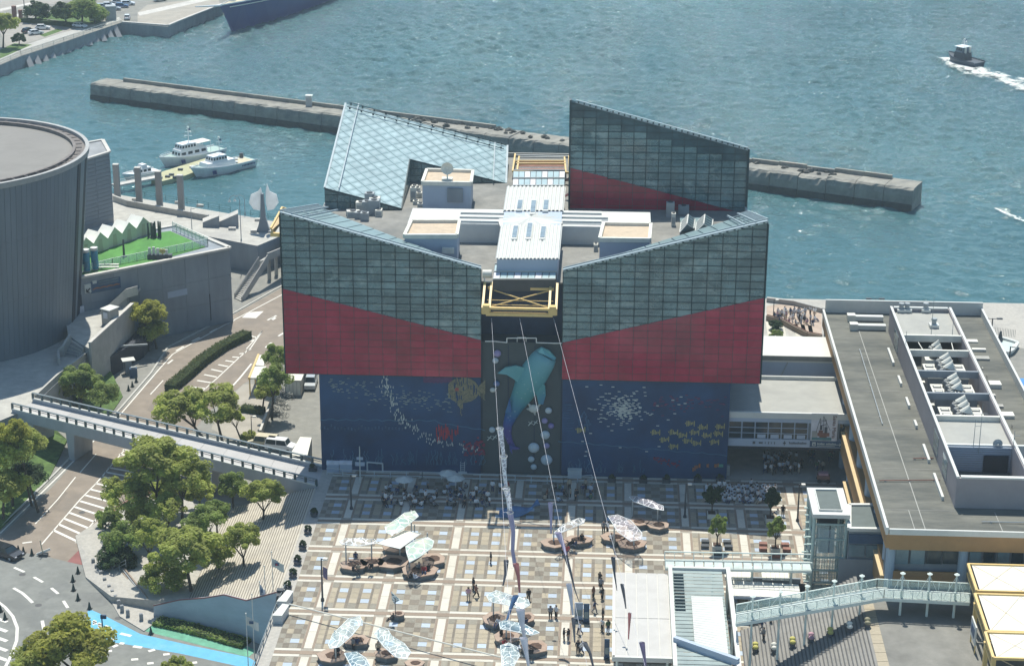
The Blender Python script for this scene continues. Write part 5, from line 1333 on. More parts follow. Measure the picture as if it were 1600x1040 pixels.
# underpass with gate booth
t = thing('underpass','dark underpass mouth beside the road with a slim metal lintel','underpass',G(200,575,ZR))
a,c = G(168,592,ZR),G(224,560,ZR); b = MB(); b.solid([Vector((a.x,a.y + .5,ZR + .02)),Vector((c.x,c.y + .5,ZR + .02)),Vector((c.x,c.y + 9,ZR + .02)),Vector((a.x,a.y + 9,ZR + .02))],[Vector((a.x,a.y + .5,ZR + 3.4)),Vector((c.x,c.y + .5,ZR + 3.4)),Vector((c.x,c.y + 9,ZR + 3.4)),Vector((a.x,a.y + 9,ZR + 3.4))]); b.build('opening','black_blue',t)
b = MB(); b.beam(G(190,574,ZR) + Vector((0,0,3.8)),G(232,566,ZR) + Vector((0,.0,3.2)),.3,.25); b.build('lintel','grey_metal',t)
t = thing('gate_booth','tiny white-roofed gate booth at the underpass entrance','booth',G(201,583,ZR)); p = wl(t)
b = MB(); b.cbox(p,1.0,1.0,2.2,.4); b.build('body','wall_blue_grey',t); b = MB(); b.cbox(p + Vector((0,.2,2.3)),2.1,1.7,.12,.4); b.build('roof','white_metal',t)
b = MB(); b.tube(p + Vector((-.8,.3,0)),p + Vector((-.8,.3,2.3)),.06); b.build('post','grey_metal',t)
t = thing('ticket_machine','blue ticket machine in front of the little gate booth','machine',G(209,588,ZR)); p = wl(t); b = MB(); b.cbox(p,1.2,.8,1.5,.3); b.build('cabinet','sign_blue',t); b = MB(); b.cbox(p + Vector((0,0,1.5)),.8,.5,.2,.3); b.build('lid','grey_metal',t)
# promenade furniture ---------------------------------------
pc = [(184,307,257),(218,317,262),(250,324,268),(284,331,274)]
lab = ['tall bare concrete pillar on the promenade, nearest the drum','second tall concrete pillar from the drum','third tall concrete pillar from the drum','tall concrete pillar farthest right, by the railing']
for k,(a,c,yt) in enumerate(pc):
 p = G(a,c,0); h = up(a,c,yt); t = thing('concrete_pillar',lab[k],'pillar',p,'row of pillars on the promenade'); b = MB(); b.cbox(p,1.15,1.0,h); b.build('shaft','pillar',t); b = MB(); b.cbox(p + Vector((0,0,h)),1.2,1.05,.1); b.build('cap','concrete_light',t)
balustrade([(178,300),(360,332)],0,lab='teal harbour railing along the promenade edge',h=1.3,sp=2.6,post='teal_rail',glass=None,rails=(1,.6,.3))
balustrade([(392,338),(446,348)],0,lab='short teal railing beside the white sail lantern',h=1.3,sp=2.2,post='teal_rail',glass=None,rails=(1,.6,.3))
t = thing('low_wall','long low concrete wall with a hand rail parallel to the quay','wall',G(250,335,0))
P = [G(178,314,0),G(200,322,0),G(326,345,0)]
for p,q in zip(P[:-1],P[1:]): b = MB(); b.beam(p + Vector((0,0,.6)),q + Vector((0,0,.6)),.5,1.2); b.build('wall_body','concrete',t)
for k,pts in enumerate(([(317,355),(343,355),(341,346),(319,352)],[(343,354),(373,355),(371,340),(350,350)])):
 g0 = G(pts[0][0],pts[0][1],0); g1 = G(pts[1][0],pts[1][1],0); t = thing('ramp_wall',['wedge-shaped concrete ramp wall, left of two','wedge-shaped concrete ramp wall, right and taller of two'][k],'wall',g0)
 b = MB(); b.solid([g0,g1,g1 + Vector((-.5,2.6,0)),g0 + Vector((-.5,2.6,0))],[g0 + Vector((0,0,.9)),g1 + Vector((0,0,2.2 + k * .5)),g1 + Vector((-.5,2.6,2.2 + k * .5)),g0 + Vector((-.5,2.6,.9))]); b.build('wall_body','wall_blue_grey',t)
 b = MB(); b.slab([g0 + Vector((0,0,1)),g1 + Vector((0,0,2.3 + k * .5)),g1 + Vector((-.5,2.6,2.3 + k * .5)),g0 + Vector((-.5,2.6,1))],(0,0,-.1)); b.build('coping','concrete_light',t)
for k,(a,c) in enumerate(((313,323),(279,318),(363,359),(404,345),(212,313))):
 t = thing('stone_seat',['small pale stone seat by the teal railing, right of the last pillar','small pale stone seat between the third and last pillars','small stone seat on the open deck below the ramp walls','small stone seat beside the sail lantern','small stone seat between the first two pillars'][k],'seat',G(a,c,0)); b = MB(); b.cbox(wl(t),1.4,.8,.5); b.build('block','concrete_light',t)
def lamp(a,c,yt,lab,z=0,dbl=False,m='grey_metal',hook=0,r=.07,grp=None):
 p = G(a,c,z); h = up(a,c,yt,z) - z; t = thing('street_lamp',lab,'street lamp',p,grp)
 b = MB(); b.tube(p,p + Vector((0,0,h)),r * 1.3,r * .8,8); b.build('pole',m,t); b = MB(); b.tube(p,p + Vector((0,0,.35)),r * 2.4,r * 2,8); b.build('base',m,t)
 for s in ((-1,1) if dbl else (1,)):
  b = MB(); q = p + Vector((0,0,h - .1))
  if hook:
   pts = [q + Vector((-1.2 * hook * (1 - cos(x)) / 2 * 1.6,0,.9 * sin(x))) for x in [k * pi / 8 for k in range(9)]]; b.path(pts,.05); e = pts[-1]; b.build('arm',m,t); b = MB(); b.tube(e,e - Vector((0,0,.35)),.1,.3,10); b.build('lamp_head','off_white',t)
  else:
   e = q + Vector((s * (1.1 if dbl else .5),0,.05)); b.beam(q,e,.08); b.build('arm',m,t); b = MB(); b.cbox(e + Vector((0,0,-.08)),.9 if dbl else .5,.45,.18); b.build('lamp_head','dark_metal' if dbl else 'off_white',t)
 return t
lamp(300,361,325,'thin lamp post in front of the low promenade wall'); lamp(377,376,312,'tall lamp with a hooked double arm on the deck corner',hook=1); lamp(383,336,311,'hooked lamp close to the quay edge behind the tall one',hook=1)
# sail lantern tower
sl_ = thing('sail_lantern','tall grey fin with two white translucent sail wings on the quay','monument',G(412,362,0)); p = wl(sl_)
hs = up(412,362,318)
b = MB(); pr = [(1.5,0),(.95,1.2),(.5,3),(.32,6),(.25,hs + 2)]
b.loft([[p + Vector((sx * r,sy * .35,z)) for sx,sy in ((-1,-1),(1,-1),(1,1),(-1,1))] for r,z in pr]); b.build('mast','wall_blue_grey',sl_)
for s in (-1,1):
 Y_ = p.y; cx = 412
 px = [(cx + s * 3,300),(cx + s * 5,287 if s > 0 else 293),(cx + s * 9,299),(cx + s * 20,304),(cx + s * 23,317),(cx + s * 16,327),(cx + s * 6,329),(cx + s * 3,318)]
 P = [F(a,c,Y_ + (0.8 * abs(a - cx) / 22)) for a,c in px]; b = MB(); b.slab(P,(0,.25,0)); b.build('sail','sail_white',sl_)
b = MB(); b.cbox(p + Vector((-1.8,-.4,0)),1.2,1,.5); b.cbox(p + Vector((1.6,-.2,0)),1.2,1,.4); b.build('footing','concrete_light',sl_)
# big stair to the road
t = thing('promenade_stair','long open concrete stair from the promenade deck down to the road','stair',G(366,466,ZR))
s0l,s0r = G(366,466,ZR),G(377,471,ZR); s1l,s1r = G(404,408,-.3),G(418,404,-.3)
n = 24
for i in range(n):
 a,c = i / n,(i + 1) / n; b = MB(); P = [s0l.lerp(s1l,a),s0r.lerp(s1r,a),s0r.lerp(s1r,c),s0l.lerp(s1l,c)]; z = P[2].z; b.prism([un(q) for q in P],z - .4,z); b.build('step','concrete_light' ,t)
for s,(e0,e1) in enumerate(((s0l,s1l),(s0r,s1r))):
 b = MB(); dv = Vector((.2,.1,0)); b.solid([e0 - Vector((0,0,.5)),e1 - Vector((0,0,.8)),e1 - Vector((0,0,.8)) + dv,e0 - Vector((0,0,.5)) + dv],[e0 + Vector((0,0,.9)),e1 + Vector((0,0,.9)),e1 + Vector((0,0,.9)) + dv,e0 + Vector((0,0,.9)) + dv]); b.build('side_wall','concrete',t)
b = MB(); b.slab([s1l,s1r,G(445,392,-.3),G(440,386,-.3)],(0,0,-.5)); b.build('landing','concrete',t)
b = MB(); b.beam(s1r + Vector((0,0,.5)),G(445,393,-.3) + Vector((0,0,.5)),.25,1.1); b.build('parapet','concrete',t)
for a,c in ((421,437),(432,430)): b = MB(); q = G(a,c,ZR); b.tube(q,Vector((q.x,q.y,-1)),.35,n=10); b.build('column','concrete',t)
# ---------------------------------------------------------------- footbridge
fbz = 0
nA,nB = G(20,643,0),G(530,772,0); fA,fB_ = G(52,627,0),G(560,745,0)
dn = (nB - nA).normalized();
def cutx(p,d,X): return p + d * ((X - p.x) / d.x)
nB = cutx(nA,dn,-38.8); df = (fB_ - fA).normalized(); fB_ = cutx(fA,df,-38.8)
fbt = thing('footbridge','concrete footbridge with steel rails crossing the brown road to the plaza','footbridge',nA)
N_ = 13
for i in range(N_):
 a,c = (i + .004) / N_,(i + .996) / N_
 b = MB(); q = [nA.lerp(nB,a),nA.lerp(nB,c),fA.lerp(fB_,c),fA.lerp(fB_,a)]; b.prism([un(k) for k in q],-.25,.02); b.build('deck_slab','bridge_deck',fbt)
b = MB(); q = [nA,nB,fB_,fA]; b.prism([un(k) for k in q],-1.3,-.27); b.build('girder','bridge_side',fbt)
for (P0,P1,sgn,nm) in ((nA,nB,1,'near'),(fA,fB_,-1,'far')):
 b = MB(); b.beam(P0 + Vector((0,0,-.35)),P1 + Vector((0,0,-.35)),.35,1.5); b.build('edge_beam','bridge_side',fbt)
 b = MB(); b.beam(P0 + Vector((0,0,.5)),P1 + Vector((0,0,.5)),.3,.18); b.build('kerb_rail','white_metal',fbt)
 L = (P1 - P0).length; k = int(L / 1.75)
 for i in range(k + 1):
  b = MB(); q = P0.lerp(P1,i / k); b.cbox(q + Vector((0,0,.38)),.26,.28,1.0,atan2(dn.y,dn.x)); b.build('rail_post','dark_teal',fbt)
 b = MB(); b.beam(P0 + Vector((0,0,1.4)),P1 + Vector((0,0,1.4)),.3,.12); b.build('hand_rail','rail_grey',fbt)
 b = MB(); b.beam(P0 + Vector((0,0,1.05)),P1 + Vector((0,0,1.05)),.06,.06); b.build('mid_rail','dark_teal',fbt)
for t_ in (.20,.66):
 b = MB(); q = nA.lerp(nB,t_); r_ = fA.lerp(fB_,t_); b.solid([Vector((v.x,v.y,ZR)) for v in (q + dn * -.5,q + dn * .5,r_ + dn * .5,r_ + dn * -.5)],[Vector((v.x,v.y,-1.3)) for v in (q + dn * -.8,q + dn * .8,r_ + dn * .8,r_ + dn * -.8)]); b.build('pier','bridge_side',fbt)
b = MB(); q = [nA.lerp(nB,.80),nB,fB_,fA.lerp(fB_,.80)]; b.prism([un(k) for k in q],ZR,-1.31); b.build('abutment','bridge_side',fbt)
b = MB(); q = [nA,nA.lerp(nB,.07),fA.lerp(fB_,.07),fA]; b.prism([un(k) for k in q],ZR,-1.31); b.build('abutment','bridge_side',fbt)
# ---------------------------------------------------------------- right side: market building and its surroundings
random.seed(31)
mk = thing('market_building','long market building with an ochre facade, stained flat roof and sunken cooling plant','building',(42,245,0))
ZM = 13.5; XL_,XR2,YN,YB = 32.75,56.5,208.3,284.5
b = MB(); b.box(XL_ + 1.9,XR2 - .1,YN + 1.6,YB - .4,0,ZM - .3); b.build('body','black_blue',mk)
b = MB(); b.box(XL_ + .3,XR2 - .3,YN + .3,YB - .3,ZM - .3,ZM); b.build('roof_deck','roof_dark',mk)
def bx(nm,m,*a,par=None):
 b = MB(); b.box(*a); return b.build(nm,m,par or mk)
bx('parapet','white_metal',XL_ - .05,XL_ + .25,YN,YB,ZM - .5,ZM + .4)
bx('parapet','white_metal',XL_ + .35,XR2,YN - .02,YN + .25,ZM - .5,ZM + .2)
bx('parapet','white_metal',XL_ + .35,XR2,YB - .35,YB,ZM - .5,ZM + 2.0)
bx('parapet','white_metal',XR2 - .3,XR2,YN + .25,YB - .35,ZM - .5,ZM + 1.2)
bx('fascia','ochre',XL_ + .02,XL_ + .5,YN + .02,YB - .1,ZM - 2.2,ZM - .5)
bx('fascia','ochre',XL_ + .5,XR2,YN + .03,YN + .6,ZM - 2.4,ZM - .5)
# roof seams
for x in (37.2,): bx('roof_seam','roof_pale',x,x + .1,YN + .5,YB - 1,ZM,ZM + .03)
for y in (214,226,239,252,265): bx('roof_seam','roof_grey',XL_ + .5,41.5,y,y + .12,ZM,ZM + .02)
for x in (36,46,51): bx('roof_seam','roof_pale',x,x + .08,YN + .4,214,ZM,ZM + .025)
# left facade: columns, ochre bands
for k in range(9):
 y = YN + 4 + k * 9; b = MB(); b.tube((XL_ + 1.1,y,0),(XL_ + 1.1,y,ZM - 2.2),.75,n=14); b.build('column','column_blue',mk)
bx('ochre_band','ochre',XL_ - .1,XL_ + .25,YN + 1,253.5,4.2,7.1); bx('band_top_lit','ochre_pale',XL_ - .2,XL_ + .35,YN + 1,253.5,7.1,7.3)  # cap coloured paler to suggest the sunlit top of the band
bx('ochre_band','ochre',XL_ + .3,XL_ + 1.9,YN + 1,262,7.3,8.0)
bx('ochre_band','ochre',XL_ - .3,XL_ + .25,216,246,0,2.6); bx('band_top_lit','ochre_pale',XL_ - .4,XL_ + .3,216,246,2.6,2.8)  # paler cap again carries the sunlight on the band's top
for k in range(7): bx('window_bay','window_dark',XL_ + 1.6,XL_ + 1.95,YN + 6 + k * 9,YN + 11 + k * 9,8.4,11.2)
bx('ochre_panel','ochre',XL_ + 1.2,XL_ + 1.5,262,284,0,11.3)
# front facade, visible between the cornice and the terrace deck (z = 5)
def ff(px0,py0,px1,py1,nm,m,Y=YN + 1.2,d=.2,par=None):
 a,c = F(px0,py0,Y),F(px1,py1,Y); return bx(nm,m,min(a.x,c.x),max(a.x,c.x),Y - d,Y,min(a.z,c.z),max(a.z,c.z),par=par)
bx('recess_wall','wall_blue_grey',XL_ + .2,XR2 - .2,YN + 1.25,YN + 1.6,0,11.2)
b = MB(); [b.tube((x,YN + .9,5),(x,YN + .9,11.2),.75,n=14) for x in ()];
for px in (1389,1502):
 q = F(px,900,YN + .8); b = MB(); b.tube((q.x,q.y,5),(q.x,q.y,11.2),.55,n=14); b.build('column','column_blue',mk)
for i in range(4):
 w = ff(1396 + i * 25.5,879,1420 + i * 25.5,857,'window','window_sky' if i in (0,1) else 'window_dark');
 bx('frame','dark_metal',F(1420 + i * 25.5,870,YN + 1).x - .05,F(1420 + i * 25.5,870,YN + 1).x + .1,YN + .95,YN + 1.05,F(1400,879,YN + 1).z,F(1400,857,YN + 1).z,par=w)
for i in range(5):
 ff(1513 + i * 22,883,1533 + i * 22,861,'window','window_sky' if i % 2 == 0 else 'window_dark')
ff(1384,913,1496,893,'ochre_panel','ochre',YN + .6); ff(1384,945,1494,934,'ochre_panel','ochre',YN + .6)
# central plant enclosure
X0,X1_,ZT2 = 41.5,50.3,17.3; Yf,Yk = 215.0,276.0
pe = mk
bx('plant_wall','wall_pinkgrey',X0,X0 + .4,Yf,Yk,ZM,ZT2); bx('plant_wall','wall_pinkgrey',X1_ - .4,X1_,Yf,Yk,ZM,ZT2)
bx('plant_wall','wall_pinkgrey',X0 + .4,X1_ + 9,Yf,Yf + .4,ZM,ZT2); bx('plant_wall','wall_pinkgrey',X0 + .4,X1_ - .4,Yk - .4,Yk,ZM,ZT2)
for a in ((X0 - .02,X0 + .32,Yf - .02,Yk),(X1_ - .32,X1_ + .02,Yf + .4,Yk),(X0 + .5,X1_ + 9,Yf - .1,Yf + .5),(X0 + .5,X1_ - .5,Yk - .5,Yk)): bx('plant_coping','white_metal',*a,ZT2,ZT2 + .22)
ys = [264,258,250,242,234.2]
for y in ys: bx('cross_beam','off_white' if y > 257 or y < 235 else 'wall_blue_grey',X0 + .4,X1_ - .4,y - .2,y + .2,ZT2 - .8,ZT2 + .15)
bx('upper_roof','roof_pale',X0 + .4,X1_ - .4,264.2,Yk - .4,ZT2 - 1.0,ZT2 - .5)
bx('front_roof','roof_pale',X0 + .4,X1_ - .4,226.5,234,ZT2 - 1.0,ZT2 - .55); bx('front_roof_edge','white_metal',X0 + .4,X1_ + 3,226.1,226.5,ZM,ZT2 - .4)
bx('court_wall','service_wall',X0 + .4,X1_ - .4,225.8,226.1,ZM,ZT2 - .6)
for i in range(12): bx('cladding_joint','wall_blue_grey',X0 + .4,X1_ - .4,225.74,225.8,ZM + .2 + i * .3,ZM + .23 + i * .3)
bx('plant_door','black_blue',46.6,49.6,225.6,225.75,ZM,ZM + 2.2)
for y0,y1,z0,z1 in ((221.5,224.8,ZM + .6,ZM + 3),(228.5,232,ZM + .6,ZM + 3.1),(266,270,ZM + .4,ZM + 2.8)):
 bx('plant_window','window_sky',X0 - .04,X0 + .02,y0,y1,z0,z1); bx('window_bar','dark_metal',X0 - .07,X0 - .04,y0,y1,z0 + 1.2,z0 + 1.3)
for y0,y1 in ((217,224),(228,233),(239,241),(246,249),(254,257),(262,268)): bx('roof_pipe','white_metal',X0 - 1.2,X0 - .9,y0,y1,ZM,ZM + .5)
# right roof strip clutter
for k in range(16):
 y = 218 + k * 3.6; bx('roof_clutter',random.choice(['concrete','off_white','roof_pale']),X1_ + .8 + random.random() * 2,X1_ + 1.6 + random.random() * 2.5,y,y + random.uniform(.4,1.6),ZM,ZM + random.uniform(.15,.6))
# ducts at the back left
for k,c in enumerate((502,516)):
 p,q = G(1330 + k * 4,c,ZM),G(1380 + k * 4,c + 1,ZM); t = thing('roof_duct',['long white duct box at the back of the market roof, rear one','long white duct box at the back of the market roof, front one'][k],'duct',p)
 b = MB(); b.box(p.x,q.x,p.y,p.y + .9,ZM + .1,ZM + .8); b.build('duct','white_metal',t); b = MB(); b.cbox(p + Vector((0,.4,0)),1.2,1.2,1.0); b.build('end_box','off_white',t)
# rooftop mushrooms
for k,(a,c) in enumerate(((1408,486),(1417,486),(1446,486),(1459,510))):
 t = thing('roof_vent',['round dark vent on a white curb, left of the pair on the back edge','round dark vent on a white curb, right of the pair on the back edge','single round vent on the back edge of the raised roof','round vent with a square curb in the middle of the raised roof'][k],'vent',G(a,c,ZT2 - .4)); p = wl(t)
 b = MB(); b.cbox(p,1.3,1.3,.4); b.build('curb','white_metal',t); b = MB(); b.lathe(p,[(.33,.4),(.33,1.0),(.45,1.0),(.4,1.25)],12); b.build('cowl','grey_metal',t)
def mast(a,c,yt,lab,z):
 p = G(a,c,z); h = up(a,c,yt,z) - z; t = thing('antenna',lab,'antenna',p); b = MB(); b.tube(p,p + Vector((0,0,h)),.05,.03,5); b.build('mast','grey_metal',t)
 if h > 2.5:
  b = MB(); q = p + Vector((0,0,h * .8)); b.beam(q,q + Vector((.7,0,0)),.05); b.build('crossbar','grey_metal',t)
mast(1455,522,462,'tall thin mast rising above the back of the raised roof',ZT2 - .5); mast(1488,522,497,'thin mast at the right edge of the raised roof',ZT2 - .5); mast(1415,540,517,'short hooked mast beside the first well',ZT2); mast(1520,706,655,'left mast of the pair in the front court',ZM + 2.5); mast(1529,708,630,'tall right mast of the pair in the front court',ZM + 2.5); mast(1582,712,672,'mast at the right side of the front court',ZM + 2.5)
t = thing('satellite_dish','dark satellite dish on a pole in the front roof court','satellite dish',G(1555,735,ZM)); p = wl(t)
b = MB(); b.tube(p,p + Vector((0,0,3.3)),.07); b.build('pole','grey_metal',t); bb = MB(); bb.lathe((0,0,0),[(.05,.25),(.35,.15),(.6,0)],16,cap=False); bb.v = [(x + p.x,p.y - z,y + p.z + 3.6) for x,y,z in bb.v]; bb.build('reflector','grey_metal',t)
# cooling banks
cl = ['rear cooling bank nearest the sea, with three dark fans','middle cooling bank with three dark fans','front cooling bank next to the pale roof, with three dark fans']
def horn(p,t,s=1.0):
 b = MB(); b.lathe(p,[(.95 * s,0),(1.05 * s,.5),(.9 * s,.9)],18); b.build('fan_stack','dark_metal',t)
 b = MB()
 for a in range(10):
  th = 2 * pi * a / 10; b.beam(p + Vector((cos(th) * .3,sin(th) * .3,.92)),p + Vector((cos(th) * .85 * s,sin(th) * .85 * s,.92)),.1,.05)
 b.build('fan_guard','off_white',t)
 # curved white hood leaning to the right
 rings = []
 for k in range(7):
  a = -.2 + k * .28; r = 1.0 * s * (1 - k * .09); c = p + Vector((.55 * sin(a) + .05,.1,.95 + .55 * (1 - cos(a)) + k * .06))
  rings.append([c + Vector((cos(q) * r * cos(a * .9),sin(q) * r * .55,-cos(q) * r * sin(a * .9) * .6)) for q in [2 * pi * i / 14 for i in range(14)]])
 b = MB(); b.loft(rings[2:]); b.build('hood','off_white',t)
for k,(yc,xo) in enumerate(((253.6,46.2),(246,46.1),(237.9,45.9))):
 p = Vector((xo,yc,ZM)); t = thing('cooling_tower',cl[k],'cooling tower',p,'cooling towers sunk in the market roof')
 b = MB(); b.cbox(p + Vector((0,0,.2)),5.4,5.2,2.2); b.build('casing','wall_blue_grey',t)
 b = MB(); b.cbox(p + Vector((0,0,2.4)),5.5,5.3,.15); b.build('top_panel','off_white',t)
 for s in (-1,1):
  for r_ in range(3):
   b = MB(); b.cbox(p + Vector((s * 1.95,-1.8 + r_ * 1.7,2.55)),1.1,.9,.06); b.build('louvre','dark_metal',t)
   b = MB(); b.cbox(p + Vector((s * 1.95,-1.8 + r_ * 1.7,2.61)),.9,.35,.05); b.build('louvre_cap','off_white',t)
 for r_ in range(3): horn(p + Vector((0,-1.7 + r_ * 1.7,2.5)),t,1.25)
t = thing('cooling_tower','pale curved fan hoods standing in the first well behind the rear bank','cooling tower',(46,259.8,ZM),'cooling towers sunk in the market roof'); p = wl(t)
b = MB(); b.cbox(p,3.6,3.4,2.4); b.build('casing','off_white',t)
for r_ in range(2): horn(p + Vector((-.3,-.6 + r_ * 1.6,2.4)),t,.9)
for s in (-1,1): b = MB(); b.beam(p + Vector((s * 2,-1.8,3.4)),p + Vector((s * 2.3,2.6,3.4)),.1); b.build('hand_rail','off_white',t)
for k,(x,y) in enumerate(((42.6,255),(42.9,252.5),(42.7,247),(43,244.3),(42.8,239),(42.7,236.5),(49,247.5),(48.9,255.6),(47.8,218.4))):
 t = thing('air_conditioner',['white unit left of the rear bank, back one','white unit left of the rear bank, front one','white unit left of the middle bank, back one','white unit left of the middle bank, front one','white unit left of the front bank, back one','white unit left of the front bank, front one','small white unit right of the middle bank','small white unit right of the rear bank','small white unit at the right of the roof court'][k],'air conditioner',(x,y,ZM),'small units in the market roof wells'); b = MB(); b.cbox((x,y,ZM),.9,.7,1.4); b.build('case','off_white',t); b = MB(); b.cbox((x,y - .37,ZM + .3),.6,.03,.8); b.build('grille','dark_metal',t)
# ---- connecting halls between aquarium and market
ha = thing('link_hall','glazed link hall with a grey roof and a sailing ship banner, bridging aquarium and market','hall',(25,253,4.8))
b = MB(); b.box(17.25,34.6,252.9,266,4.8,9.35); b.build('body','wall_blue_grey',ha)
b = MB(); b.box(17.25,34.6,252.9,266,9.36,9.5); b.build('roof','roof_pale',ha)
b = MB(); b.box(17.25,34.6,252.5,252.88,9.0,9.85); b.build('parapet','white_metal',ha); b = MB(); b.box(17.25,34.6,266,266.3,9.0,10); b.build('parapet','white_metal',ha)
b = MB(); b.box(17.25,34.6,252.6,252.88,8.4,9.0); b.build('front_band','service_wall',ha); b = MB(); b.box(17.25,34.6,252.6,252.88,4.8,5.9); b.build('sill_band','service_wall',ha)
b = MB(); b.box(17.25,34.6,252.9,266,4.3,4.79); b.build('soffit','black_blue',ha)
x0w,x1w = F(1139,660,252.6).x,F(1263,660,252.6).x
for i in range(6):
 for j in range(3):
  xa,xb = x0w + (x1w - x0w) * (i + .06) / 6,x0w + (x1w - x0w) * (i + .94) / 6; za,zb = 5.95 + 2.4 * (j + .04) / 3,5.95 + 2.4 * (j + .94) / 3
  b = MB(); b.box(xa,xb,252.74,252.85,za,zb); o = b.build('window','window_dark',ha)
  if j == 0 and i > 1: b = MB(); b.box(xa + .25,xb - .2,252.7,252.73,za,zb - .15); b.build('pale_blind','service_wall',o)  # paler panel set over most of the bottom panes
for i in range(7): x = x0w + (x1w - x0w) * i / 6; b = MB(); b.box(x - .06,x + .06,252.66,252.86,5.9,8.4); b.build('mullion','service_wall',ha)
for j in range(1,3): b = MB(); b.box(x0w,x1w,252.68,252.84,5.93 + 2.4 * j / 3 - .04,5.93 + 2.4 * j / 3 + .04); b.build('mullion','service_wall',ha)
for a in (1316,): b = MB(); q0,q1 = F(1311,685,252.7),F(1319,657,252.7); b.box(q0.x,q1.x,252.62,252.8,q0.z,q1.z); b.build('window','window_dark',ha)
def fbox(a,c,a2,c2,nm,m,par,Y,d=.06):
 p,q = F(a,c,Y),F(a2,c2,Y); b = MB(); b.box(min(p.x,q.x),max(p.x,q.x),Y - d,Y,min(p.z,q.z),max(p.z,q.z)); return b.build(nm,m,par)
ban = fbox(1266,688,1310,646,'ship_banner','fabric_pale',ha,252.58)
YB_ = 252.5
for a,c,a2,c2,m in ((1280,686,1292,679,'rust'),(1277,681,1296,676,'rust'),(1279,677,1286,672,'rust'),(1288,678,1293,667,'fabric_dark'),(1281,671,1285,664,'fabric_dark')):
 fbox(a,c,a2,c2,'ship_picture',m,ban,YB_ - random.random() * .02,.02)
fbox(1268,687,1299,683.5,'sea_picture','teal_rail',ban,YB_ - .03,.02); fbox(1268,684,1277,673,'cloud_picture','concrete',ban,YB_ - .01,.02)
b = MB()
for a,c,a2,c2 in ((1282,673,1282,653),(1287,673,1287,650),(1291,673,1291,655),(1275,675,1282,653),(1287,650,1297,672),(1279,660,1285,660),(1283,657,1291,657),(1284,664,1291,663)): b.beam(F(a,c,YB_ - .02),F(a2,c2,YB_ - .02),.05)
b.build('rigging','fabric_dark',ban)
fbox(1265,697.5,1318,689,'sign_strip','sign_blue',ha,252.56)
fbox(1269,696,1274.5,690.3,'sign_icon','fish_white',ha,252.49);
b = MB(); q = [F(1270.2,695.2,252.42),F(1273.4,695.2,252.42),F(1271.8,691.5,252.42)]; b.slab(q,(0,.02,0)); b.build('sign_glyph','sign_blue',ha)
def text(s,p,size,m,parent,rot,name='lettering',squash=1):
 cu = bpy.data.curves.new('t','FONT'); cu.body = s; cu.size = size; cu.extrude = .01; cu.resolution_u = 2
 o = bpy.data.objects.new('t',cu); COL.objects.link(o); dg = bpy.context.evaluated_depsgraph_get(); me = bpy.data.meshes.new_from_object(o.evaluated_get(dg)); bpy.data.objects.remove(o)
 me.materials.clear(); me.materials.append(MT[m]); me.name = name
 o = bpy.data.objects.new(name,me); COL.objects.link(o); o.parent = parent; o.location = Vector(p) - wl(parent); o.rotation_euler = rot; KIDS.setdefault(parent.name,[]).append(o); return o
tp = F(1302,649,252.44); text('Santa Maria',(tp.x,tp.y,tp.z),.72,'rust',ban,(pi / 2,pi / 2,0))
tp = F(1277,693.6,252.46); b = MB()
for k in range(15):
 if k != 6: b.box(tp.x + k * .17,tp.x + k * .17 + .12,252.44,252.5,tp.z - .08,tp.z + .16 + .06 * (k % 3 == 0))
for k in range(22): b.box(tp.x + k * .11,tp.x + k * .11 + .07,252.44,252.5,tp.z - .3,tp.z - .2)
tag(b.build('lettering','fish_white',ha),kind='stuff')
tp = F(1305,694.5,252.44); b = MB(); b.beam(tp,tp + Vector((.8,0,0)),.07); b.beam(tp + Vector((.55,0,.2)),tp + Vector((.8,0,0)),.07); b.beam(tp + Vector((.55,0,-.2)),tp + Vector((.8,0,0)),.07); b.build('arrow','fish_white',ha)
tp = F(1176,691,252.55); b = MB()
for k,(w,h) in enumerate(((.35,.35),(0,0),(.4,.2),(.1,.3),(.08,.25),(.12,.3),(.08,.25),(.1,.3))):
 if w: b.box(tp.x + k * .42,tp.x + k * .42 + w,252.5,252.58,tp.z - h / 2,tp.z + h / 2)
tp = F(1225,692,252.55); b.box(tp.x,tp.x + .1,252.5,252.58,tp.z - .3,tp.z + .3); b.box(tp.x - .15,tp.x + .25,252.5,252.58,tp.z - .05,tp.z + .08)
for k in range(16): b.box(tp.x + .7 + k * .15,tp.x + .7 + k * .15 + .09,252.5,252.58,tp.z - .08,tp.z + .12 + .1 * (k % 4 == 0))
tag(b.build('lettering','fabric_dark',ha),kind='stuff')
h2 = thing('rear_hall','second lower hall behind the link hall with a white roof edge','hall',(28,270,0))
b = MB(); q0,q1 = F(1189,591,270),F(1330,562,270); b.box(20.9,34.6,270,279,4.0,q1.z - .5); b.build('body','service_wall',h2)
b = MB(); b.box(20.9,34.6,269.8,279.2,q1.z - .5,q1.z + .1); b.build('roof','white_metal',h2); b = MB(); b.box(20.9,34.6,269.6,269.8,q1.z - .2,q1.z + .5); b.build('parapet','roof_grey',h2)
b = MB(); b.beam((24,269.95,4.6),(26.5,269.95,q1.z - .6),.12); b.build('brace','grey_metal',h2)
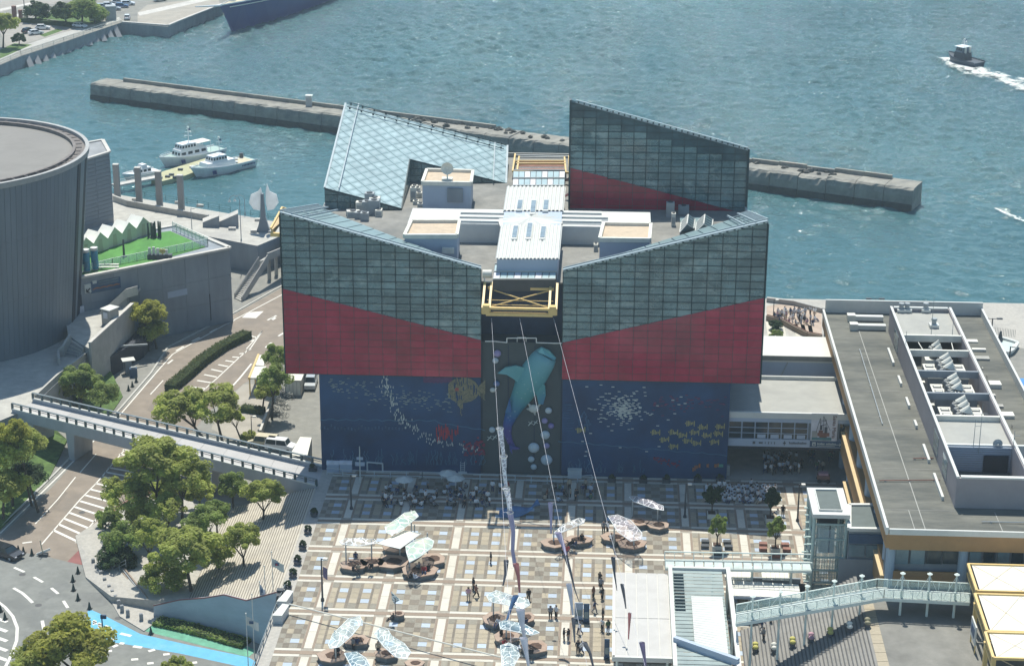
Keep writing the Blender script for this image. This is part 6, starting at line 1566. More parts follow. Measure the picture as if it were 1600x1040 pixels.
# ---- elevator tower
ev = thing('lift_tower','glazed lift tower with a mint steel frame and a white-edged roof on the plaza','lift tower',(27.6,218.3,0))
e = [Vector((25.5,218.05,0)),Vector((29.7,218.05,0)),Vector((29.65,225.5,0)),Vector((25.45,225.4,0))]; ZE = 10.9
def ring(b,P,z,w,h):
 for i in range(len(P)): b.beam(P[i] + Vector((0,0,z)),P[(i + 1) % len(P)] + Vector((0,0,z)),w,h)
c = sum(e,Vector()) / 4
b = MB(); b.slab([p + Vector((0,0,ZE)) for p in [c + (p - c) * 1.06 for p in e]],(0,0,-.5)); b.build('roof','white_metal',ev)
b = MB(); b.slab([p + Vector((0,0,ZE + .06)) for p in [c + Vector(((p - c).x * .62,(p - c).y * .78,0)) for p in e]],(0,0,-.1)); b.build('roof_panel','roof_dark_green',ev)
b = MB()
ring(b,[c + Vector(((p - c).x * .64,(p - c).y * .8,0)) for p in e],ZE + .12,.12,.25); b.build('roof_upstand','white_metal',ev)
for p in e + [e[0].lerp(e[3],.5),e[1].lerp(e[2],.5)]: b = MB(); q = c + (p - c) * .93; b.tube(q,q + Vector((0,0,ZE - .4)),.22,n=10); b.build('column','mint_shade',ev)
for z in (1.6,3.3,5.0,7.4,9.4): b = MB(); ring(b,[c + (p - c) * .93 for p in e],z,.16,.2); b.build('floor_ring','mint_shade',ev)
for i in range(4):
 P,q = c + (e[i] - c) * .9,c + (e[(i + 1) % 4] - c) * .9
 for j,(z0,z1) in enumerate(((.2,1.5),(1.7,3.2),(3.4,4.9),(5.1,7.3),(7.5,9.3))):
  for k in range(3 if i % 2 else 2):
   n_ = 3 if i % 2 else 2; b = MB(); A_,B_ = P.lerp(q,(k + .04) / n_),P.lerp(q,(k + .96) / n_); b.beam(A_ + Vector((0,0,(z0 + z1) / 2)),B_ + Vector((0,0,(z0 + z1) / 2)),.03,z1 - z0); b.build('glass_pane','glass_clear',ev)
b = MB(); b.box(26.6,28.4,220,223,4.8,7.9); b.build('lift_car','service_wall',ev); b = MB(); b.box(26.4,28.6,219.8,223.2,8.2,9.6); b.build('machinery','black',ev)
for x in (26.2,28.9): b = MB(); b.beam((x,219.5,0),(x,219.5,10.2),.15); b.build('guide_rail','dark_teal',ev)
b = MB()
for k in range(9): b.beam((26.3 + .33 * k,219.2,1.0),(26.3 + .33 * k,219.2,4.6),.06)
b.build('louvre_bars','mint_shade',ev)
# stair spiral at its left side
b = MB()
for k in range(18): z = k * .5; b.beam((25.0,219.2 + (k % 6) * 1.0,z + .3),(25.9,219.2 + (k % 6) * 1.0,z + .3),.3,.08)
tag(b.build('side_bracket','mint_shade',ev),kind='stuff')
lk = thing('link_block','grey block with a white-edged roof joining the lift tower to the market building','building',(31.2,218,0))
q = [G(1327,826,9.8),G(1385,827,9.8),G(1372,789,9.8),G(1327,789,9.8)]
b = MB(); b.prism([(p.x,p.y) for p in q],0,9.5); b.build('body','wall_blue_grey',lk); b = MB(); ring(b,q,0,.5,.4); b.build('parapet','white_metal',lk)
b = MB(); cc = sum(q,Vector()) / 4; b.slab([cc + (p - cc) * .93 for p in q],(0,0,-.2)); b.build('roof','roof_dark_green',lk)
y = q[0].y - .05
b = MB(); b.box(q[0].x,q[1].x - .3,y - .1,y,8.0,9.2); b.build('dark_band','sign_blue',lk)
for i in range(2): b = MB(); w = (q[1].x - q[0].x - .3) / 2; b.box(q[0].x + w * i + .1,q[0].x + w * (i + 1) - .1,y - .12,y - .02,6.3,7.8); b.build('window','window_sky',lk)
b = MB(); b.box(q[0].x - 1,q[1].x,y - .3,y - .15,0,6.0); b.build('grey_panel','wall_blue_grey',lk)
# ---- deck, big stair
DZ5 = 5.0
b = MB(); b.prism([(31.6,150),(31.6,208.4),(33,208.4),(100,208.4),(100,150)],0,DZ5,0,1); struct(b.build('upper_deck',['concrete_dark','deck_dark']))
stt = thing('grand_stair','very wide grey stair rising from the plaza to the upper market deck','stair',(16.5,200,0))
ns = 33; sx0,sx1 = 16.6,30.4
for i in range(ns):
 x0 = sx0 + (sx1 - sx0) * i / ns; w = (sx1 - sx0) / ns; z = DZ5 * (i + 1) / ns
 b = MB(); b.box(x0,x0 + w + .02,185,208.4 + max(0,(i - 4)) * .18,0,z,0); b.build('step','stair_grey',stt)
 b = MB(); b.box(x0 - .004,x0 + .12,185.05,208.35 + max(0,(i - 4)) * .18,z - .12,z + .004); b.build('riser_shade','concrete_dark2',stt)  # dark strip per step stands in for the shade on the risers
for a in range(12): b = MB(); b.box(sx1,31.6,185 + a * 2.02,186.95 + a * 2.02,4.5,DZ5 + .03); b.build('edge_slab','tile_beige',stt)
# block of steps under the walkway
# flower pots
fl_ = [(1180,1017,'fish_yellow2'),(1209,1018,'off_white'),(1238,1009,'fish_yellow2'),(1267,1002,'cl_pink'),(1297,994,'fish_yellow2'),(1327,985,'off_white'),(1355,979,'fish_tan')]
for k,(a,c,m) in enumerate(fl_):
 # solve height on the stair
 z = 2.0
 for _ in range(8):
  p = G(a,c,z); z = max(0,min(DZ5,DZ5 * (int((p.x - sx0) / (sx1 - sx0) * ns) + 1) / ns))
 t = thing('flower_pot',['lowest flower pot on the stair, at its left end','second flower pot up the stair, white flowers','third flower pot up the stair, yellow flowers','fourth flower pot up the stair, pinkish flowers','fifth flower pot up the stair, yellow flowers','sixth flower pot up the stair, white flowers','topmost flower pot near the head of the stair'][k],'flower pot',p,'flower pots on the grand stair')
 b = MB(); b.lathe(p,[(.30,0),(.42,.55),(.42,.6)],12); b.build('pot','fabric_dark',t)
 for dy in (-.18,.25):
  b = MB(); b.ball(p + Vector((0,dy,.72 + dy * .5)),.36,.3,.26,10,6); b.build('flowers',m,t)
# mint walkway
mw = thing('glass_walkway','pale mint steel and glass walkway bending across the stair to the market front','walkway',G(1380,932,7.4))
near = [G(a,c,7.4) for a,c in ((1150,973),(1381,933),(1515,940))]; farr = [G(a,c,7.4) for a,c in ((1150,957),(1370,917),(1515,924))]
for (n0,n1,f0,f1,seg) in ((near[0],near[1],farr[0],farr[1],13),(near[1],near[2],farr[1],farr[2],9)):
 for i in range(seg):
  a,c_ = (i + .03) / seg,(i + .97) / seg; b = MB(); b.slab([n0.lerp(n1,a),n0.lerp(n1,c_),f0.lerp(f1,c_),f0.lerp(f1,a)],(0,0,-.06)); b.build('floor_panel','mint_glass',mw)
 for P,q,nm in ((n0,n1,'near'),(f0,f1,'far')):
  for z in (-.2,1.05): b = MB(); b.beam(P + Vector((0,0,z)),q + Vector((0,0,z)),.22 if z < 0 else .12,.4 if z < 0 else .12); b.build('edge_beam' if z < 0 else 'hand_rail','mint',mw)
  for i in range(seg + 1): b = MB(); v = P.lerp(q,i / seg); b.beam(v,v + Vector((0,0,1.05)),.07); b.build('rail_post','mint',mw)
  b = MB(); b.beam(P + Vector((0,0,.5)),q + Vector((0,0,.5)),.03,.8); b.build('glass_panel','glass_clear',mw)
 for i in range(seg + 1): b = MB(); b.beam(n0.lerp(n1,i / seg) + Vector((0,0,-.12)),f0.lerp(f1,i / seg) + Vector((0,0,-.12)),.12,.15); b.build('cross_beam','mint',mw)
for a,c,yt,yb in ((1175,962,931,975),(1218,955,924,970),(1260,946,915,962),(1302,938,907,952),(1345,928,899,945),(1408,932,895,936),(1450,934,896,938),(1492,936,897,940)):
 p = G(a,c,7.4); zt,zb = F(a,yt,p.y).z,(0.2 if a < 1360 else 5.1); b = MB(); b.tube((p.x,p.y,zb),(p.x,p.y,zt),.16,.10,8); b.build('mast','mint',mw)
 b = MB(); b.lathe((p.x,p.y,zt - .2),[(.1,0),(.32,.2),(.1,.35)],10); b.build('mast_cap','mint',mw)
 b = MB()
 for s in (-1,1): b.tube((p.x,p.y,zt - .2),(p.x + s * 1.3,p.y,7.5),.03,n=4)
 b.build('stay','mint',mw)
# second catwalk across to the lift
cw = thing('glass_walkway','narrow mint glass catwalk running from the canopy to the lift tower','walkway',(16,215,4.6))
n0,n1,f0,f1 = Vector((7.8,214.6,4.9)),Vector((25.3,214.9,4.9)),Vector((7.8,216.9,4.9)),Vector((25.3,217.2,4.9))
for i in range(15):
 a,c_ = (i + .05) / 15,(i + .95) / 15; b = MB(); b.slab([n0.lerp(n1,a),n0.lerp(n1,c_),f0.lerp(f1,c_),f0.lerp(f1,a)],(0,0,-.05)); b.build('floor_panel','mint_glass',cw)
for P,q in ((n0,n1),(f0,f1)):
 b = MB(); b.beam(P + Vector((0,0,1)),q + Vector((0,0,1)),.12); b.build('hand_rail','mint',cw); b = MB(); b.beam(P - Vector((0,0,.15)),q - Vector((0,0,.15)),.2,.3); b.build('edge_beam','mint',cw)
 for i in range(16): b = MB(); v = P.lerp(q,i / 15); b.beam(v,v + Vector((0,0,1)),.1 if i % 3 == 0 else .05); b.build('rail_post','mint',cw)
for i in (1,5,9,13): b = MB(); v = n0.lerp(f1,i / 15); b.tube((n0.lerp(n1,i / 15).x,215.7,0),(n0.lerp(n1,i / 15).x,215.7,4.8),.15); b.build('column','mint',cw)
# canopies
ca = thing('flat_canopy','flat grey panelled canopy with a white frame over the plaza edge','canopy',(5,204,0))
cx0,cx1,cy0,cy1,cz = 1.6,8.15,193.3,214.0,4.4
for i in range(5):
 for j in range(2):
  ym = 202.6; ya,yb = (cy0 + .3,ym - .05) if j == 0 else (ym + .05,cy1); b = MB(); w = (cx1 - cx0 - .3) / 5; b.box(cx0 + .25 + w * i + .04,cx0 + .25 + w * (i + 1) - .04,ya,yb,cz - .06,cz + .02); b.build('roof_panel','canopy_grey',ca)
b = MB(); b.box(cx0,cx1,cy0,cy1,cz - .35,cz - .1); b.build('roof_base','white_metal',ca)
for a in ((cx0 - .05,cx0 + .25,cy0,cy1),(cx0,cx1,cy0 - .1,cy0 + .3)): b = MB(); b.box(*a,cz - .4,cz + .15); b.build('frame','white_metal',ca)
for x in (cx0 + .5,cx1 - .5):
 for y in (cy0 + .6,203,cy1 - .6): b = MB(); b.tube((x,y,0),(x,y,cz - .35),.14); b.build('post','mint',ca)
cb = thing('glass_canopy','glass slatted canopy with a corrugated white sheet and deep white beams','canopy',(11,204,0))
gx0,gx1,gy0,gy1,gz = 8.6,15.0,190,213.6,5.2
for k in range(26):
 y = gy0 + (gy1 - gy0) * k / 26; b = MB(); b.box(gx0,gx1 - .5,y + .05,y + .82,gz - .04,gz); b.build('glass_slat','canopy_glass',cb)
for k in range(12): b = MB(); y = 203.2 + k * .8; b.box(gx0 + .1,gx0 + 1.3,y,y + .14,gz + .05,gz + .22); b.build('fin','dark_teal',cb)
b = MB(); ribbed(b,(10.6,194.2,gz + .35),(10.6,206.2,gz + .35),(14.2,206.2,gz + .35),(14.2,192.6,gz + .35),22,.10); b.build('corrugated_sheet','white_metal',cb)
for a in ((8.15,8.6,190,214.2),(15.0,15.5,190,214.0)): b = MB(); b.box(*a,gz - .5,gz + .3); b.build('beam','white_metal',cb)
b = MB(); b.box(8.6,15,213.5,213.9,gz - .4,gz + .3); b.build('beam','white_metal',cb)
b = MB(); b.beam((8.4,195.6,gz + .4),(15.2,191.0,gz + .4),.5,.8); b.build('beam','service_wall',cb)
for x in (8.4,15.2):
 for y in (192,202,213): b = MB(); b.tube((x,y,0),(x,y,gz - .5),.16); b.build('post','mint',cb)
cc_ = thing('low_canopy','low white panelled roof between the glass canopy and the lift tower','canopy',(20,210,0))
z3 = 3.2
for (pa) in ([(1137,905),(1248,912),(1252,934),(1140,930)],):
 q = [G(a,c,z3) for a,c in pa]
 for i in range(14):
  for j in range(2):
   A_,B_ = q[0].lerp(q[1],(i + .03) / 14),q[0].lerp(q[1],(i + .97) / 14); C_,D_ = q[3].lerp(q[2],(i + .97) / 14),q[3].lerp(q[2],(i + .03) / 14)
   b = MB(); b.slab([A_.lerp(D_,j / 2 + .02),B_.lerp(C_,j / 2 + .02),B_.lerp(C_,j / 2 + .48),A_.lerp(D_,j / 2 + .48)],(0,0,-.05)); b.build('roof_panel','off_white',cc_)
 b = MB(); b.slab([k - Vector((0,0,.1)) for k in q],(0,0,-.3)); b.build('roof_base','service_wall',cc_)
for (x0,x1) in ((1131,1172),(1189,1232)):
 q = [G(x0,890,3.0),G(x1,891,3.0),G(x1 + 1,906,3.0),G(x0 + 2,905,3.0)]
 for i in range(6): b = MB(); b.slab([q[0].lerp(q[1],(i + .03) / 6),q[0].lerp(q[1],(i + .97) / 6),q[3].lerp(q[2],(i + .97) / 6),q[3].lerp(q[2],(i + .03) / 6)],(0,0,-.08)); b.build('roof_panel','cream_white',cc_)
q = [G(1140,935,.5),G(1250,935,.5)]
b = MB(); b.box(q[0].x,q[1].x,q[0].y + 1,q[0].y + 1.3,0,2.9); b.build('back_wall','wall_blue_grey',cc_)
for i in range(4): b = MB(); x = q[0].x + .8 + i * 2.2; b.box(x,x + 1.7,q[0].y + .9,q[0].y + 1.02,.2,2.3); b.build('window','window_dark',cc_)
# yellow-framed fabric canopies, lower right corner
for k,(y0,y1,z,lab) in enumerate(((200.6,206.6,10.0,'white fabric canopy in a yellow steel frame, farthest back by the market front'),(192.0,200.0,9.6,'white fabric canopy in a yellow steel frame, middle one'),(186.5,191.5,9.4,'white fabric canopy in a yellow steel frame, lowest near one'))):
 x0,x1 = 42.0 - k * .3,60; t = thing('fabric_canopy',lab,'canopy',(x0,y0,DZ5),'yellow framed canopies in the lower right corner')
 b = MB(); b.slab([(x0 + .4,y0 + .2,z),(x1,y0 + .2,z),(x1,y1 - .2,z + .3),(x0 + .4,y1 - .2,z + .3)],(0,0,-.05)); b.build('fabric','cream_white',t)
 b = MB(); b.beam((x0,y0,z),(x1,y0,z),.25,.3); b.build('front_beam','yellow_steel',t); b = MB(); b.beam((x0,y1,z + .3),(x1,y1,z + .3),.25,.3); b.build('back_beam','yellow_steel',t); b = MB(); b.beam((x0,y0,z),(x0,y1,z + .3),.3,.35); b.build('side_beam','yellow_steel',t)
 b = MB(); b.beam((x0 + .4,y0,z - 1.1),(x1,y0,z - 1.1),.12); b.beam((x0,y0,z - 1.1),(x0,y1,z - .8),.18,.25); b.build('lower_chord','yellow_steel',t)
 b = MB()
 for i in range(4):
  xa = x0 + .5 + i * 4.4; b.tube((xa,y0 + .3,z + .08),(xa + 4.4,y1 - .3,z + .38),.02,n=4); b.tube((xa + 4.4,y0 + .3,z + .08),(xa,y1 - .3,z + .38),.02,n=4)
  b.tube((xa,y0,z),(xa + 2.2,y0,z - 1.1),.05,n=5); b.tube((xa + 2.2,y0,z - 1.1),(xa + 4.4,y0,z),.05,n=5)
 b.build('bracing','fabric_dark' if 0 else 'ochre_pale',t)
 b = MB(); b.beam((x0 + .1,y0 + .2,DZ5),(x0 + .1,y0 + .2,z),.45,.45); b.build('leg','yellow_steel',t)
t = thing('noticeboard','blue and white notice board beside the yellow canopy legs','sign',(41.4,197,DZ5)); b = MB(); b.box(41.2,41.35,195.4,198.2,6.0,8.2); b.build('board','white_metal',t); b = MB(); b.box(41.14,41.19,195.9,197.7,6.6,7.7); b.build('poster','sign_blue',t)
for k in range(2): b = MB(); b.tube((41.3,195.5 + 2.6 * k,DZ5),(41.3,195.5 + 2.6 * k,6),.08); b.build('leg','yellow_steel',t)
# ---- promenade behind and to the right
def G0(px,z=0): return [G(a,c,z) for a,c in px]
for k in range(7):
 x0 = 1196 + k * 11; sheet('paved_stripe',[(x0,502 + k * 1.0),(x0 + 6,502 + k),(x0 + 17,554),(x0 + 9,554)],0,'pave' if k % 2 else 'tile_white',z_off=.004)
pr_ = [(1198,478),(1225,474),(1262,480),(1284,490),(1284,528),(1262,524),(1240,514),(1222,505),(1198,502)]
sheet('round_terrace',pr_,0,'tile_terracotta',z_off=.004)
rb_ = thing('curved_wall','low curved brick-red wall round the waterside terrace','wall',G(1222,506,0)); P = G0([(1198,500),(1222,506),(1240,516),(1262,527),(1284,531)])
for p,q in zip(P[:-1],P[1:]): b = MB(); b.beam(p + Vector((0,0,.45)),q + Vector((0,0,.45)),.5,.9); b.build('wall_body','tile_brown',rb_); b = MB(); b.beam(p + Vector((0,0,1.0)),q + Vector((0,0,1.0)),.1,.1); b.build('rail','rust',rb_)
sw = thing('sea_wall','grey sea wall coping behind the round waterside terrace','wall',G(1230,473,0)); P = G0([(1198,471),(1240,476),(1285,488),(1420,500),(1525,521)])
for p,q in zip(P[:-1],P[1:]): b = MB(); b.beam(p + Vector((0,0,.4)),q + Vector((0,0,.4)),.6,.8); b.build('coping','concrete',sw)
sheet('quay_road',[(1532,560),(1560,540),(1640,548),(1700,800),(1610,700)],0,'asphalt_pale',z_off=.004)
lamp(1208,500,468,'dark lamp post on the waterside terrace near the aquarium',m='dark_metal'); lamp(1365,503,466,'dark lamp post behind the market roof edge',m='dark_metal',dbl=True)
lamp(1545,565,497,'double-headed dark lamp post beside the oval pool',m='dark_metal',dbl=True,r=.12); lamp(1573,605,541,'dark lamp post in front of the oval pool',m='dark_metal',r=.12)
fp = thing('oval_pool','lens-shaped white-rimmed pool beside the sea at the right edge','pool',G(1562,537,0)); p = wl(fp)
a0,a1 = G(1531,527,.8),G(1590,535,.8); b = MB(); n = 20;
rim = []
for k in range(n + 1): t_ = k / n; v = a0.lerp(a1,t_); rim.append(v + Vector((0,-5.5 * sin(pi * t_),0)))
rim2 = [v + Vector((0,1.3 * sin(pi * k / n) + .3,0)) for k,v in enumerate([a0.lerp(a1,k / n) for k in range(n + 1)])]
loop = rim + rim2[::-1]
b.prism([(v.x,v.y) for v in loop],0,.55); b.build('basin','mint_glass',fp)
b = MB()
for v,w in zip(loop,loop[1:] + loop[:1]): b.beam(Vector((v.x,v.y,.7)),Vector((w.x,w.y,.7)),.55,.4)
b.build('rim','white_metal',fp)
b = MB(); b.tube(p + Vector((0,0,.5)),p + Vector((0,0,2.2)),.5,.15,8); b.build('fountain','dark_metal',fp)
b = MB()
for k in range(24): v = rim2[0].lerp(rim2[-1],k / 23) + Vector((0,2.2,0)); b.beam(v * 1,v + Vector((0,0,1.3)),.05)
tag(b.build('fence_bar','dark_teal',fp),kind='stuff')
for k,(px,lab) in enumerate((([(1552,559),(1572,561),(1578,577),(1556,576)],'white flat-roofed kiosk in front of the oval pool'),)):
 q = [G(a,c,2.4) for a,c in px]; t = thing('kiosk',lab,'kiosk',q[3]); b = MB(); b.slab(q,(0,0,-.2)); b.build('roof','white_metal',t); cc = sum(q,Vector()) / 4; b = MB(); b.prism([(cc + (p - cc) * .7).xy[:] for p in q],0,2.1); b.build('body','concrete',t)
t = thing('tent','bright blue canopy tent at the right edge of the photo','tent',G(1602,622,0)); p = wl(t); b = MB(); b.cbox(p + Vector((.5,0,2.3)),3.5,3.5,.3); b.build('canopy','tent_blue',t); b = MB(); b.cbox(p + Vector((.5,0,0)),2.8,2.8,2.2); b.build('stall','dark_metal',t)
t = thing('parked_cart','dark red cart parked at the edge of the shade by the market','cart',G(1286,752,0)); p = wl(t)
b = MB(); b.cbox(p + Vector((0,0,.5)),1.7,1.1,.5); b.build('body','rust',t); b = MB(); b.cbox(p + Vector((0,.1,1.0)),1.3,.8,.35); b.build('load','cl_pink',t)
for s in (-1,1):
 for r_ in (-1,1): b = MB(); b.tube(p + Vector((s * .6,r_ * .55,.3)),p + Vector((s * .6,r_ * .65,.3)),.3,n=12); b.build('wheel','rubber',t)

for k,(x0,y0,x1,y1,lab) in enumerate(((33.6,222,41.0,222.6,'thin rusty pipe crossing the market roof near its front'),(36.2,240,36.4,268,'long thin pipe running along the market roof'),(38.6,229,41.2,229.3,'short pipe beside the front court wall on the market roof'),(44,211,55,211.2,'pipe along the front strip of the market roof'),(52.0,232,52.2,262,'pipe along the right strip of the market roof'))):
 t = thing('roof_pipe',lab,'pipe',(x0,y0,ZM)); b = MB(); b.tube((x0,y0,ZM + .18),(x1,y1,ZM + .18),.07,n=6); b.build('pipe','rust' if k % 2 == 0 else 'grey_metal',t)
 for s_ in (.1,.5,.9): b = MB(); b.cbox((x0 + (x1 - x0) * s_,y0 + (y1 - y0) * s_,ZM),.25,.25,.12); b.build('support','concrete',t)
# ---------------------------------------------------------------- harbour
random.seed(41)
def grow_block(b,P0,P1,w,ztop,zbot,dv,seedv,rough=.35):
 "weathered concrete caisson between two stations; dv points to the far side"
 n = 7; rings = []
 for k in range(n + 1):
  p = P0.lerp(P1,k / n); j = lambda s,a: noise.noise(Vector((p.x * .6 + s * 9,p.y * .6,seedv))) * a
  prof = [(0,zbot),(0 + j(1,.1),ztop - 1.6),(.15 + abs(j(2,rough)),ztop - .35 + j(3,.3)),(.6 + abs(j(4,rough * 2)),ztop + j(5,.25)),(w * .5,ztop + j(6,.2)),(w,ztop + j(7,.15)),(w,zbot)]
  rings.append([Vector((p.x,p.y,0)) + dv * a + Vector((0,0,z)) for a,z in prof])
 b.loft(rings)
bw = thing('breakwater','long weathered concrete breakwater crossing the harbour behind the aquarium','breakwater',G(142,156,ZW))
P0,P1 = G(142,156,ZW),G(1425,330.5,ZW); dr = (P1 - P0).normalized(); dv = Vector((-dr.y,dr.x,0)); dv = dv if dv.y > 0 else -dv
L = (P1 - P0).length; nb = 34
for i in range(nb):
 a,c = P0 + dr * (L * i / nb),P0 + dr * (L * (i + 1) / nb - .12)
 zt = ZW + 4.4 + .5 * i / nb + (random.uniform(-.5,.0) if 18 < i < 31 else 0)
 b = MB(); grow_block(b,a,c,7.0,zt,ZW - 3,dv,i * .01 + 3,.6 if i < 19 else 1.0); b.build('caisson','breakwater_concrete',bw)
 b = MB(); q,r_ = a - dv * .16,c - dv * .16; b.beam(Vector((q.x,q.y,ZW + .55)),Vector((r_.x,r_.y,ZW + .55)),.3,1.7 + random.uniform(-.15,.15)); b.build('tide_band','tide_dark',bw)
 if not (i in (0,33) or 17 < i < 22):
  b = MB(); q,r_ = a + dv * 6.0,c + dv * 6.0; b.beam(Vector((q.x,q.y,zt + .45)),Vector((r_.x,r_.y,zt + .45)),.7,.9); b.build('back_wall','breakwater_concrete',bw)
for i in range(80):
 t = random.uniform(.5,.93) if random.random() < .8 else random.uniform(.4,.5); a = P0 + dr * (L * t) + dv * random.uniform(2.5,6.5); s = random.uniform(.3,.9)
 b = MB(); z0_ = ZW + 4.5; pts = [Vector((random.uniform(-1,1),random.uniform(-1,1),random.uniform(-.6,.8))) * s for _ in range(8)]
 b.ball((a.x,a.y,z0_ + s * .4),s * 1.1,s * .9,s * .7,6,4); b.v = [(x + random.uniform(-.2,.2) * s,y + random.uniform(-.2,.2) * s,z + random.uniform(-.15,.15) * s) for x,y,z in b.v]; b.build('rock','breakwater_rock',bw)
t = thing('beacon','small square white concrete marker on the breakwater left of the glass roof','beacon',P0 + dr * (L * .293) + dv * 5 + Vector((0,0,4.5))); p = wl(t); b = MB(); b.cbox(p,1.5,1.3,2.6); b.build('body','concrete_light',t); b = MB(); b.cbox(p + Vector((0,0,2.6)),1.7,1.5,.2); b.build('cap','white_metal',t)
for tt,lab in ((.515,'small dark cave-in mark with a ladder'),): pass
b = MB(); q = P0 + dr * (L * .79) - dv * .12
for k in range(9): b.beam(q + Vector((0,0,.6 + k * .45)),q + dr * .7 + Vector((0,0,.6 + k * .45)),.1)
b.build('ladder','rust',bw)
# ---- far bank
fbk = thing('quay_wall','dark sea wall with sloping concrete buttresses on the far bank','sea wall',G(33,100,ZW))
for k in range(13):
 t = k / 12; a = 47 + (184 - 47) * t; c = 104 + (57 - 104) * t - 5 * sin(pi * t) * .6
 p = G(a,c,ZW); b = MB(); u = Vector((.75,.66,0)); v = Vector((.66,-.75,0))
 b.solid([p - u * .9 + v * 1.2,p + u * .9 + v * 1.2,p + u * .9 - v * 3,p - u * .9 - v * 3],[Vector((0,0,FB - ZW - .3)) + p - u * .7 - v * 1.6,Vector((0,0,FB - ZW - .3)) + p + u * .7 - v * 1.6,Vector((0,0,FB - ZW - .3)) + p + u * .7 - v * 3,Vector((0,0,FB - ZW - .3)) + p - u * .7 - v * 3]); b.build('buttress','concrete_dark',fbk)
fr_ = [(0,101),(33,87),(100,65),(188,36)]
balustrade(fr_,FB,lab='white railing along the far bank quay',h=1.3,sp=5,post='off_white',glass=None,rails=(1,.5))
kp = [G(a,c,FB) for a,c in [(190,36),(201,37),(262,41.5),(277,35),(346,8)]]
b = MB()
for p,q in zip(kp[:-1],kp[1:]): b.beam(p + Vector((0,.6,.2)),q + Vector((0,.6,.2)),.9,.4)
b.build('quay_coping','concrete_light',fbk)
rsf = lambda nm,px,m,k=1: sheet(nm,px,FB,m,z_off=.004 * k)
rsf('quay_apron',[(215,35),(262,40),(276,34),(344,8),(340,-5),(230,8),(215,20)],'deck_warm',1)
rsf('quay_stripe',[(218,25),(330,0),(320,-4),(215,20)],'concrete_light',3)
rsf('promenade_path',[(0,94),(30,80),(100,58),(190,31),(186,27),(95,52),(28,74),(0,86)],'deck_pale',1)
rsf('car_park',[(20,38),(60,30),(115,42),(170,30),(100,50),(40,68),(10,72),(0,50)],'asphalt_warm',2)
rsf('far_road',[(0,20),(40,8),(100,6),(95,0),(140,-20),(0,-20)],'asphalt_warm',2); rsf('far_road_line',[(0,18),(60,4),(58,2),(0,14)],'concrete_light',4); rsf('far_road_line',[(0,33),(40,23),(40,20),(0,27)],'concrete_light',4)
rsf('far_lawn',[(0,78),(22,68),(50,70),(32,78),(0,92)],'grass',3); rsf('far_lawn',[(62,55),(90,45),(98,48),(70,58)],'grass',3); rsf('far_lawn',[(34,34),(75,30),(115,36),(150,38),(160,34),(110,15),(75,22)],'grass',3)
# ---- boats
def boat_axes(bow,stern):
 d = Vector((bow.x - stern.x,bow.y - stern.y,0)); L = d.length; d.normalize(); return d,Vector((-d.y,d.x,0)),L
def hull(t,bow,stern,beam,fb,fbow,hm,dm,name='hull',zb=-.9,nose=.45,rake=1.0,wl_=None):
 d,n,L = boat_axes(bow,stern); O = Vector((stern.x,stern.y,ZW)); rings = []; deck = []
 K = 14
 for i in range(K + 1):
  s = i / K; w = beam / 2 * (min(1,.85 + s * .6) if s < .5 else max(.02,(1 - ((s - .5) / .5) ** 2.2))); h = fb + (fbow - fb) * s ** 2.5
  wb = w * (.8 if s < .9 else .5); c = O + d * (L * s); cl = O + d * (L * s - rake * s ** 3 * h * .6)
  rings.append([cl - n * wb * .7 + Vector((0,0,zb)),cl - n * wb + Vector((0,0,.1)),c - n * w + Vector((0,0,h)),c + n * w + Vector((0,0,h)),cl + n * wb + Vector((0,0,.1)),cl + n * wb * .7 + Vector((0,0,zb))])
  deck.append((c - n * w * .9 + Vector((0,0,h + .02)),c + n * w * .9 + Vector((0,0,h + .02)),c - n * w + Vector((0,0,h)),c + n * w + Vector((0,0,h))))
 b = MB(); b.loft(rings); b.build(name,hm,t)
 b = MB()
 for p,q in zip(deck[:-1],deck[1:]): b.face([p[0],q[0],q[1],p[1]])
 b.build('deck',dm,t)
 b = MB()
 for side in (2,3):
  for p,q in zip(deck[:-1],deck[1:]): b.beam(p[side] + Vector((0,0,.12)),q[side] + Vector((0,0,.12)),.12,.35)
 b.build('bulwark',hm if wl_ is None else wl_,t)
 def at(s,w,z): return O + d * (L * s) + n * w + Vector((0,0,z))
 return at,d,n,L
def cabin(t,at,s0,s1,w,z0,h,m='boat_white',taper=.85,name='cabin',win=None,nw=5):
 b = MB(); lo = [at(s0,-w,z0),at(s0,w,z0),at(s1,w * .92,z0),at(s1,-w * .92,z0)]; s1b = s1 - .02
 hi = [at(s0 + .005,-w * taper,z0 + h),at(s0 + .005,w * taper,z0 + h),at(s1b,w * taper * .9,z0 + h),at(s1b,-w * taper * .9,z0 + h)]
 b.solid(lo,hi); o = b.build(name,m,t)
 if win:
  for a,c in ((0,3),(2,1),(3,2)):
   for k in range(nw if a != 3 else 3):
    N_ = nw if a != 3 else 3; u0,u1 = (k + .18) / N_,(k + .82) / N_
    q = [lo[a].lerp(lo[c],u0).lerp(hi[a].lerp(hi[c],u0),win[0]),lo[a].lerp(lo[c],u1).lerp(hi[a].lerp(hi[c],u1),win[0]),lo[a].lerp(lo[c],u1).lerp(hi[a].lerp(hi[c],u1),win[1]),lo[a].lerp(lo[c],u0).lerp(hi[a].lerp(hi[c],u0),win[1])]
    nr = (q[1] - q[0]).cross(q[3] - q[0]).normalized(); ctr = sum(lo,Vector()) / 4; nr = nr if nr.dot(q[0] - ctr) > 0 else -nr
    bb = MB(); bb.slab([p + nr * .04 for p in q],nr * -.06); bb.build('window','window_dark',o)
 return o,hi
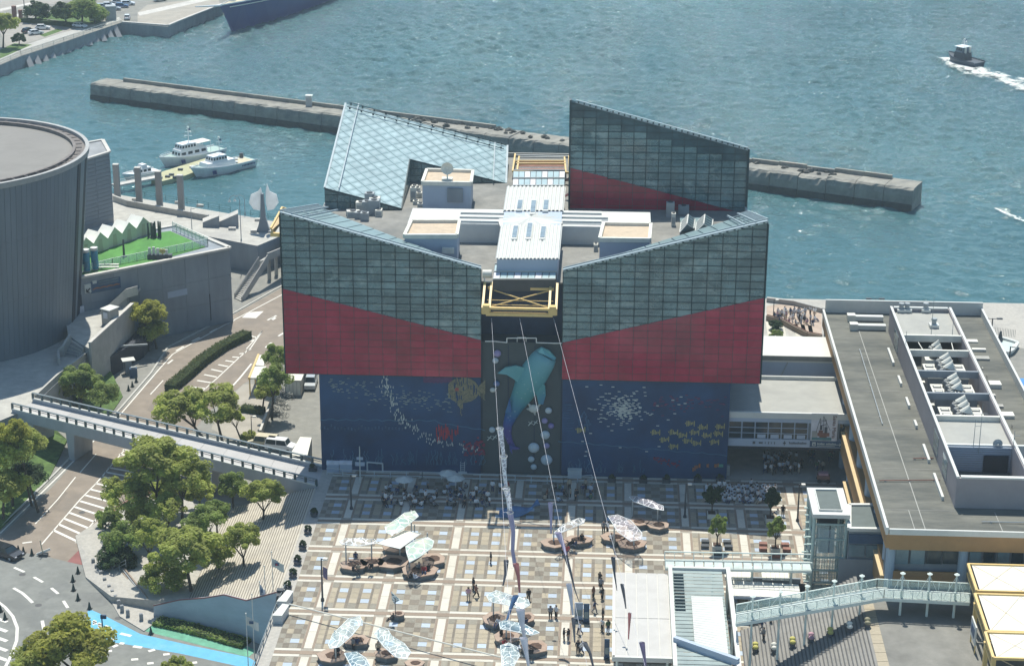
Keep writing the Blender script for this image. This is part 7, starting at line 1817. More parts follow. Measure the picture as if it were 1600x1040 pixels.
def mastrig(t,at,s,z,h):
 b = MB(); p = at(s,0,z); b.tube(p,p + Vector((0,0,h)),.1,.05,6)
 for k,w in ((.45,.9),(.7,.7),(.9,.4)): b.beam(p + Vector((-w,0,h * k)),p + Vector((w,0,h * k)),.08)
 b.build('mast','boat_white',t)
 b = MB(); b.ball(p + Vector((0,0,h)),.28,n=8); b.ball(p + Vector((.5,0,h * .72)),.22,n=8); b.build('radome','boat_white',t); b = MB(); b.cbox(p + Vector((.35,0,h * .8)),.5,.1,.45); b.build('flag','sign_blue',t)
for k,(bw_,st_,lab) in enumerate(((G(250,262,ZW),G(345,240,ZW),'white patrol boat moored behind the yellow pontoon, tall bridge and mast'),(G(299,279,ZW),G(392,257,ZW),'white patrol boat in front of the pontoon with dark stripes on its hull'))):
 ax = (bw_ - st_); t = thing('patrol_boat',lab,'boat',st_,'patrol boats at the pontoon'); at,d,n,L = hull(t,bw_,st_,5.6,1.5,2.3,'boat_white','boat_deck')
 cabin(t,at,.30,.74,1.9,1.55,1.7,win=(.35,.7),nw=4,name='deckhouse') if k == 0 else cabin(t,at,.34,.80,2.0,1.55,1.3,win=None,name='deckhouse')
 cabin(t,at,.46,.70,1.6,3.2 if k == 0 else 2.85,1.3,win=(.35,.78),nw=5,name='wheelhouse')
 if k == 0: b = MB(); b.slab([at(.22,-1.6,4.2),at(.22,1.6,4.2),at(.44,1.6,4.2),at(.44,-1.6,4.2)],(0,0,-.1)); b.build('awning','cream_white',t); [MB().beam(at(.23,s * 1.5,1.5),at(.23,s * 1.5,4.2),.08).build('post','boat_white',t) for s in (-1,1)]
 else: b = MB(); b.slab([at(.05,-2,1.62),at(.05,2,1.62),at(.30,2,1.62),at(.30,-2,1.62)],(0,0,-.05)); b.build('aft_mat','boat_tan',t); b = MB(); b.cbox(at(.08,-1.6,1.6),.8,.8,1.1); b.build('engine_box','dark_metal',t)
 mastrig(t,at,.52,4.4,3.6)
 for s in (-1,1):
  for q in range(3):
   u = .70 + q * .022; P_ = at(u,s * 2.64,.55); b = MB(); b.beam(P_,P_ + d * .22 + Vector((0,0,.9)),.12,.3); b.build('hull_stripe','navy_hull',t)
 for q in range(9): u = .06 + q * .025; b = MB(); P_ = at(u,(2.62 if n.y < 0 else -2.62),.9); b.cbox(P_,.2,.2,.35); b.build('hull_mark','navy_hull',t)
 for q in ((.86,.4),(.2,-.9),(.3,1.2)): b = MB(); b.ball(at(q[0],q[1],1.9),.45,.45,.2,8,4); b.build('hatch','boat_white',t)
 b = MB()
 for s in (-1,1):
  pts = [at(u,s * w * 2.7,2.2 + (u - .5) * 1.0) for u,w in ((.72,.92),(.82,.75),(.9,.52),(.97,.2))]; b.path(pts,.04,4); [b.tube(p,p - Vector((0,0,.7)),.03,n=4) for p in pts]
 b.build('bow_rail','boat_white',t)
t = thing('motor_boat','small white motor boat moored behind the concrete pillars','boat',G(246,272,ZW)); at,d,n,L = hull(t,G(192,284,ZW),G(246,272,ZW),3.6,1.1,1.6,'boat_white','boat_white')
cabin(t,at,.25,.62,1.3,1.1,1.3,win=(.35,.75),nw=3); cabin(t,at,.35,.5,1.0,2.4,.7,name='flybridge')
pt = thing('pontoon','yellowish concrete pontoon moored between the two patrol boats','pontoon',G(254,281,ZW + 1))
b = MB(); b.prism(gp([(236,280),(254,283),(290,274),(330,258),(352,250),(322,247),(254,268)],ZW + 1.0),ZW - .5,ZW + 1.0); b.build('deck','pontoon_yellow',pt)
for a,c in ((262,277),(268,274),(274,278),(300,262),(282,266)): b = MB(); b.cbox(G(a,c,ZW + 1),1.1,.7,.4); b.build('bollard_block',random.choice(['off_white','dark_metal']),pt)
gw = thing('gangway','long pale gangway from the pillars to the pontoon','gangway',G(180,290,ZW + 1.6)); A_,B_ = G(178,290,ZW + 1.8),G(250,276,ZW + 1.3)
b = MB(); b.beam(A_,B_,2.0,.4); b.build('deck','concrete_light',gw)
for s in (-1,1): b = MB(); b.beam(A_ + Vector((0,s * .95,.9)),B_ + Vector((0,s * .95,.9)),.08); b.build('hand_rail','off_white',gw)
# big ship
bw_,st_ = G(362,50,ZW),G(640,-62,ZW); t = thing('moored_ship','large navy-hulled ship with white deck moored at the top of the harbour','ship',bw_)
at,d,n,L = hull(t,bw_ + (bw_ - st_).normalized() * 7 ,st_,16,6.2,9.2,'navy_hull','boat_tan',wl_='boat_white',rake=1.5,zb=-2)
for z in (7.2,7.9):
 b = MB(); K = 16
 pts = []
 for i in range(K): s = .5 + .49 * i / K; pts.append(at(s,0,0))
cabin(t,at,.55,.80,5,7,3,win=(.4,.7),nw=8,name='deckhouse'); cabin(t,at,.2,.5,6,6.4,3,name='deckhouse')
for s,w in ((.90,2),(.86,-2.5),(.82,3),(.93,-1)): b = MB(); b.cbox(at(s,w,8.2),1.6,1.4,1.3); b.build('deck_locker','boat_white',t)
b = MB(); b.tube(at(.99,0,9.0),at(1.10,0,11.5),.35,.15); b.build('bowsprit','boat_white',t)
b = MB(); K = 12
for side in (-1,1):
 pr_ = None
 for i in range(K + 1):
  s = .35 + .62 * i / K; w = 8 * (1 if s < .5 else max(.02,1 - ((s - .5) / .5) ** 2.2)); h = 6.2 + 3 * s ** 2.5 - .9; q = at(s,side * (w + .05),h)
  if pr_: b.beam(pr_,q,.1,.28)
  pr_ = q
b.build('hull_line','off_white',t)
# tug with wake
st_,bw_ = G(1530,106,ZW),G(1481,95,ZW); t = thing('tug_boat','small dark tug steaming to the left with a white wake','boat',st_)
at,d,n,L = hull(t,bw_,st_,5.6,1.4,2.6,'tug_hull','dark_metal',rake=.6); cabin(t,at,.38,.72,1.8,1.6,1.9,'dark_metal',name='deckhouse'); o,hi = cabin(t,at,.46,.68,1.6,3.5,1.5,'tug_grey',win=(.3,.8),nw=3,name='wheelhouse')
b = MB(); b.slab([at(.42,-1.8,5.1),at(.42,1.8,5.1),at(.70,1.7,5.1),at(.70,-1.7,5.1)],(0,0,-.12)); b.build('roof','boat_white',t); mastrig(t,at,.52,5.1,2.0)
b = MB(); [b.tube(at(.4,s * .9,3.4),at(.4,s * .9,5.0),.3) for s in (-1,1)]; b.build('funnels','off_white',t)
def wake(name,mid,widths):
 "strip on the water with uv: u along, v across"
 P = [G(a,c,ZW + .42) for a,c in mid]; me = bpy.data.meshes.new(name); bm = bmesh.new(); uv = bm.loops.layers.uv.new('UVMap'); rows = []
 for i,p in enumerate(P):
  dd_ = (P[min(i + 1,len(P) - 1)] - P[max(i - 1,0)]).normalized(); n_ = Vector((-dd_.y,dd_.x,0)) * widths[i]
  rows.append((bm.verts.new(p - n_),bm.verts.new(p + n_)))
 K = len(P) - 1
 for i in range(K):
  f = bm.faces.new((rows[i][0],rows[i + 1][0],rows[i + 1][1],rows[i][1]))
  for lp,u in zip(f.loops,((i / K,0),((i + 1) / K,0),((i + 1) / K,1),(i / K,1))): lp[uv].uv = u
 bmesh.ops.recalc_face_normals(bm,faces=bm.faces); bm.to_mesh(me); bm.free(); me.materials.append(MT['foam_wake']); o = bpy.data.objects.new(name,me); COL.objects.link(o); return tag(o,kind='stuff',label='white foaming wake behind the tug boat')
o = wake('wake_foam',[(1474,90),(1495,100),(1530,112),(1570,122),(1610,137),(1660,156)],[2.5,5.5,7.5,8,8.5,9])
o = wake('wake_foam',[(1555,325),(1572,333),(1590,341),(1620,350)],[.5,1.0,1.6,2]); o['label'] = 'patch of white foam on the water at the right edge'
# ---------------------------------------------------------------- trees and plants
random.seed(51)
def crown_mesh(name,seed,nl,leaf,lobes,m,flat=.78):
 rnd = random.Random(seed); b = MB(); puffs = []
 for _ in range(lobes):
  th = rnd.random() * 2 * pi; ph = math.acos(rnd.uniform(-.45,1)); r = rnd.uniform(.35,.82)
  puffs.append((Vector((sin(ph) * cos(th) * r,sin(ph) * sin(th) * r,cos(ph) * r * flat)),rnd.uniform(.13,.26)))
 for i in range(nl):
  c,pr = puffs[rnd.randrange(lobes)]; v = Vector((rnd.gauss(0,1),rnd.gauss(0,1),rnd.gauss(0,1) * .9 + .35)).normalized(); rr = pr * rnd.uniform(.78,1.1)
  p = c + Vector((v.x,v.y,v.z * .8)) * rr
  nn = (v + Vector((rnd.gauss(0,.5),rnd.gauss(0,.5),rnd.gauss(0,.5) + .75))).normalized(); a = nn.orthogonal().normalized(); a = Matrix.Rotation(rnd.random() * 6.28,3,nn) @ a; c2 = nn.cross(a); s = leaf * rnd.uniform(.6,1.3)
  b.face([p - a * s,p + c2 * s * .55,p + a * s,p - c2 * s * .55])
 # dark interior so gaps read as depth
 return b.mesh(name,m,fix=False)
CR = {}
for key,m in (('a','leaf_a'),('b','leaf_b'),('c','leaf_c'),('y','leaf_y')):
 CR[key] = [crown_mesh('crown',100 + k * 7 + ord(key),8200,.052,52,m) for k in range(2)]
 CR[key + 's'] = [crown_mesh('crown',200 + k * 7 + ord(key),4200,.085,28,m) for k in range(2)]
tree_n = [0]
def tree(gx,gy,z,cx,cy,r,kind,lab,name='leafy_tree',cat='tree',grp=None,squash=1.0,trunk=True,loc=None,h=None):
 p = loc or G(gx,gy,z); t = thing(name,lab,cat,p,grp)
 c = F(cx,cy,p.y) if h is None else p + Vector((0,0,h)); r = r * (1.17 if z < -1 else 1.15); small = r < 2.5; me = random.choice(CR[kind + ('s' if small else '')])
 o = inst('crown',me,t,c,random.random() * 6.28,(r * random.uniform(.88,1.18),r * random.uniform(.88,1.18),r * squash))
 if trunk:
  b = MB(); fork = p.lerp(c,.55); b.tube(p,fork,.045 * r + .06,.03 * r + .04,7); b.build('trunk','bark',t)
  for k in range(5):
   th = 2 * pi * k / 5 + random.random(); e = c + Vector((cos(th) * r * .6,sin(th) * r * .6,random.uniform(-.1,.4) * r)); b = MB(); b.tube(fork,e,.025 * r + .02,.015,5); b.build('limb','bark',t)
 return t
R5 = ZR
T = [
 (232,548,R5,229,488,3.2,'y','bright yellow-green tree against the terrace building wall'),
 (245,545,R5,238,515,2.6,'a','lower round tree touching the terrace wall tree on its right'),
 (128,640,R5,124,592,3.1,'b','dark green tree on the bank beside the footbridge head'),
 (96,640,R5,91,611,1.9,'y','small yellow-green tree left of the dark bank tree'),
 (124,640,R5,124,612,1.6,'y','small slim yellow-green tree in front of the dark bank tree'),
 (155,650,R5,160,615,2.2,'b','low dark shrub tree nearest the road by the footbridge'),
 (20,790,R5 + 1,14,706,3.2,'a','large tree at the left edge, below the footbridge head'),
 (45,760,R5 + .6,40,690,2.6,'a','tree on the left bank right beside the footbridge underside'),
 (5,810,R5 + .5,6,762,3.2,'a','tree on the left bank, lowest at the photo edge'),
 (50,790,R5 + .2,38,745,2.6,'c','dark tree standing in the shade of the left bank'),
 (330,700,R5,283,640,3.9,'a','broad crowned tree just behind the footbridge, its left half'),
 (350,700,R5,333,630,3.6,'a','broad crowned tree just behind the footbridge, its right half'),
 (378,690,R5,362,650,1.9,'a','small open crowned tree behind the footbridge near the yard wall'),
 (250,830,R5 + .5,240,722,4.3,'a','largest tree crown in front of the footbridge'),
 (208,838,R5 + .4,197,770,3.3,'a','tree left of the largest crown, by the hatched road'),
 (285,830,R5 + .8,285,740,3.4,'a','tree right of the largest crown under the footbridge edge'),
 (240,700,R5 + .5,231,695,1.9,'y','small bright treetop poking over the footbridge rail'),
 (262,850,R5 + 1,262,795,2.7,'a','slender tree below the largest crown'),
 (205,880,R5 + .3,197,842,3.0,'b','bushy tree by the bollards, left of the brown stair'),
 (180,888,R5 + .1,185,872,2.4,'c','low dark bush beside the brown stair head'),
 (235,905,R5 + .8,232,832,2.4,'a','tree with a dark trunk just above the brown stair'),
 (300,930,-4.4,288,862,3.9,'a','wide tree in the middle of the ribbed terrace'),
 (262,925,-4.6,258,900,2.5,'a','tree crown low at the left of the wedge wall'),
 (325,870,-4.2,321,812,2.3,'b','slim tree behind the wide terrace tree'),
 (340,850,-4.2,338,800,1.9,'b','small slim tree nearest the bridge abutment'),
 (382,907,-3.9,379,842,2.7,'a','lone tree with a tall bare trunk on the ribbed terrace'),
 (410,830,-3.6,414,772,2.6,'a','tree beside the plaza steps under the end of the footbridge'),
 (365,800,-4.2,362,757,2.4,'b','mid green tree in front of the bridge abutment'),
 (270,810,R5 + .6,268,768,2.6,'a','middle tree filling the gap between the two big crowns'),
 (225,850,R5 + .5,222,806,2.5,'y','bright round tree just above the bushy bollard trees'),
 (312,800,R5 + 1,312,765,2.1,'a','small open tree against the bridge wall, right of the big crown'),
 (345,905,-4.2,338,862,2.3,'a','loose light tree between the wide tree and the lone tall one'),
 (160,830,R5,172,812,2.0,'b','thin tree overhanging the red lane'),
 (80,640,R5,76,625,1.5,'y','small yellow bush right at the footbridge railing end'),
 (60,800,R5 + .2,20,655 + 20,2.4,'y','bright treetop under the left end of the footbridge'),
 (120,1075,R5,105,1018,5.0,'y','big yellow-green tree at the bottom edge by the roundabout'),
 (60,1085,R5,52,1042,3.2,'a','tree at the bottom edge, left of the big yellow-green one'),
 (285,1060,R5,280,1046,2.0,'a','treetop just showing at the bottom edge below the blue lane'),
 (425,655,R5,428,590,2.7,'b','dark green tree against the red glass corner'),
 (432,610,R5,430,555,2.4,'b','green tree between the road and the red glass corner'),
 (410,640,R5,414,610,2.0,'a','small bright tree beside the peach-coloured kiosk'),
 (395,690,R5,390,683,1.3,'a','small shrub behind the footbridge beside the yard fence'),
 (55,33,FB,57,20,4.6,'c','dark round evergreen on the far bank, left of the big green tree'),
 (105,40,FB,100,22,4.8,'c','dark part of the broad evergreen on the far bank, its left side'),
 (128,38,FB,130,14,5.6,'b','big broad green tree on the far bank behind the white car'),
 (148,36,FB,148,24,3.6,'b','smaller green tree at the right of the broad far-bank tree'),
 (5,75,FB,6,38,4.2,'a','thin pale green tree at the far left of the far bank'),
 (30,70,FB,30,60,2.0,'c','small dark clipped conifer on the far bank lawn'),
]
for (gx,gy,z,cx,cy,r,k,lab) in T: tree(gx,gy,z,cx,cy,r,k,lab,squash=.95 if r > 2.5 else 1.1)
def leafbox(b,p,q,w,h,n,s):
 for _ in range(n):
  t = random.random(); c = p.lerp(q,t); d = (q - p).normalized(); nn = Vector((-d.y,d.x,0)); f = random.random()
  if f < .5: v = c + nn * random.uniform(-w,w) + Vector((0,0,h + random.uniform(-.1,.12))); nm = Vector((random.gauss(0,.4),random.gauss(0,.4),1))
  else: sd = random.choice((-1,1)); v = c + nn * (w * sd) + Vector((0,0,random.uniform(.05,h))); nm = nn * sd + Vector((random.gauss(0,.4),random.gauss(0,.4),random.gauss(0,.4) + .2))
  nm.normalize(); a = nm.orthogonal().normalized(); a = Matrix.Rotation(random.random() * 6.28,3,nm) @ a; c2 = nm.cross(a); k = s * random.uniform(.6,1.3)
  b.face([v - a * k,v + c2 * k * .6,v + a * k,v - c2 * k * .6])
def hedge(px,z,w,h,lab,n=700,m='hedge'):
 P = [G(a,c,z) for a,c in px]; t = thing('hedge',lab,'hedge',P[0]); b = MB(); b2 = MB()
 for p,q in zip(P[:-1],P[1:]):
  b2.beam(p + Vector((0,0,h * .46)),q + Vector((0,0,h * .46)),w * 1.8,h * .9); leafbox(b,p,q,w,h,int(n * (q - p).length / 10),.16)
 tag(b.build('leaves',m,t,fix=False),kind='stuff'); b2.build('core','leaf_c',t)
hedge([(266,612),(292,590),(318,567),(350,545),(387,527)],R5,1.0,1.3,'long clipped hedge on the traffic island',1500)
hedge([(245,972),(300,984),(385,1008)],R5,1.0,.5,'low green hedge strip under the wedge wall',1100,'leaf_b')
hedge([(378,641),(412,646)],R5,.8,.9,'low clipped hedge behind the kiosk',900)
hedge([(35,34),(75,38),(115,42)],FB,1.2,1.2,'low hedge round the far bank car park',300)
for k,(a,c) in enumerate(((1212,514),(1213,530),(1215,545))):
 tree(0,0,0,0,0,1.15,'c' if k == 0 else 'b',['dark clipped bush behind the aquarium, farthest of three','green clipped bush behind the aquarium, middle of three','green clipped bush behind the aquarium, nearest of three'][k],'clipped_bush','bush',loc=G(a,c,0),h=.8,trunk=False)
# planter trees on the plaza
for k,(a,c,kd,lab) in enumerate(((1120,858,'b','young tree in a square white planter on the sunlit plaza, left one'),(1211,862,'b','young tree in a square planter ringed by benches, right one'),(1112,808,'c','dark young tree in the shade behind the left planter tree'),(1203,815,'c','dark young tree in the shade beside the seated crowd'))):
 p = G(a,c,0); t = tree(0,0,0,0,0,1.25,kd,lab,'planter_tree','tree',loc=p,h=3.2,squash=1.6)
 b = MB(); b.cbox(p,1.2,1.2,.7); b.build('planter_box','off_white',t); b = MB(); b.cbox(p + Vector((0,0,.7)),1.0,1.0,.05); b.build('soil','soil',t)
 if k < 2:
  for dx,dy in ((-1.5,.3),(1.5,.3),(-1.4,1.7),(1.4,1.7),(0,-1.5)): b = MB(); b.cbox(p + Vector((dx,dy,0)),1.0,.7,.45); b.build('bench','dark_metal' if k == 0 else 'rust',t)
for k,(a,c) in enumerate(((491,806),(481,833),(473,858),(465,881),(458,901),(450,921))):
 p = G(a,c,0); t = thing('round_planter',['round dark box ball at the plaza edge, the one in the shade','round box ball at the plaza edge, first in the sun','round box ball at the plaza edge, second in the sun','round box ball at the plaza edge, third in the sun','round box ball at the plaza edge, fourth in the sun','round box ball at the plaza edge, nearest the white counters'][k],'planter',p,'round planters along the plaza edge')
 b = MB(); b.lathe(p,[(.42,0),(.55,.5)],14); b.build('pot','fabric_dark',t); inst('ball',random.choice(CR['cs']),t,p + Vector((0,0,.85)),random.random() * 6,.62)
# dark upright shrubs and weird figures on the green terrace
for k,(a,c,yt) in enumerate(((236,371,348),(247,371,346),(194,401,374))):
 p = G(a,c,ZG); h = up(a,c,yt,ZG) - ZG; t = thing('figure_sculpture',['dark mossy column figure at the back of the turf, left one','dark mossy column figure at the back of the turf, right one','dark slim figure standing alone on the turf before the tents'][k],'sculpture',p)
 b = MB()
 for s in ((-.4,0),(.1,.2),(.45,-.1)) if k < 2 else ((0,0),): b.tube(p + Vector((s[0],s[1],0)),p + Vector((s[0] * 1.2,s[1],h)),.22,.14,7)
 b.build('body','dark_metal',t); b = MB(); b.lathe(p,[(.6,0),(.5,.15)],12); b.build('base','dark_metal',t)
# ---------------------------------------------------------------- plaza furniture, sculptures, cables
random.seed(61)
def hexbench(t,cx,cy,w,d,h=.75,seedv=0,rim='wood_bench'):
 rnd = random.Random(seedv); n = 7; P = []; w *= .86; d *= .86
 for k in range(n):
  a = 2 * pi * k / n + .3; P.append((cx + cos(a) * w * rnd.uniform(.85,1.05),cy + sin(a) * d * rnd.uniform(.85,1.05)))
 b = MB(); b.prism([(cx + (x - cx) * .9,cy + (y - cy) * .9) for x,y in P],0,h - .12); b.build('base','bench_side',t)
 b = MB(); b.prism(P,h - .12,h); b.build('seat',rim,t)
 b = MB(); b.prism([(cx + (x - cx) * .5 + .1,cy + (y - cy) * .5) for x,y in P],h,h + .05); b.build('planting_bed','soil',t)
def sail(name,lab,poly,h,m,posts,benches,th=.05,curve=.5,ground=None):
 """poly: outline in the photo at height h; posts: (px,py) ground feet; benches: (px,py,w,d)"""
 g0 = G(*posts[0],0) if posts else G(*benches[0][:2],0)
 t = thing(name,lab,'sculpture',g0,'film and bench sculptures on the plaza')
 P = [G(a,c,h) for a,c in poly]; c = sum(P,Vector()) / len(P)
 b = MB(); n = len(P)
 # domed film: rings shrinking to the centre, rising
 R_ = 5; rings = []
 for k in range(R_):
  f = 1 - k / R_; rings.append([c + (p - c) * f + Vector((0,0,curve * (1 - f * f) + .12 * sin(i * 2.1 + k))) for i,p in enumerate(P)])
 for k in range(R_ - 1):
  for i in range(n): j = (i + 1) % n; b.face([rings[k][i],rings[k][j],rings[k + 1][j],rings[k + 1][i]])
 b.face(rings[-1]); b.build('film',m,t,smooth=True)
 b = MB()
 for p,q in zip(P,P[1:] + P[:1]): b.tube(p + Vector((0,0,.02)),q + Vector((0,0,.02)),.05,n=5)
 b.build('edge_hoop','film_frame',t)
 for a,c_ in posts:
  p = G(a,c_,0); b = MB(); b.tube(p,(p.x,p.y,h + .15),.09,n=8); b.build('post','pillar_pale',t)
 for k,(a,c_,w,d) in enumerate(benches): p = G(a,c_,0); hexbench(t,p.x,p.y,w,d,seedv=int(a + c_))
 return t
sail('film_sculpture','pale yellow-green film cloud high on a post, rearmost of the left cluster',[(604,832),(601,823),(622,809),(632,801),(648,798),(654,806),(640,818),(625,830),(612,835)],3.4,'film_aqua',[(643,836)],[])
sail('film_sculpture','square tilted white net roof in the middle of the left cluster',[(590,849),(632,829),(658,833),(625,857)],2.6,'cream_white',[(625,872),(648,850)],[(622,861,2.6,2.2)])
sail('film_sculpture','aqua film cloud leaning over the nearest bench of the left cluster',[(635,862),(634,853),(650,843),(668,839),(678,845),(675,855),(655,870),(640,878)],2.9,'film_aqua',[(640,893),(668,866)],[(655,898,3.0,2.4),(615,885,2.6,2.4),(677,880,2.0,2.0)])
sail('film_sculpture','faint green strip canopy on two posts, leftmost of the cluster',[(530,846),(540,841),(585,842),(590,848),(560,853),(535,850)],3.0,'film_clear',[(541,883),(581,877)],[(553,889,2.2,2.0),(582,885,1.9,1.9)])
sail('film_sculpture','long blue film wing standing diagonally at the lower left',[(513,1007),(520,990),(545,966),(562,962),(567,971),(550,992),(530,1010),(516,1013)],3.0,'film_blue',[(524,1022)],[(558,1008,2.0,1.6)])
sail('film_sculpture','rounded blue cell-patterned film wing, right of the diagonal one',[(585,990),(592,981),(606,983),(612,993),(632,1005),(642,1018),(635,1029),(618,1026),(600,1010)],3.0,'film_blue',[(592,1022)],[(604,1028,1.8,1.5)])
sail('film_sculpture','dark blue leaf-shaped film with white veins at the bottom edge',[(538,1020),(558,1018),(572,1028),(578,1040),(570,1052),(552,1048)],3.0,'film_dark',[(525,1036)],[(520,1032,2.2,2.0),(648,1044,1.4,1.2)])
sail('film_sculpture','white and blue film wing across the centre of the plaza',[(760,930),(775,922),(800,930),(825,936),(828,945),(815,952),(790,944),(765,940)],3.2,'film_blue',[(771,968)],[(772,974,1.7,2.2),(822,972,1.4,1.6)])
sail('film_sculpture','dark grey-blue film blade pointing right, centre bottom',[(780,972),(790,968),(820,975),(843,988),(830,992),(800,985),(782,982)],2.6,'film_dark',[(791,1004)],[(792,1002,2.0,2.0),(835,1018,2.0,2.0)])
sail('film_sculpture','pale blue film shell at the very bottom centre',[(782,1008),(795,1004),(808,1010),(812,1024),(800,1045),(785,1048)],2.8,'film_blue',[(800,1050)],[])
sail('film_sculpture','clear film fish with a long tail above the people right of the centre strand',[(866,832),(880,819),(905,809),(914,811),(912,817),(890,826),(870,835)],3.0,'film_clear',[(865,853),(903,846)],[(866,855,2.2,1.8),(903,850,2.4,1.6)])
sail('film_sculpture','clear pink-veined film wing at the edge of the shade',[(950,806),(965,804),(985,812),(1003,832),(1003,842),(985,845),(965,830)],3.0,'film_pink',[(959,858),(990,860)],[(960,846,2.2,1.8),(988,856,2.4,2.0)])
sail('film_sculpture','long white narrow film roof on two posts inside the shade',[(983,776),(995,775),(1036,790),(1037,797),(1020,794),(990,783)],2.8,'film_pink',[(988,806),(1027,819)],[(997,822,1.8,1.6),(1028,827,1.9,1.6)])
t = thing('arrow_sculpture','grey fish-shaped arrow on a thin pole over a small round bench','sculpture',G(618,966,0)); p = wl(t)
hexbench(t,p.x + .3,p.y,1.1,1.0,seedv=4); h = up(618,966,935)
b = MB(); b.tube(p,p + Vector((0,0,h)),.05); b.build('pole','dark_metal',t)
b = MB(); Y_ = p.y; q = [F(a,c,Y_) for a,c in ((611,924),(619,932),(625,937),(619,940),(617,944),(613,937))]; b.slab(q,(0,.15,0)); b.build('fish','film_dark',t)
t = thing('blue_whale_sculpture','big blue whale-shaped seat below the white central strand','sculpture',G(806,806,0)); p = wl(t)
b = MB(); L0_,L1_ = G(780,804,0),G(833,803,0); rings = []
for k in range(9):
 s = k / 8; c = L0_.lerp(L1_,s); r = (.5 + .75 * sin(pi * min(1,s * 1.1))) * (1 - .35 * s); rings.append([c + Vector((0,cos(a) * r * 1.0,max(0,sin(a)) * r * 1.1 + (s ** 4) * .9)) for a in [pi * i / 8 for i in range(9)]])
b.loft(rings,close=False); b.build('body','fabric_blue',t,smooth=True)
b = MB(); b.slab([L1_ + Vector((-.3,0,1.0)),L1_ + Vector((.5,-.9,1.9)),L1_ + Vector((.9,0,1.5)),L1_ + Vector((.5,.9,1.9))],(0,0,-.15)); b.build('tail','fabric_blue',t)
# gantry cables over the plaza, with hanging streamers
def cable(A,B,lab):
 t = thing('cable',lab,'cable',A); b = MB(); b.tube(A,B,.018,n=5); b.build('strand','fabric_pale',t); return A,B
C1 = cable(F(768,497,246.8),G(801,1048,7),'left cable from the gantry carrying the white net tubes')
C2 = cable(F(812,497,246.8),G(919,1048,7),'middle cable from the gantry to the near edge of the plaza')
C3 = cable(F(865,497,246.8),G(1010,1048,7),'right cable from the gantry running over the flat canopy')
def on(C,y):   # point of a cable at image row y
 lo,hi = 0,1
 for _ in range(30):
  m_ = (lo + hi) / 2; p = C[0].lerp(C[1],m_) - CAMPOS; c = RW.transposed() @ p; yy = 520 + FPX * c.y / c.z
  if yy < y: lo = m_
  else: hi = m_
 return C[0].lerp(C[1],lo)
def streamer(C,pts,w,m,lab,rings_=0,taper=.4):
 "cloth tube following image points below the cable, at the cable's own distance"
 Y_ = on(C,pts[0][1]).y; P = [F(a,c,Y_ - k * .8) for k,(a,c) in enumerate(pts)]
 t = thing('streamer',lab,'streamer',P[0],'streamers hanging from the gantry cables')
 b = MB(); n = 10; K = len(P); rg = []
 for k,p in enumerate(P):
  r = w * (1 - (1 - taper) * k / (K - 1)) * (.85 + .15 * cos(k * 2)); rg.append([p + Vector((cos(2 * pi * i / n) * r,sin(2 * pi * i / n) * r * .7,0)) for i in range(n)])
 b.loft(rg,cap=False); b.build('cloth',m,t,smooth=True)
 for k in range(rings_):
  i = k * (K - 1) // max(1,rings_ - 1); b = MB(); b.lathe(P[i],[(w * 1.1,-.08),(w * 1.2,0),(w * 1.1,.08)],12,cap=False); b.build('hoop','white_metal',t)
 q = on(C,pts[0][1]);
 b = MB(); b.tube(P[0],q + Vector((0,0,.02)),.02,n=4); b.build('cord','fabric_pale',t)
streamer(C1,[(781,669),(784,690),(787,712)],.42,'net_white','topmost white net tube on the left cable',2,.7)
streamer(C1,[(787,713),(788,738),(791,762)],.38,'net_white','second white net tube on the left cable',2,.7)
streamer(C1,[(791,763),(795,780),(797,800),(801,822)],.42,'net_white','third white net tube hanging over the blue whale seat',2,.8)
streamer(C1,[(797,800),(802,830),(801,860),(805,885)],.35,'fabric_lilac','long lilac streamer at the middle of the left cable',1,.7)
streamer(C1,[(806,880),(810,900),(812,925)],.35,'fabric_red','rust red streamer below the lilac one')
streamer(C1,[(806,930),(798,950),(792,968)],.35,'fabric_blue','dark teal streamer crossing the white film wing')
streamer(C1,[(813,952),(816,975),(820,998)],.5,'fabric_pale','pale tube between the two central film blades')
streamer(C1,[(818,996),(822,1018),(826,1040)],.45,'fabric_pale','pale tube at the bottom of the left cable')
streamer(C1,[(791,875),(790,895),(786,914)],.3,'fabric_dark','dark ragged streamer left of the lilac one')
streamer(C2,[(860,785),(861,810),(861,833)],.28,'fabric_lilac','short lilac stick streamer by the clear film fish')
streamer(C2,[(872,832),(880,852),(884,866)],.4,'fabric_lilac','grey lilac streamer over the people on the middle cable')
streamer(C2,[(884,868),(892,895),(898,920),(905,940)],.25,'fabric_dark','long dark curved streamer on the middle cable',0,.15)
streamer(C2,[(889,912),(892,935),(895,960)],.35,'fabric_pale','pale grey streamer on the middle cable')
streamer(C2,[(896,965),(897,985),(898,1003)],.25,'fabric_dark','dark straight streamer low on the middle cable')
streamer(C2,[(913,1003),(922,1020),(928,1045)],.32,'fabric_dark','dark streamer at the bottom end of the middle cable')
streamer(C3,[(958,870),(960,895),(964,922)],.26,'fabric_dark','thin dark streamer left of the flat canopy',0,.2)
streamer(C3,[(972,912),(976,935),(978,950)],.22,'fabric_dark','greenish grey streamer above the flat canopy',0,.4)
streamer(C3,[(984,957),(983,978),(982,998)],.2,'fabric_red','thin red streamer above the flat canopy',0,.4)
streamer(C3,[(1003,1003),(1006,1022),(1009,1045)],.32,'fabric_purple','dark purple streamer at the lower end of the flat canopy',0,.6)
t = thing('rope','long white rope slanting low across the lower left plaza','rope',G(452,943,1.2)); b = MB(); b.tube(G(452,943,1.2),G(790,1028,1.6),.09,n=6); b.build('strand','off_white',t)
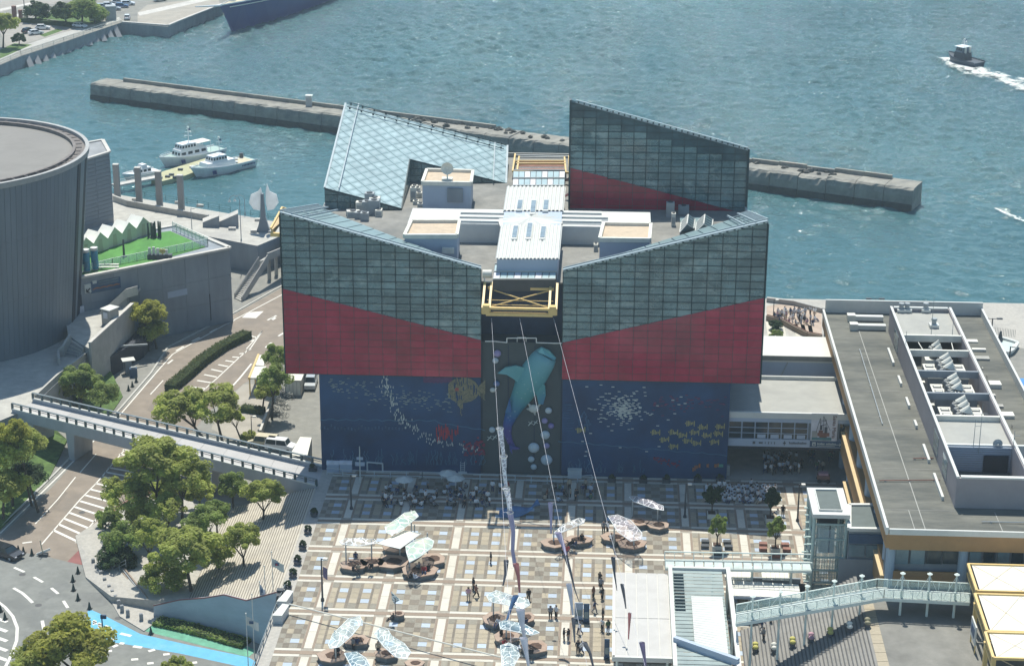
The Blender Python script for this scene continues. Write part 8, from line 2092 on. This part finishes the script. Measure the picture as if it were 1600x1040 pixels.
# sandwich boards
for k,(a,c,m,w,h) in enumerate(((904,968,'service_wall',1.0,2.2),(916,972,'sign_blue',.7,2.4),(948,1028,'sign_blue',.6,2.4))):
 p = G(a,c,0); t = thing('banner_stand',['pale blue banner stand at the centre right of the plaza','dark blue banner stand beside the pale one','dark blue banner stand left of the flat canopy end'][k],'banner',p); b = MB(); b.cbox(p + Vector((0,0,.1)),w,.12,h); b.build('panel',m,t); b = MB(); b.cbox(p,w * 1.2,.8,.1); b.build('foot','dark_metal',t); b = MB(); b.cbox(p + Vector((0,-.08,.6)),w * .7,.02,h * .35); b.build('print','fish_pale',t)
# railing and odd white things along the aquarium base
balustrade([(511,741),(560,745),(660,747),(780,752),(880,756),(925,752)],0,lab='low white tubular fence along the foot of the mural',h=1.0,sp=2.4,post='fence_white',glass=None,rails=(1,.35))
for k,(a,c) in enumerate(((521,735),(541,735))):
 p = G(a,c,0); t = thing('canopy_cart',['hooded grey wagon at the left foot of the mural, left one','hooded grey wagon at the left foot of the mural, right one'][k],'wagon',p); b = MB(); b.lathe((0,0,0),[(.75,-.9),(.75,.9)],16,a0=0,a1=pi,cap=False); b.v = [(p.x + z,p.y + x * .6,p.z + 1.1 + y * .6) for x,y,z in b.v]; b.build('hood','fabric_pale',t); b = MB(); b.cbox(p,1.7,1.0,1.1); b.build('body','service_wall',t)
t = thing('white_gate','white tubular frame gate between the wagons and the white mast','gate',G(586,734,0)); b = MB(); A_,B_ = G(574,735,0),G(598,737,0)
b.path([A_,A_ + Vector((0,0,1.3)),B_ + Vector((0,0,1.3)),B_],.12); b.build('frame','fence_white',t)
t = thing('mast','tall white mast with small panels in front of the mural','mast',G(563,752,0)); p = wl(t); h = up(563,752,697); b = MB(); b.tube(p,p + Vector((0,0,h)),.1,.07); b.build('pole','fish_white',t); b = MB(); b.cbox(p + Vector((0,0,h * .45)),1.3,.1,.55); b.cbox(p + Vector((0,0,h * .62)),.9,.1,.4); b.build('panels','service_wall',t)
for k,(a,c,yt) in enumerate(((669,735,703),(723,738,713))):
 p = G(a,c,0); h = up(a,c,yt); t = thing('ladder_chair',['tall white ladder tower with a sign in front of the coral','tall white ladder tower without a sign, right of the other'][k],'ladder',p); b = MB()
 for s in (-.28,.28): b.beam(p + Vector((s,-.3,0)),p + Vector((s,0,h)),.09)
 for j in range(9): b.beam(p + Vector((-.28,-.3 + .3 * j / 9,h * (j + .5) / 9)),p + Vector((.28,-.3 + .3 * j / 9,h * (j + .5) / 9)),.06)
 b.build('frame','fence_white',t); b = MB(); b.cbox(p,1.2,.7,.25); b.build('foot','fence_white',t)
 if k == 0: b = MB(); b.cbox(p + Vector((0,-.1,h * .72)),.5,.06,.8); b.build('sign','service_wall',t)
for k,(a,c,w) in enumerate(((898,745,1.9),(897,738,1.6))):
 p = G(a,c,0); t = thing('stall_box',['white counter box right of the shark wall, front one','white counter box right of the shark wall, rear one'][k],'counter',p); b = MB(); b.cbox(p,w,1.0,1.1); b.build('body','fence_white',t); b = MB(); b.cbox(p + Vector((0,0,1.1)),w * 1.05,1.1,.08); b.build('top','fish_white',t)
t = thing('white_post','short white pillar box at the right end of the mural','post',G(1137,742,0)); b = MB(); b.cbox(wl(t),.5,.4,1.5); b.build('body','fish_white',t); b = MB(); b.cbox(wl(t) + Vector((0,0,1.5)),.56,.46,.08); b.build('cap','fence_white',t)
for k,(a,c) in enumerate(((956,752),(1005,753),(1041,753),(1090,752),(1125,752),(489,735))):
 p = G(a,c,0); t = thing('planter_box',['dark planter at the foot of the right mural, first from the counter','dark planter at the foot of the right mural, second','dark planter at the foot of the right mural, third','dark planter at the foot of the right mural, fourth','dark planter beside the short white pillar box','dark planter at the left end of the mural'][k],'planter',p,'dark planters under the mural'); b = MB(); b.cbox(p,1.1,.8,.6); b.build('box','dark_metal',t); inst('shrub',CR['cs'][0],t,p + Vector((0,0,.8)),k,.5)
# lamps and banners on the plaza
for a,c,yt,lab in ((504,938,872,'dark lamp post with a grey banner at the left of the plaza'),(549,795,742,'dark lamp post in the shade left of the mural'),(1246,814,756,'dark lamp post beside the lift tower'),(1070,808,755,'dark lamp post in the shade before the right mural')):
 t = lamp(a,c,yt,lab,m='dark_metal',r=.10)
 if a == 504: p = G(a,c,0); b = MB(); b.slab([p + Vector((.15,0,4.6)),p + Vector((.75,-.2,4.4)),p + Vector((.7,-.2,2.9)),p + Vector((.15,0,3.2))],(0,.05,0)); b.build('banner','fabric_purple',t)
# flags
fl_ = [(427,925,862,'white flag with a red and blue emblem at the plaza edge','fish_white'),(415,935,884,'bare thin flagpole between the two flags at the plaza edge',None),(407,945,908,'small drooping red and white flag at the plaza edge','fabric_pale'),(388,1040,958,'tall flagpole with a white flag and blue emblem at the bottom left','fish_white'),(398,1030,928,'bare tall flagpole right of the blue emblem flag',None)]
for k,(a,c,yt,lab,m) in enumerate(fl_):
 p = G(a,c,-.5 if k < 3 else -3); h = up(a,c,yt,p.z) - p.z; t = thing('flagpole',lab,'flag',p,None); b = MB(); b.tube(p,p + Vector((0,0,h)),.06,.04,6); b.build('pole','off_white',t); b = MB(); b.ball(p + Vector((0,0,h)),.1,n=8); b.build('finial','off_white',t)
 if m:
  tp = p + Vector((0,0,h - (.9 if k == 0 else .4))); b = MB(); K = 6; w,hh = (1.5,1.1) if k != 2 else (.7,1.4)
  for i in range(K):
   u,v = i / K,(i + 1) / K; f = lambda s: Vector((w * s,.18 * sin(s * 6) - .3 * s,-.55 * s))
   b.face([tp + f(u),tp + f(v),tp + f(v) - Vector((0,0,hh)),tp + f(u) - Vector((0,0,hh))])
  b.build('cloth',m,t); b = MB(); c0_ = tp + Vector((w * .45,-.22,-hh * .5 - .25)); b.cbox(c0_,w * .4,.04,hh * .34); b.build('emblem','sign_blue',t)
  if k == 0: b = MB(); b.cbox(c0_ + Vector((-.1,-.03,.05)),w * .14,.04,hh * .2); b.build('emblem','fish_red',t)
for k,(a,c) in enumerate(((444,944),(437,966))):
 p = G(a,c,0); t = thing('white_counter',['curved white counter at the plaza edge, rear one','curved white counter at the plaza edge, front one'][k],'counter',p); b = MB(); q = [p + Vector(v) for v in ((-.6,-1.3,0),(.5,-1.3,0),(.9,1.3,0),(.1,1.5,0))]; b.prism([v.xy[:] for v in q],0,1.1); b.build('body','fence_white',t); b = MB(); b.prism([((v - p) * 1.08 + p).xy[:] for v in q],1.1,1.18); b.build('top','white_metal',t)
t = thing('drinks_cabinet','dark cabinet pair at the plaza edge behind the white counters','cabinet',G(438,935,0)); b = MB(); b.cbox(wl(t),.8,.7,1.3); b.build('case','dark_metal',t); b = MB(); b.cbox(wl(t) + Vector((-.2,-1.2,0)),.8,.7,1.2); b.build('case','dark_metal',t)
balustrade([(446,925),(428,965),(400,1040),(392,1062)],0,lab='steel handrail along the lower left plaza edge',h=1.1,sp=2.2,post='rail_grey',glass=None,rails=(1,.5))
# ---------------------------------------------------------------- roadside items
def cone(a,c,lab,z=ZR,s=1.0):
 p = G(a,c,z + .01); t = thing('traffic_cone',lab,'traffic cone',p,'cones on the roundabout'); b = MB(); b.lathe(p,[(.2 * s,.05),(.05 * s,.8 * s)],10); b.build('cone','dark_green',t); b = MB(); b.cbox(p,.5 * s,.5 * s,.05); b.build('foot','rubber',t)
cl = ['dark cone farthest up the row of four','second dark cone of the row of four','third dark cone of the row of four','fourth dark cone, lowest of the row','dark cone at the tip of the blue lane','dark cone on the green lane','dark cone at the left edge by the striped area','dark cone on the striped area below it','dark cone by the gate booth, lowest','dark cone by the gate booth, middle','dark cone by the gate booth, uppermost','dark cone right of the black car','second dark cone from the black car','third dark cone from the black car']
for k,(a,c) in enumerate([(122,895),(114,908),(115,922),(122,937),(140,951),(236,990),(1,955),(8,967),(201,610),(207,604),(213,597),(29,862),(37,864),(50,867)]): cone(a,c,cl[k],s=1.25)
bl = [(169,852),(163,860),(156,869),(151,891),(158,901),(164,912),(171,923),(176,931),(181,939),(186,947),(191,955),(200,962),(221,968),(146,882)]
order_ = ['first','second','third','fourth','fifth','sixth','seventh','eighth','ninth','tenth','eleventh','twelfth','thirteenth','fourteenth']
for k,(a,c) in enumerate(sorted(bl,key=lambda q: q[1])):
 p = G(a,c,ZR + .13); t = thing('bollard','square dark stone bollard, %s in the row counted from the red lane' % order_[k],'bollard',p,'bollards along the roundabout pavement'); b = MB(); b.cbox(p,.42,.42,.85,.4); b.build('shaft','concrete_dark',t); b = MB(); b.cbox(p + Vector((0,0,.85)),.34,.34,.06,.4); b.build('cap','concrete_dark',t)
t = thing('road_sign','dark blue sign post standing at the left of the blue lane','sign post',G(163,1018,ZR)); p = wl(t); h = up(163,1018,960,ZR) - ZR; b = MB(); b.tube(p,p + Vector((0,0,h)),.11,.09); b.build('pole','sign_blue',t); b = MB(); b.cbox(p + Vector((.2,0,h - .5)),.7,.2,.5); b.build('lamp_head','sign_blue',t)
t = thing('barrier','white barrier boards on the road at the end of the hatching','barrier',G(68,868,ZR)); p = wl(t); b = MB(); b.beam(p + Vector((-.9,0,.2)),p + Vector((.9,.3,.9)),.1,.3); b.build('board','white_paint',t); b = MB(); b.beam(p,p + Vector((-.3,0,2.3)),.12); b.build('post','boat_tan',t); b = MB(); b.cbox(p,1.2,.6,.4); b.build('foot','dark_metal',t)
# ---------------------------------------------------------------- vehicles
def car(p,rz,col,lab,kind='car',name='parked_car',grp=None,L=4.4,Wd=1.75,H=1.5):
 t = bpy.data.objects.new(name,None); COL.objects.link(t); WL[t.name] = Vector((0,0,0)); tag(t,lab,kind,grp)
 van = H > 1.75; hw = Wd / 2
 prof = [(-L / 2,.35),(-L / 2,.8),(-L / 2 + .15,.98),(L / 2 - .9,.95),(L / 2 - .1,.75),(L / 2,.5),(L / 2,.32)]
 if van: prof = [(-L / 2,.35),(-L / 2,1.15),(L / 2 - .9,1.15),(L / 2 - .05,.95),(L / 2,.35)]
 b = MB(); rings = [[Vector((x,y * s,z)) for x,z in prof] for y,s in ((-hw,.93),(-hw,1),(hw,1),(hw,.93))]
 b.loft([[Vector((x,-hw,z)) for x,z in prof],[Vector((x,hw,z)) for x,z in prof]]); b.build('body',col,t)
 z0 = 1.15 if van else .95
 c0,c1 = ((-L / 2 + .05,L / 2 - 1.0) if van else (-L / 2 + .35,L / 2 - 1.25)); ins = .25 if van else .55
 lo = [Vector((c0,-hw * .95,z0)),Vector((c1,-hw * .95,z0)),Vector((c1,hw * .95,z0)),Vector((c0,hw * .95,z0))]; hi = [Vector((c0 + ins * .6,-hw * .78,H - .06)),Vector((c1 - ins * 1.1,-hw * .78,H - .06)),Vector((c1 - ins * 1.1,hw * .78,H - .06)),Vector((c0 + ins * .6,hw * .78,H - .06))]
 b = MB(); b.solid(lo,hi); b.build('windows','window_dark',t)
 b = MB(); b.solid(hi,[v + Vector((0,0,.07)) for v in hi]); b.build('roof',col,t)
 b = MB()
 for v,w in zip(lo,hi): b.beam(v,w,.09)
 for s in (-1,1): b.beam(Vector(((c0 + c1) / 2,hw * .95 * s,z0)),Vector(((c0 + c1) / 2,hw * .78 * s,H - .06)),.09)
 b.build('pillars',col,t)
 for x in (-L * .31,L * .31):
  for s in (-1,1):
   b = MB(); b.tube((x,s * (hw - .2),.33),(x,s * (hw + .01),.33),.33,n=14); w = b.build('wheel','rubber',t); b = MB(); b.tube((x,s * (hw + .0),.33),(x,s * (hw + .03),.33),.19,n=10); b.build('rim','grey_metal',w)
 for s in (-1,1):
  b = MB(); b.box(L / 2 - .06,L / 2 + .02,s * hw * .72 - .17,s * hw * .72 + .17,.6,.74); b.build('headlight','fabric_pale',t); b = MB(); b.box(-L / 2 - .02,-L / 2 + .04,s * hw * .75 - .15,s * hw * .75 + .15,.7,.88); b.build('tail_light','fish_red',t)
 t.location = p; t.rotation_euler.z = rz; return t
car(G(10,868,ZR + .01),radians(-28),'car_black','shiny black car at the left edge on the roundabout',L=4.9,Wd=1.9)
car(G(486,603,ZR + .01),radians(-88),'car_silver','silver minivan parked nose-out at the top of the yard','van','parked_van',None,4.6,1.8,1.95)
car(G(439,703,ZR + .01),radians(-12),'car_white','white minivan parked behind the footbridge in the yard','van','parked_van',None,4.5,1.75,1.9)
t = car(G(412,697,ZR + .01),radians(170),'boat_tan','cream flatbed truck beside the white minivan','truck','parked_truck',None,4.6,1.9,1.9)
t = thing('container','white storage container in the upper yard corner','container',G(458,618,ZR)); p = wl(t)
a0,a1 = G(446,616,ZR),G(468,618,ZR); w_ = (a1 - a0).length; b = MB(); b.box(p.x - 1.3,p.x + 1.3,p.y,p.y + 6,ZR,ZR + 2.6); b.build('body','concrete_light',t); b = MB(); b.box(p.x - 1.4,p.x + 1.4,p.y - .1,p.y + 6.1,ZR + 2.6,ZR + 2.7); b.build('roof','cream_white',t)
for k in range(4): b = MB(); b.box(p.x - 1.1 + k * .6,p.x - .65 + k * .6,p.y - .05,p.y,ZR + .2,ZR + 2.4); b.build('door_leaf','off_white',t)
t = thing('container','long low container with a beige roof against the blue wall, beside the footbridge','container',G(478,715,ZR)); q = [G(a,c,ZR + 2.6) for a,c in ((452,712),(480,712),(487,683),(469,682))]
b = MB(); b.prism([un(v) for v in q],ZR,ZR + 2.5); b.build('body','wall_blue_grey',t); b = MB(); b.slab(q,(0,0,-.1)); b.build('roof','cream_white',t)
t = thing('ticket_kiosk','open peach and white roofed kiosk beside the road','kiosk',G(400,620,ZR));
for px_ in ([(388,590),(412,590),(416,572),(397,572)],[(399,570),(412,571),(416,555),(404,554)]): q = [G(a,c,ZR + 3) for a,c in px_]; b = MB(); b.slab(q,(0,0,-.25)); b.build('roof','cream_white',t)
for a,c in ((391,618),(412,618),(399,600)): b = MB(); p = G(a,c,ZR); b.beam(p,p + Vector((0,0,2.8)),.2); b.build('post','yellow_steel',t)
b = MB(); b.beam(G(389,591,ZR + 3),G(404,554,ZR + 3),.3,.35); b.build('edge_beam','yellow_steel',t)
t = thing('yard_wall','low concrete wall between the pavement and the vehicle yard','wall',G(407,682,ZR)); b = MB(); A_,B_ = G(407,684,ZR),G(424,637,ZR); b.beam(A_ + Vector((0,0,.6)),B_ + Vector((0,0,.6)),.3,1.3); b.build('wall_body','concrete',t); b = MB(); b.beam(A_ + Vector((0,0,1.27)),B_ + Vector((0,0,1.27)),.36,.06); b.build('coping','concrete_light',t)
rs('yard_floor',[(425,640),(450,600),(500,600),(505,760),(400,745),(395,700)],'asphalt_pale',3); rs('pavement_patch',[(340,640),(380,600),(425,600),(428,635),(405,690),(370,690),(330,670)],'deck_warm',3)
lamp(394,690,650,'slim lamp with an arm behind the footbridge near the yard wall',z=ZR,m='dark_metal')
lamp(434,600,565,'slim pale-headed lamp beside the red glass corner',z=ZR,m='dark_metal')
# bicycles
def bicycle(p,rz,lab):
 t = bpy.data.objects.new('bicycle',None); COL.objects.link(t); tag(t,lab,'bicycle','bicycles parked by the yard fence'); WL[t.name] = Vector((0,0,0))
 for x in (-.5,.5):
  b = MB(); P = [Vector((x + cos(a) * .33,0,.34 + sin(a) * .33)) for a in [2 * pi * k / 10 for k in range(11)]]; b.path(P,.025,4); b.build('wheel','rubber',t)
 b = MB(); b.path([Vector(v) for v in ((-.5,0,.34),(-.15,0,.8),(.38,0,.85),(.0,0,.35),(-.5,0,.34))],.03,4); b.tube((.5,0,.34),(.36,0,1.0),.03,n=4); b.tube((.36,-.25,1.0),(.36,.25,1.0),.02,n=4); b.build('frame','off_white',t)
 b = MB(); b.cbox((-.2,0,.85),.25,.12,.06); b.build('saddle','black',t); t.location = p; t.rotation_euler.z = rz; return t
b0 = bicycle(G(430,628,ZR + .02),.3,'bicycle in the heap parked beside the white container')
for k in range(21):
 a,c = 437 + (k % 7) * 2.6 + random.uniform(-2,2) - (k // 7) * 5,612 + (k // 7) * 15 + (k % 7) * 2 + random.uniform(-2,2); c_ = copy_tree(b0); c_.location = G(a,c,ZR + .02); c_.rotation_euler.z = random.uniform(-.5,.9)
# far bank cars
fc = [(125,43,-20,'car_white','white estate car in front of the big far-bank tree'),(67,46,10,'car_white','white car parked at the back of the far-bank bay'),(56,54,35,'car_white','pale car parked nearest the far-bank lawn'),(44,51,70,'car_black','dark car between the pale car and the clipped conifer'),(160,13,8,'car_silver','silver car at the left end of the far-bank row'),(170,11,8,'car_white','white car second in the far-bank row'),(185,6,8,'car_white','white car at the back of the far-bank row'),(190,12,8,'car_blue','blue car in the far-bank row'),(200,8,8,'car_white','white car at the right end of the far-bank row'),(188,1,8,'car_red','red car highest in the far-bank row'),(178,16,8,'car_silver','silver car lowest in the far-bank row'),(250,2,40,'car_silver','grey car by the quay apron'),(199,30,100,'car_white','small white vehicle at the end of the far quay rail')]
for a,c,r,m,lab in fc: car(G(a,c,FB + .02),radians(r),m,lab,grp='cars parked on the far bank')
t = thing('kiosk','white hut beside the broad tree on the far bank','kiosk',G(151,30,FB)); b = MB(); b.cbox(wl(t),4,4,3.4,.3); b.build('body','off_white',t); b = MB(); b.cbox(wl(t) + Vector((4.5,0,0)),3,3,4.2,.3); b.build('tank','grey_metal',t)
lamp(173,22,2,'dark pole between the far bank cars',z=FB,m='dark_metal',r=.12); lamp(38,12,-10,'dark pole by the far bank road',z=FB,m='dark_metal',r=.12)
t = thing('gate_post','small dark red monument beside the far bank tree','monument',G(23,30,FB)); b = MB(); b.cbox(wl(t),1.2,1,4); b.cbox(wl(t) + Vector((2.2,-1,0)),1.0,1,3); b.build('posts','rust',t)
# ---------------------------------------------------------------- people
random.seed(71)
PIDX = {}
def person_mesh(pose):
 J = dict(pel=(0,0,.93,.13),wai=(0,0,1.10,.12),che=(0,.0,1.32,.15),nek=(0,0,1.46,.06),hed=(0,.02,1.60,.10),top=(0,.01,1.68,.085))
 if pose == 'stand':
  legs = [((.09,0,.88,.10),(.10,.01,.48,.07),(.10,0,.08,.045),(.11,.14,.04,.035))]; legs = [(s,legs[0]) for s in (-1,1)]
  arms = [(s,((.19,0,1.38,.06),(.24,.0,1.12,.045),(.22,.06,.88,.035),(.21,.08,.78,.03))) for s in (-1,1)]
 elif pose == 'walk':
  legs = [(1,((.09,0,.88,.10),(.09,.18,.50,.07),(.09,.22,.08,.045),(.10,.36,.06,.035))),(-1,((.09,0,.88,.10),(.09,-.05,.48,.07),(.09,-.30,.14,.045),(.10,-.22,.03,.035)))]
  arms = [(1,((.19,0,1.38,.06),(.24,-.12,1.13,.045),(.22,-.1,.9,.035),(.21,-.08,.82,.03))),(-1,((.19,0,1.38,.06),(.24,.12,1.13,.045),(.2,.3,.98,.035),(.19,.36,.95,.03)))]
 elif pose == 'phone':
  legs = [(s,((.09,0,.88,.10),(.11,.01,.48,.07),(.12,0,.08,.045),(.14,.14,.04,.035))) for s in (-1,1)]
  arms = [(s,((.19,0,1.38,.06),(.24,.06,1.13,.045),(.12,.26,1.22,.035),(.06,.32,1.28,.03))) for s in (-1,1)]
 else:   # seated on the ground or a low bench, knees bent
  J = {k: (x,y,z - .60,r) for k,(x,y,z,r) in J.items()}
  legs = [(s,((.10,.06,.26,.10),(.16,.40,.42,.07),(.12,.62,.10,.045),(.12,.74,.05,.035))) for s in (-1,1)]
  arms = [(s,((.19,0,.78,.06),(.25,.12,.55,.045),(.14,.34,.46,.035),(.08,.42,.46,.03))) for s in (-1,1)]
 V = []; E_ = []; R_ = []
 def add(p): V.append(p[:3]); R_.append(p[3]); return len(V) - 1
 ids = [add(J[k]) for k in ('pel','wai','che','nek','hed','top')]
 for a,c in zip(ids[:-1],ids[1:]): E_.append((a,c))
 for s,L_ in legs:
  pr = ids[0]
  for (x,y,z,r) in L_: k = add((x * s,y,z,r)); E_.append((pr,k)); pr = k
 for s,L_ in arms:
  pr = ids[2]
  for (x,y,z,r) in L_: k = add((x * s,y,z,r)); E_.append((pr,k)); pr = k
 me = bpy.data.meshes.new('p'); me.from_pydata(V,E_,[]); o = bpy.data.objects.new('p',me); COL.objects.link(o)
 sk = o.modifiers.new('s','SKIN'); sv_ = me.skin_vertices[0].data
 for i,r in enumerate(R_): sv_[i].radius = (r * 1.35,r * 1.15); sv_[i].use_root = (i == 0)
 sb = o.modifiers.new('u','SUBSURF'); sb.levels = 1
 dg = bpy.context.evaluated_depsgraph_get(); out = bpy.data.meshes.new_from_object(o.evaluated_get(dg)); bpy.data.objects.remove(o)
 z0 = -.60 if pose == 'sit' else 0
 idx = []
 for f in out.polygons:
  c = f.center; z = c.z - z0
  if z > 1.53: m = 0 if (c.y < .055 or z > 1.63) else 1        # hair at back/top, face in front
  elif z > 1.455: m = 1
  elif pose == 'sit': m = 2 if (c.z > .38 and c.y < .25) or (abs(c.x) > .17 and c.y < .3 and c.z > .45) else (1 if (c.y > .36 and c.z > .43) else 3)
  else:
   arm = abs(c.x) > .165 or (pose in ('phone','walk') and abs(c.y) > .2 and z > .8)
   m = (1 if (arm and (z < 1.0 or (pose == 'phone' and c.y > .18))) else 2) if z > .93 or (arm and z > .72) else 3
   if z < .075: m = 0
  idx.append(m)
 PIDX[pose] = idx; out.polygons.foreach_set('use_smooth',[True] * len(idx)); return out
BASE = {p: person_mesh(p) for p in ('stand','walk','phone','sit')}
COMB = [('cl_black','cl_black'),('cl_white','cl_navy'),('cl_navy','cl_grey'),('cl_grey','cl_black'),('cl_white','cl_black'),('cl_red','cl_navy'),('cl_pale','cl_navy'),('cl_beige','cl_black'),('cl_brown','cl_black'),('cl_pink','cl_beige'),('cl_green','cl_navy'),('cl_black','cl_grey'),('cl_white','cl_beige'),('cl_white','cl_pale')]
PM = {}
def pmesh(pose,k):
 if (pose,k) not in PM:
  m = BASE[pose].copy(); m.materials.clear(); m.name = 'person'
  for nm in ('hair','skin',COMB[k][0],COMB[k][1]): m.materials.append(MT[nm])
  m.polygons.foreach_set('material_index',PIDX[pose])
  PM[(pose,k)] = m
 return PM[(pose,k)]
def person(p,pose,k,rz,lab,grp=None,s=1.0):
 o = bpy.data.objects.new('person',pmesh(pose,k)); COL.objects.link(o); o.location = p; o.rotation_euler.z = rz; o.scale = (s * 1.18,s * 1.18,s)
 return tag(o,lab,'person',grp)
P1_ = [
 (740,921,'stand',0,'person in black standing left of the centre, behind a companion'),(732,937,'stand',9,'person in a pink top at the lower left of the trio'),(744,933,'walk',8,'person in brown walking at the right of the trio'),
 (767,880,'stand',0,'lone person in black near the edge of the white stripe, with a white bag'),(826,938,'stand',0,'lone person in black right of the white film wing'),(860,966,'stand',3,'person in grey standing in a pair, the left one'),(869,965,'stand',4,'person in a white top standing in a pair, the right one'),
 (881,1000,'phone',0,'person in black at the left of the pair by the dark streamer'),(888,1001,'stand',11,'person in dark clothes at the right of the pair by the dark streamer'),(903,1020,'stand',0,'person in black near the bottom, left of two'),(909,1020,'walk',1,'person in a white top near the bottom, right of two'),
 (937,912,'phone',0,'person in black holding up a phone, topmost by the canopy'),(939,922,'stand',3,'person in grey directly below the one with the phone'),(927,934,'stand',8,'person in a brown coat left of the canopy'),(941,936,'stand',0,'person in black right of the brown coat'),(929,957,'walk',2,'person in navy walking left of the canopy'),
 (942,968,'stand',0,'person in black beside the canopy, half way down'),(941,985,'phone',4,'person in a white top bending over a phone by the canopy'),(950,987,'stand',10,'person in green beside the white-topped one'),(906,990,'walk',6,'person in pale blue in front of the dark blue banner stand'),
 (943,832,'stand',3,'person in grey at the shade edge, left of a pair'),(949,832,'stand',4,'person in white at the shade edge, right of a pair'),
 (894,852,'sit',0,'person in black sitting under the clear film fish, left'),(900,853,'sit',2,'person in navy sitting under the clear film fish, middle'),(909,851,'stand',0,'person in black standing under the clear film fish'),(886,870,'walk',5,'person in red leaning forward by the grey lilac streamer'),(880,866,'stand',0,'person in black just left of the red-topped one'),
 (552,892,'sit',0,'person in black sitting on the leftmost sculpture bench'),(560,890,'sit',7,'person in beige on the leftmost sculpture bench'),(580,888,'sit',0,'person in black sitting at the right end of the leftmost bench'),(556,880,'stand',2,'person in navy standing behind the leftmost bench'),
 (643,903,'sit',0,'person in black sitting on the near bench of the left cluster'),(648,905,'sit',6,'person in pale blue sitting on the near bench of the left cluster'),(663,893,'sit',5,'person in red sitting below the aqua film'),(670,890,'sit',0,'person in black sitting below the aqua film'),(655,888,'sit',3,'person in grey sitting below the aqua film'),
 (615,968,'sit',0,'person in black on the small round bench under the fish arrow'),(552,1015,'stand',3,'person in grey behind the diagonal film wing, left'),(558,1014,'stand',2,'person in navy behind the diagonal film wing, right'),(591,1022,'stand',7,'person in beige beside the rounded blue film wing'),(527,1020,'sit',0,'person in black sitting under the diagonal film wing'),
 (779,975,'sit',1,'person in white sitting under the central film wing'),(787,1008,'sit',5,'person in red sitting below the dark film blade'),(783,1000,'stand',0,'person in black standing below the dark film blade'),(830,1022,'sit',0,'person in black sitting at the bench right of the bottom streamer'),(822,975,'sit',2,'person in navy behind the dark film blade'),
 (955,843,'sit',4,'person in white sitting under the pink-veined film'),(782,770,'stand',4,'person in white standing at the left of the blue whale seat'),(792,768,'walk',5,'person in red walking past the white central strand'),(1223,806,'stand',0,'person in black standing right of the shaded tree'),(1215,804,'sit',1,'person in white beside the shaded planter'),
 (1190,985,'walk',2,'person in navy on the stair under the walkway'),(1204,977,'stand',0,'person in black on the stair under the mint walkway'),(1193,1000,'stand',3,'person in grey low on the grand stair')]
for (a,c,pose,k,lab) in P1_:
 z = 0 if a < 1150 or c < 900 else .9
 sit = pose == 'sit'; p = G(a,c,(.75 if sit else z)); p.z = (.62 if sit else z); person(p,pose,k,random.uniform(0,6.28),lab,s=random.uniform(.96,1.06))
def crowd(n,region,pose_w,lab,grp,zf=0,cols=None,mind=.55):
 pts = []; tries = 0
 (x0,x1,y0,y1) = region
 while len(pts) < n and tries < 6000:
  tries += 1; a,c = random.uniform(x0,x1),random.uniform(y0,y1); p = G(a,c,zf)
  if all((p - q).length > mind for q in pts): pts.append(p)
 for p in pts:
  pose = random.choices(list(pose_w),list(pose_w.values()))[0]; person(p,pose,random.choice(cols or range(len(COMB))),random.uniform(0,6.28),lab,grp,random.uniform(.85,1.04))
WH = [1,4,12,13,6,1,4,12,13]
crowd(88,(1104,1212,763,786),dict(sit=8,stand=1),'person in the dense seated crowd in the shade before the right mural','crowd seated in the shade',cols=WH,mind=.62)
crowd(30,(1192,1236,718,742),dict(stand=3,walk=1),'person standing in the dark group under the link hall','group under the link hall',cols=[1,4,12,6,0,3])
crowd(14,(1240,1308,712,740),dict(stand=3,walk=2),'person walking in the shade at the market end of the link hall','walkers under the link hall')
crowd(60,(598,770,762,792),dict(sit=4,stand=2),'person in the loose crowd in front of the left mural','crowd before the left mural',cols=[0,1,2,3,4,11,6,4],mind=.7)
crowd(16,(850,925,764,786),dict(sit=2,stand=2),'person in the small group in the shade below the shark wall','group below the shark wall')
crowd(40,(1208,1276,487,507),dict(sit=5,stand=2),'person in the seated group on the waterside terrace','group on the waterside terrace',cols=[1,4,12,2,0,9,13],mind=.75)
for k,(a,c) in enumerate(((632,770),(700,760),(712,768))):
 p = G(a,c,0); t = thing('parasol',['pale parasol over the left mural crowd, left one','pale parasol over the left mural crowd, middle one','pale parasol over the left mural crowd, right one'][k],'parasol',p); b = MB(); b.tube(p,p + Vector((0,0,2.4)),.04); b.build('pole','off_white',t); b = MB(); b.lathe(p,[(1.3,2.0),(.04,2.5)],8,cap=False); b.build('canopy','fish_white',t)
t = thing('table','white table standing in the loose crowd in front of the mural','table',G(668,775,0)); p = wl(t); b = MB(); b.cbox(p + Vector((0,0,.7)),2.2,.9,.06); b.build('table_top','fish_white',t)
for s in (-1,1): b = MB(); b.cbox(p + Vector((s,0,0)),.1,.7,.7); b.build('leg','grey_metal',t)
# ---------------------------------------------------------------- air
HZ = .0002
m = bpy.data.materials.new('haze'); m.use_nodes = True; N = m.node_tree.nodes; N.clear()
v = N.new('ShaderNodeVolumePrincipled'); v.inputs['Density'].default_value = HZ; v.inputs['Color'].default_value = (.72,.88,.96,1); v.inputs['Anisotropy'].default_value = .15
o_ = N.new('ShaderNodeOutputMaterial'); m.node_tree.links.new(v.outputs[0],o_.inputs['Volume']); MT['haze'] = m
b = MB(); b.box(-3700,3700,-60,9200,ZW - 16,116); o = b.build('haze','haze'); tag(o,kind='stuff',label='pale blue summer haze over the harbour')
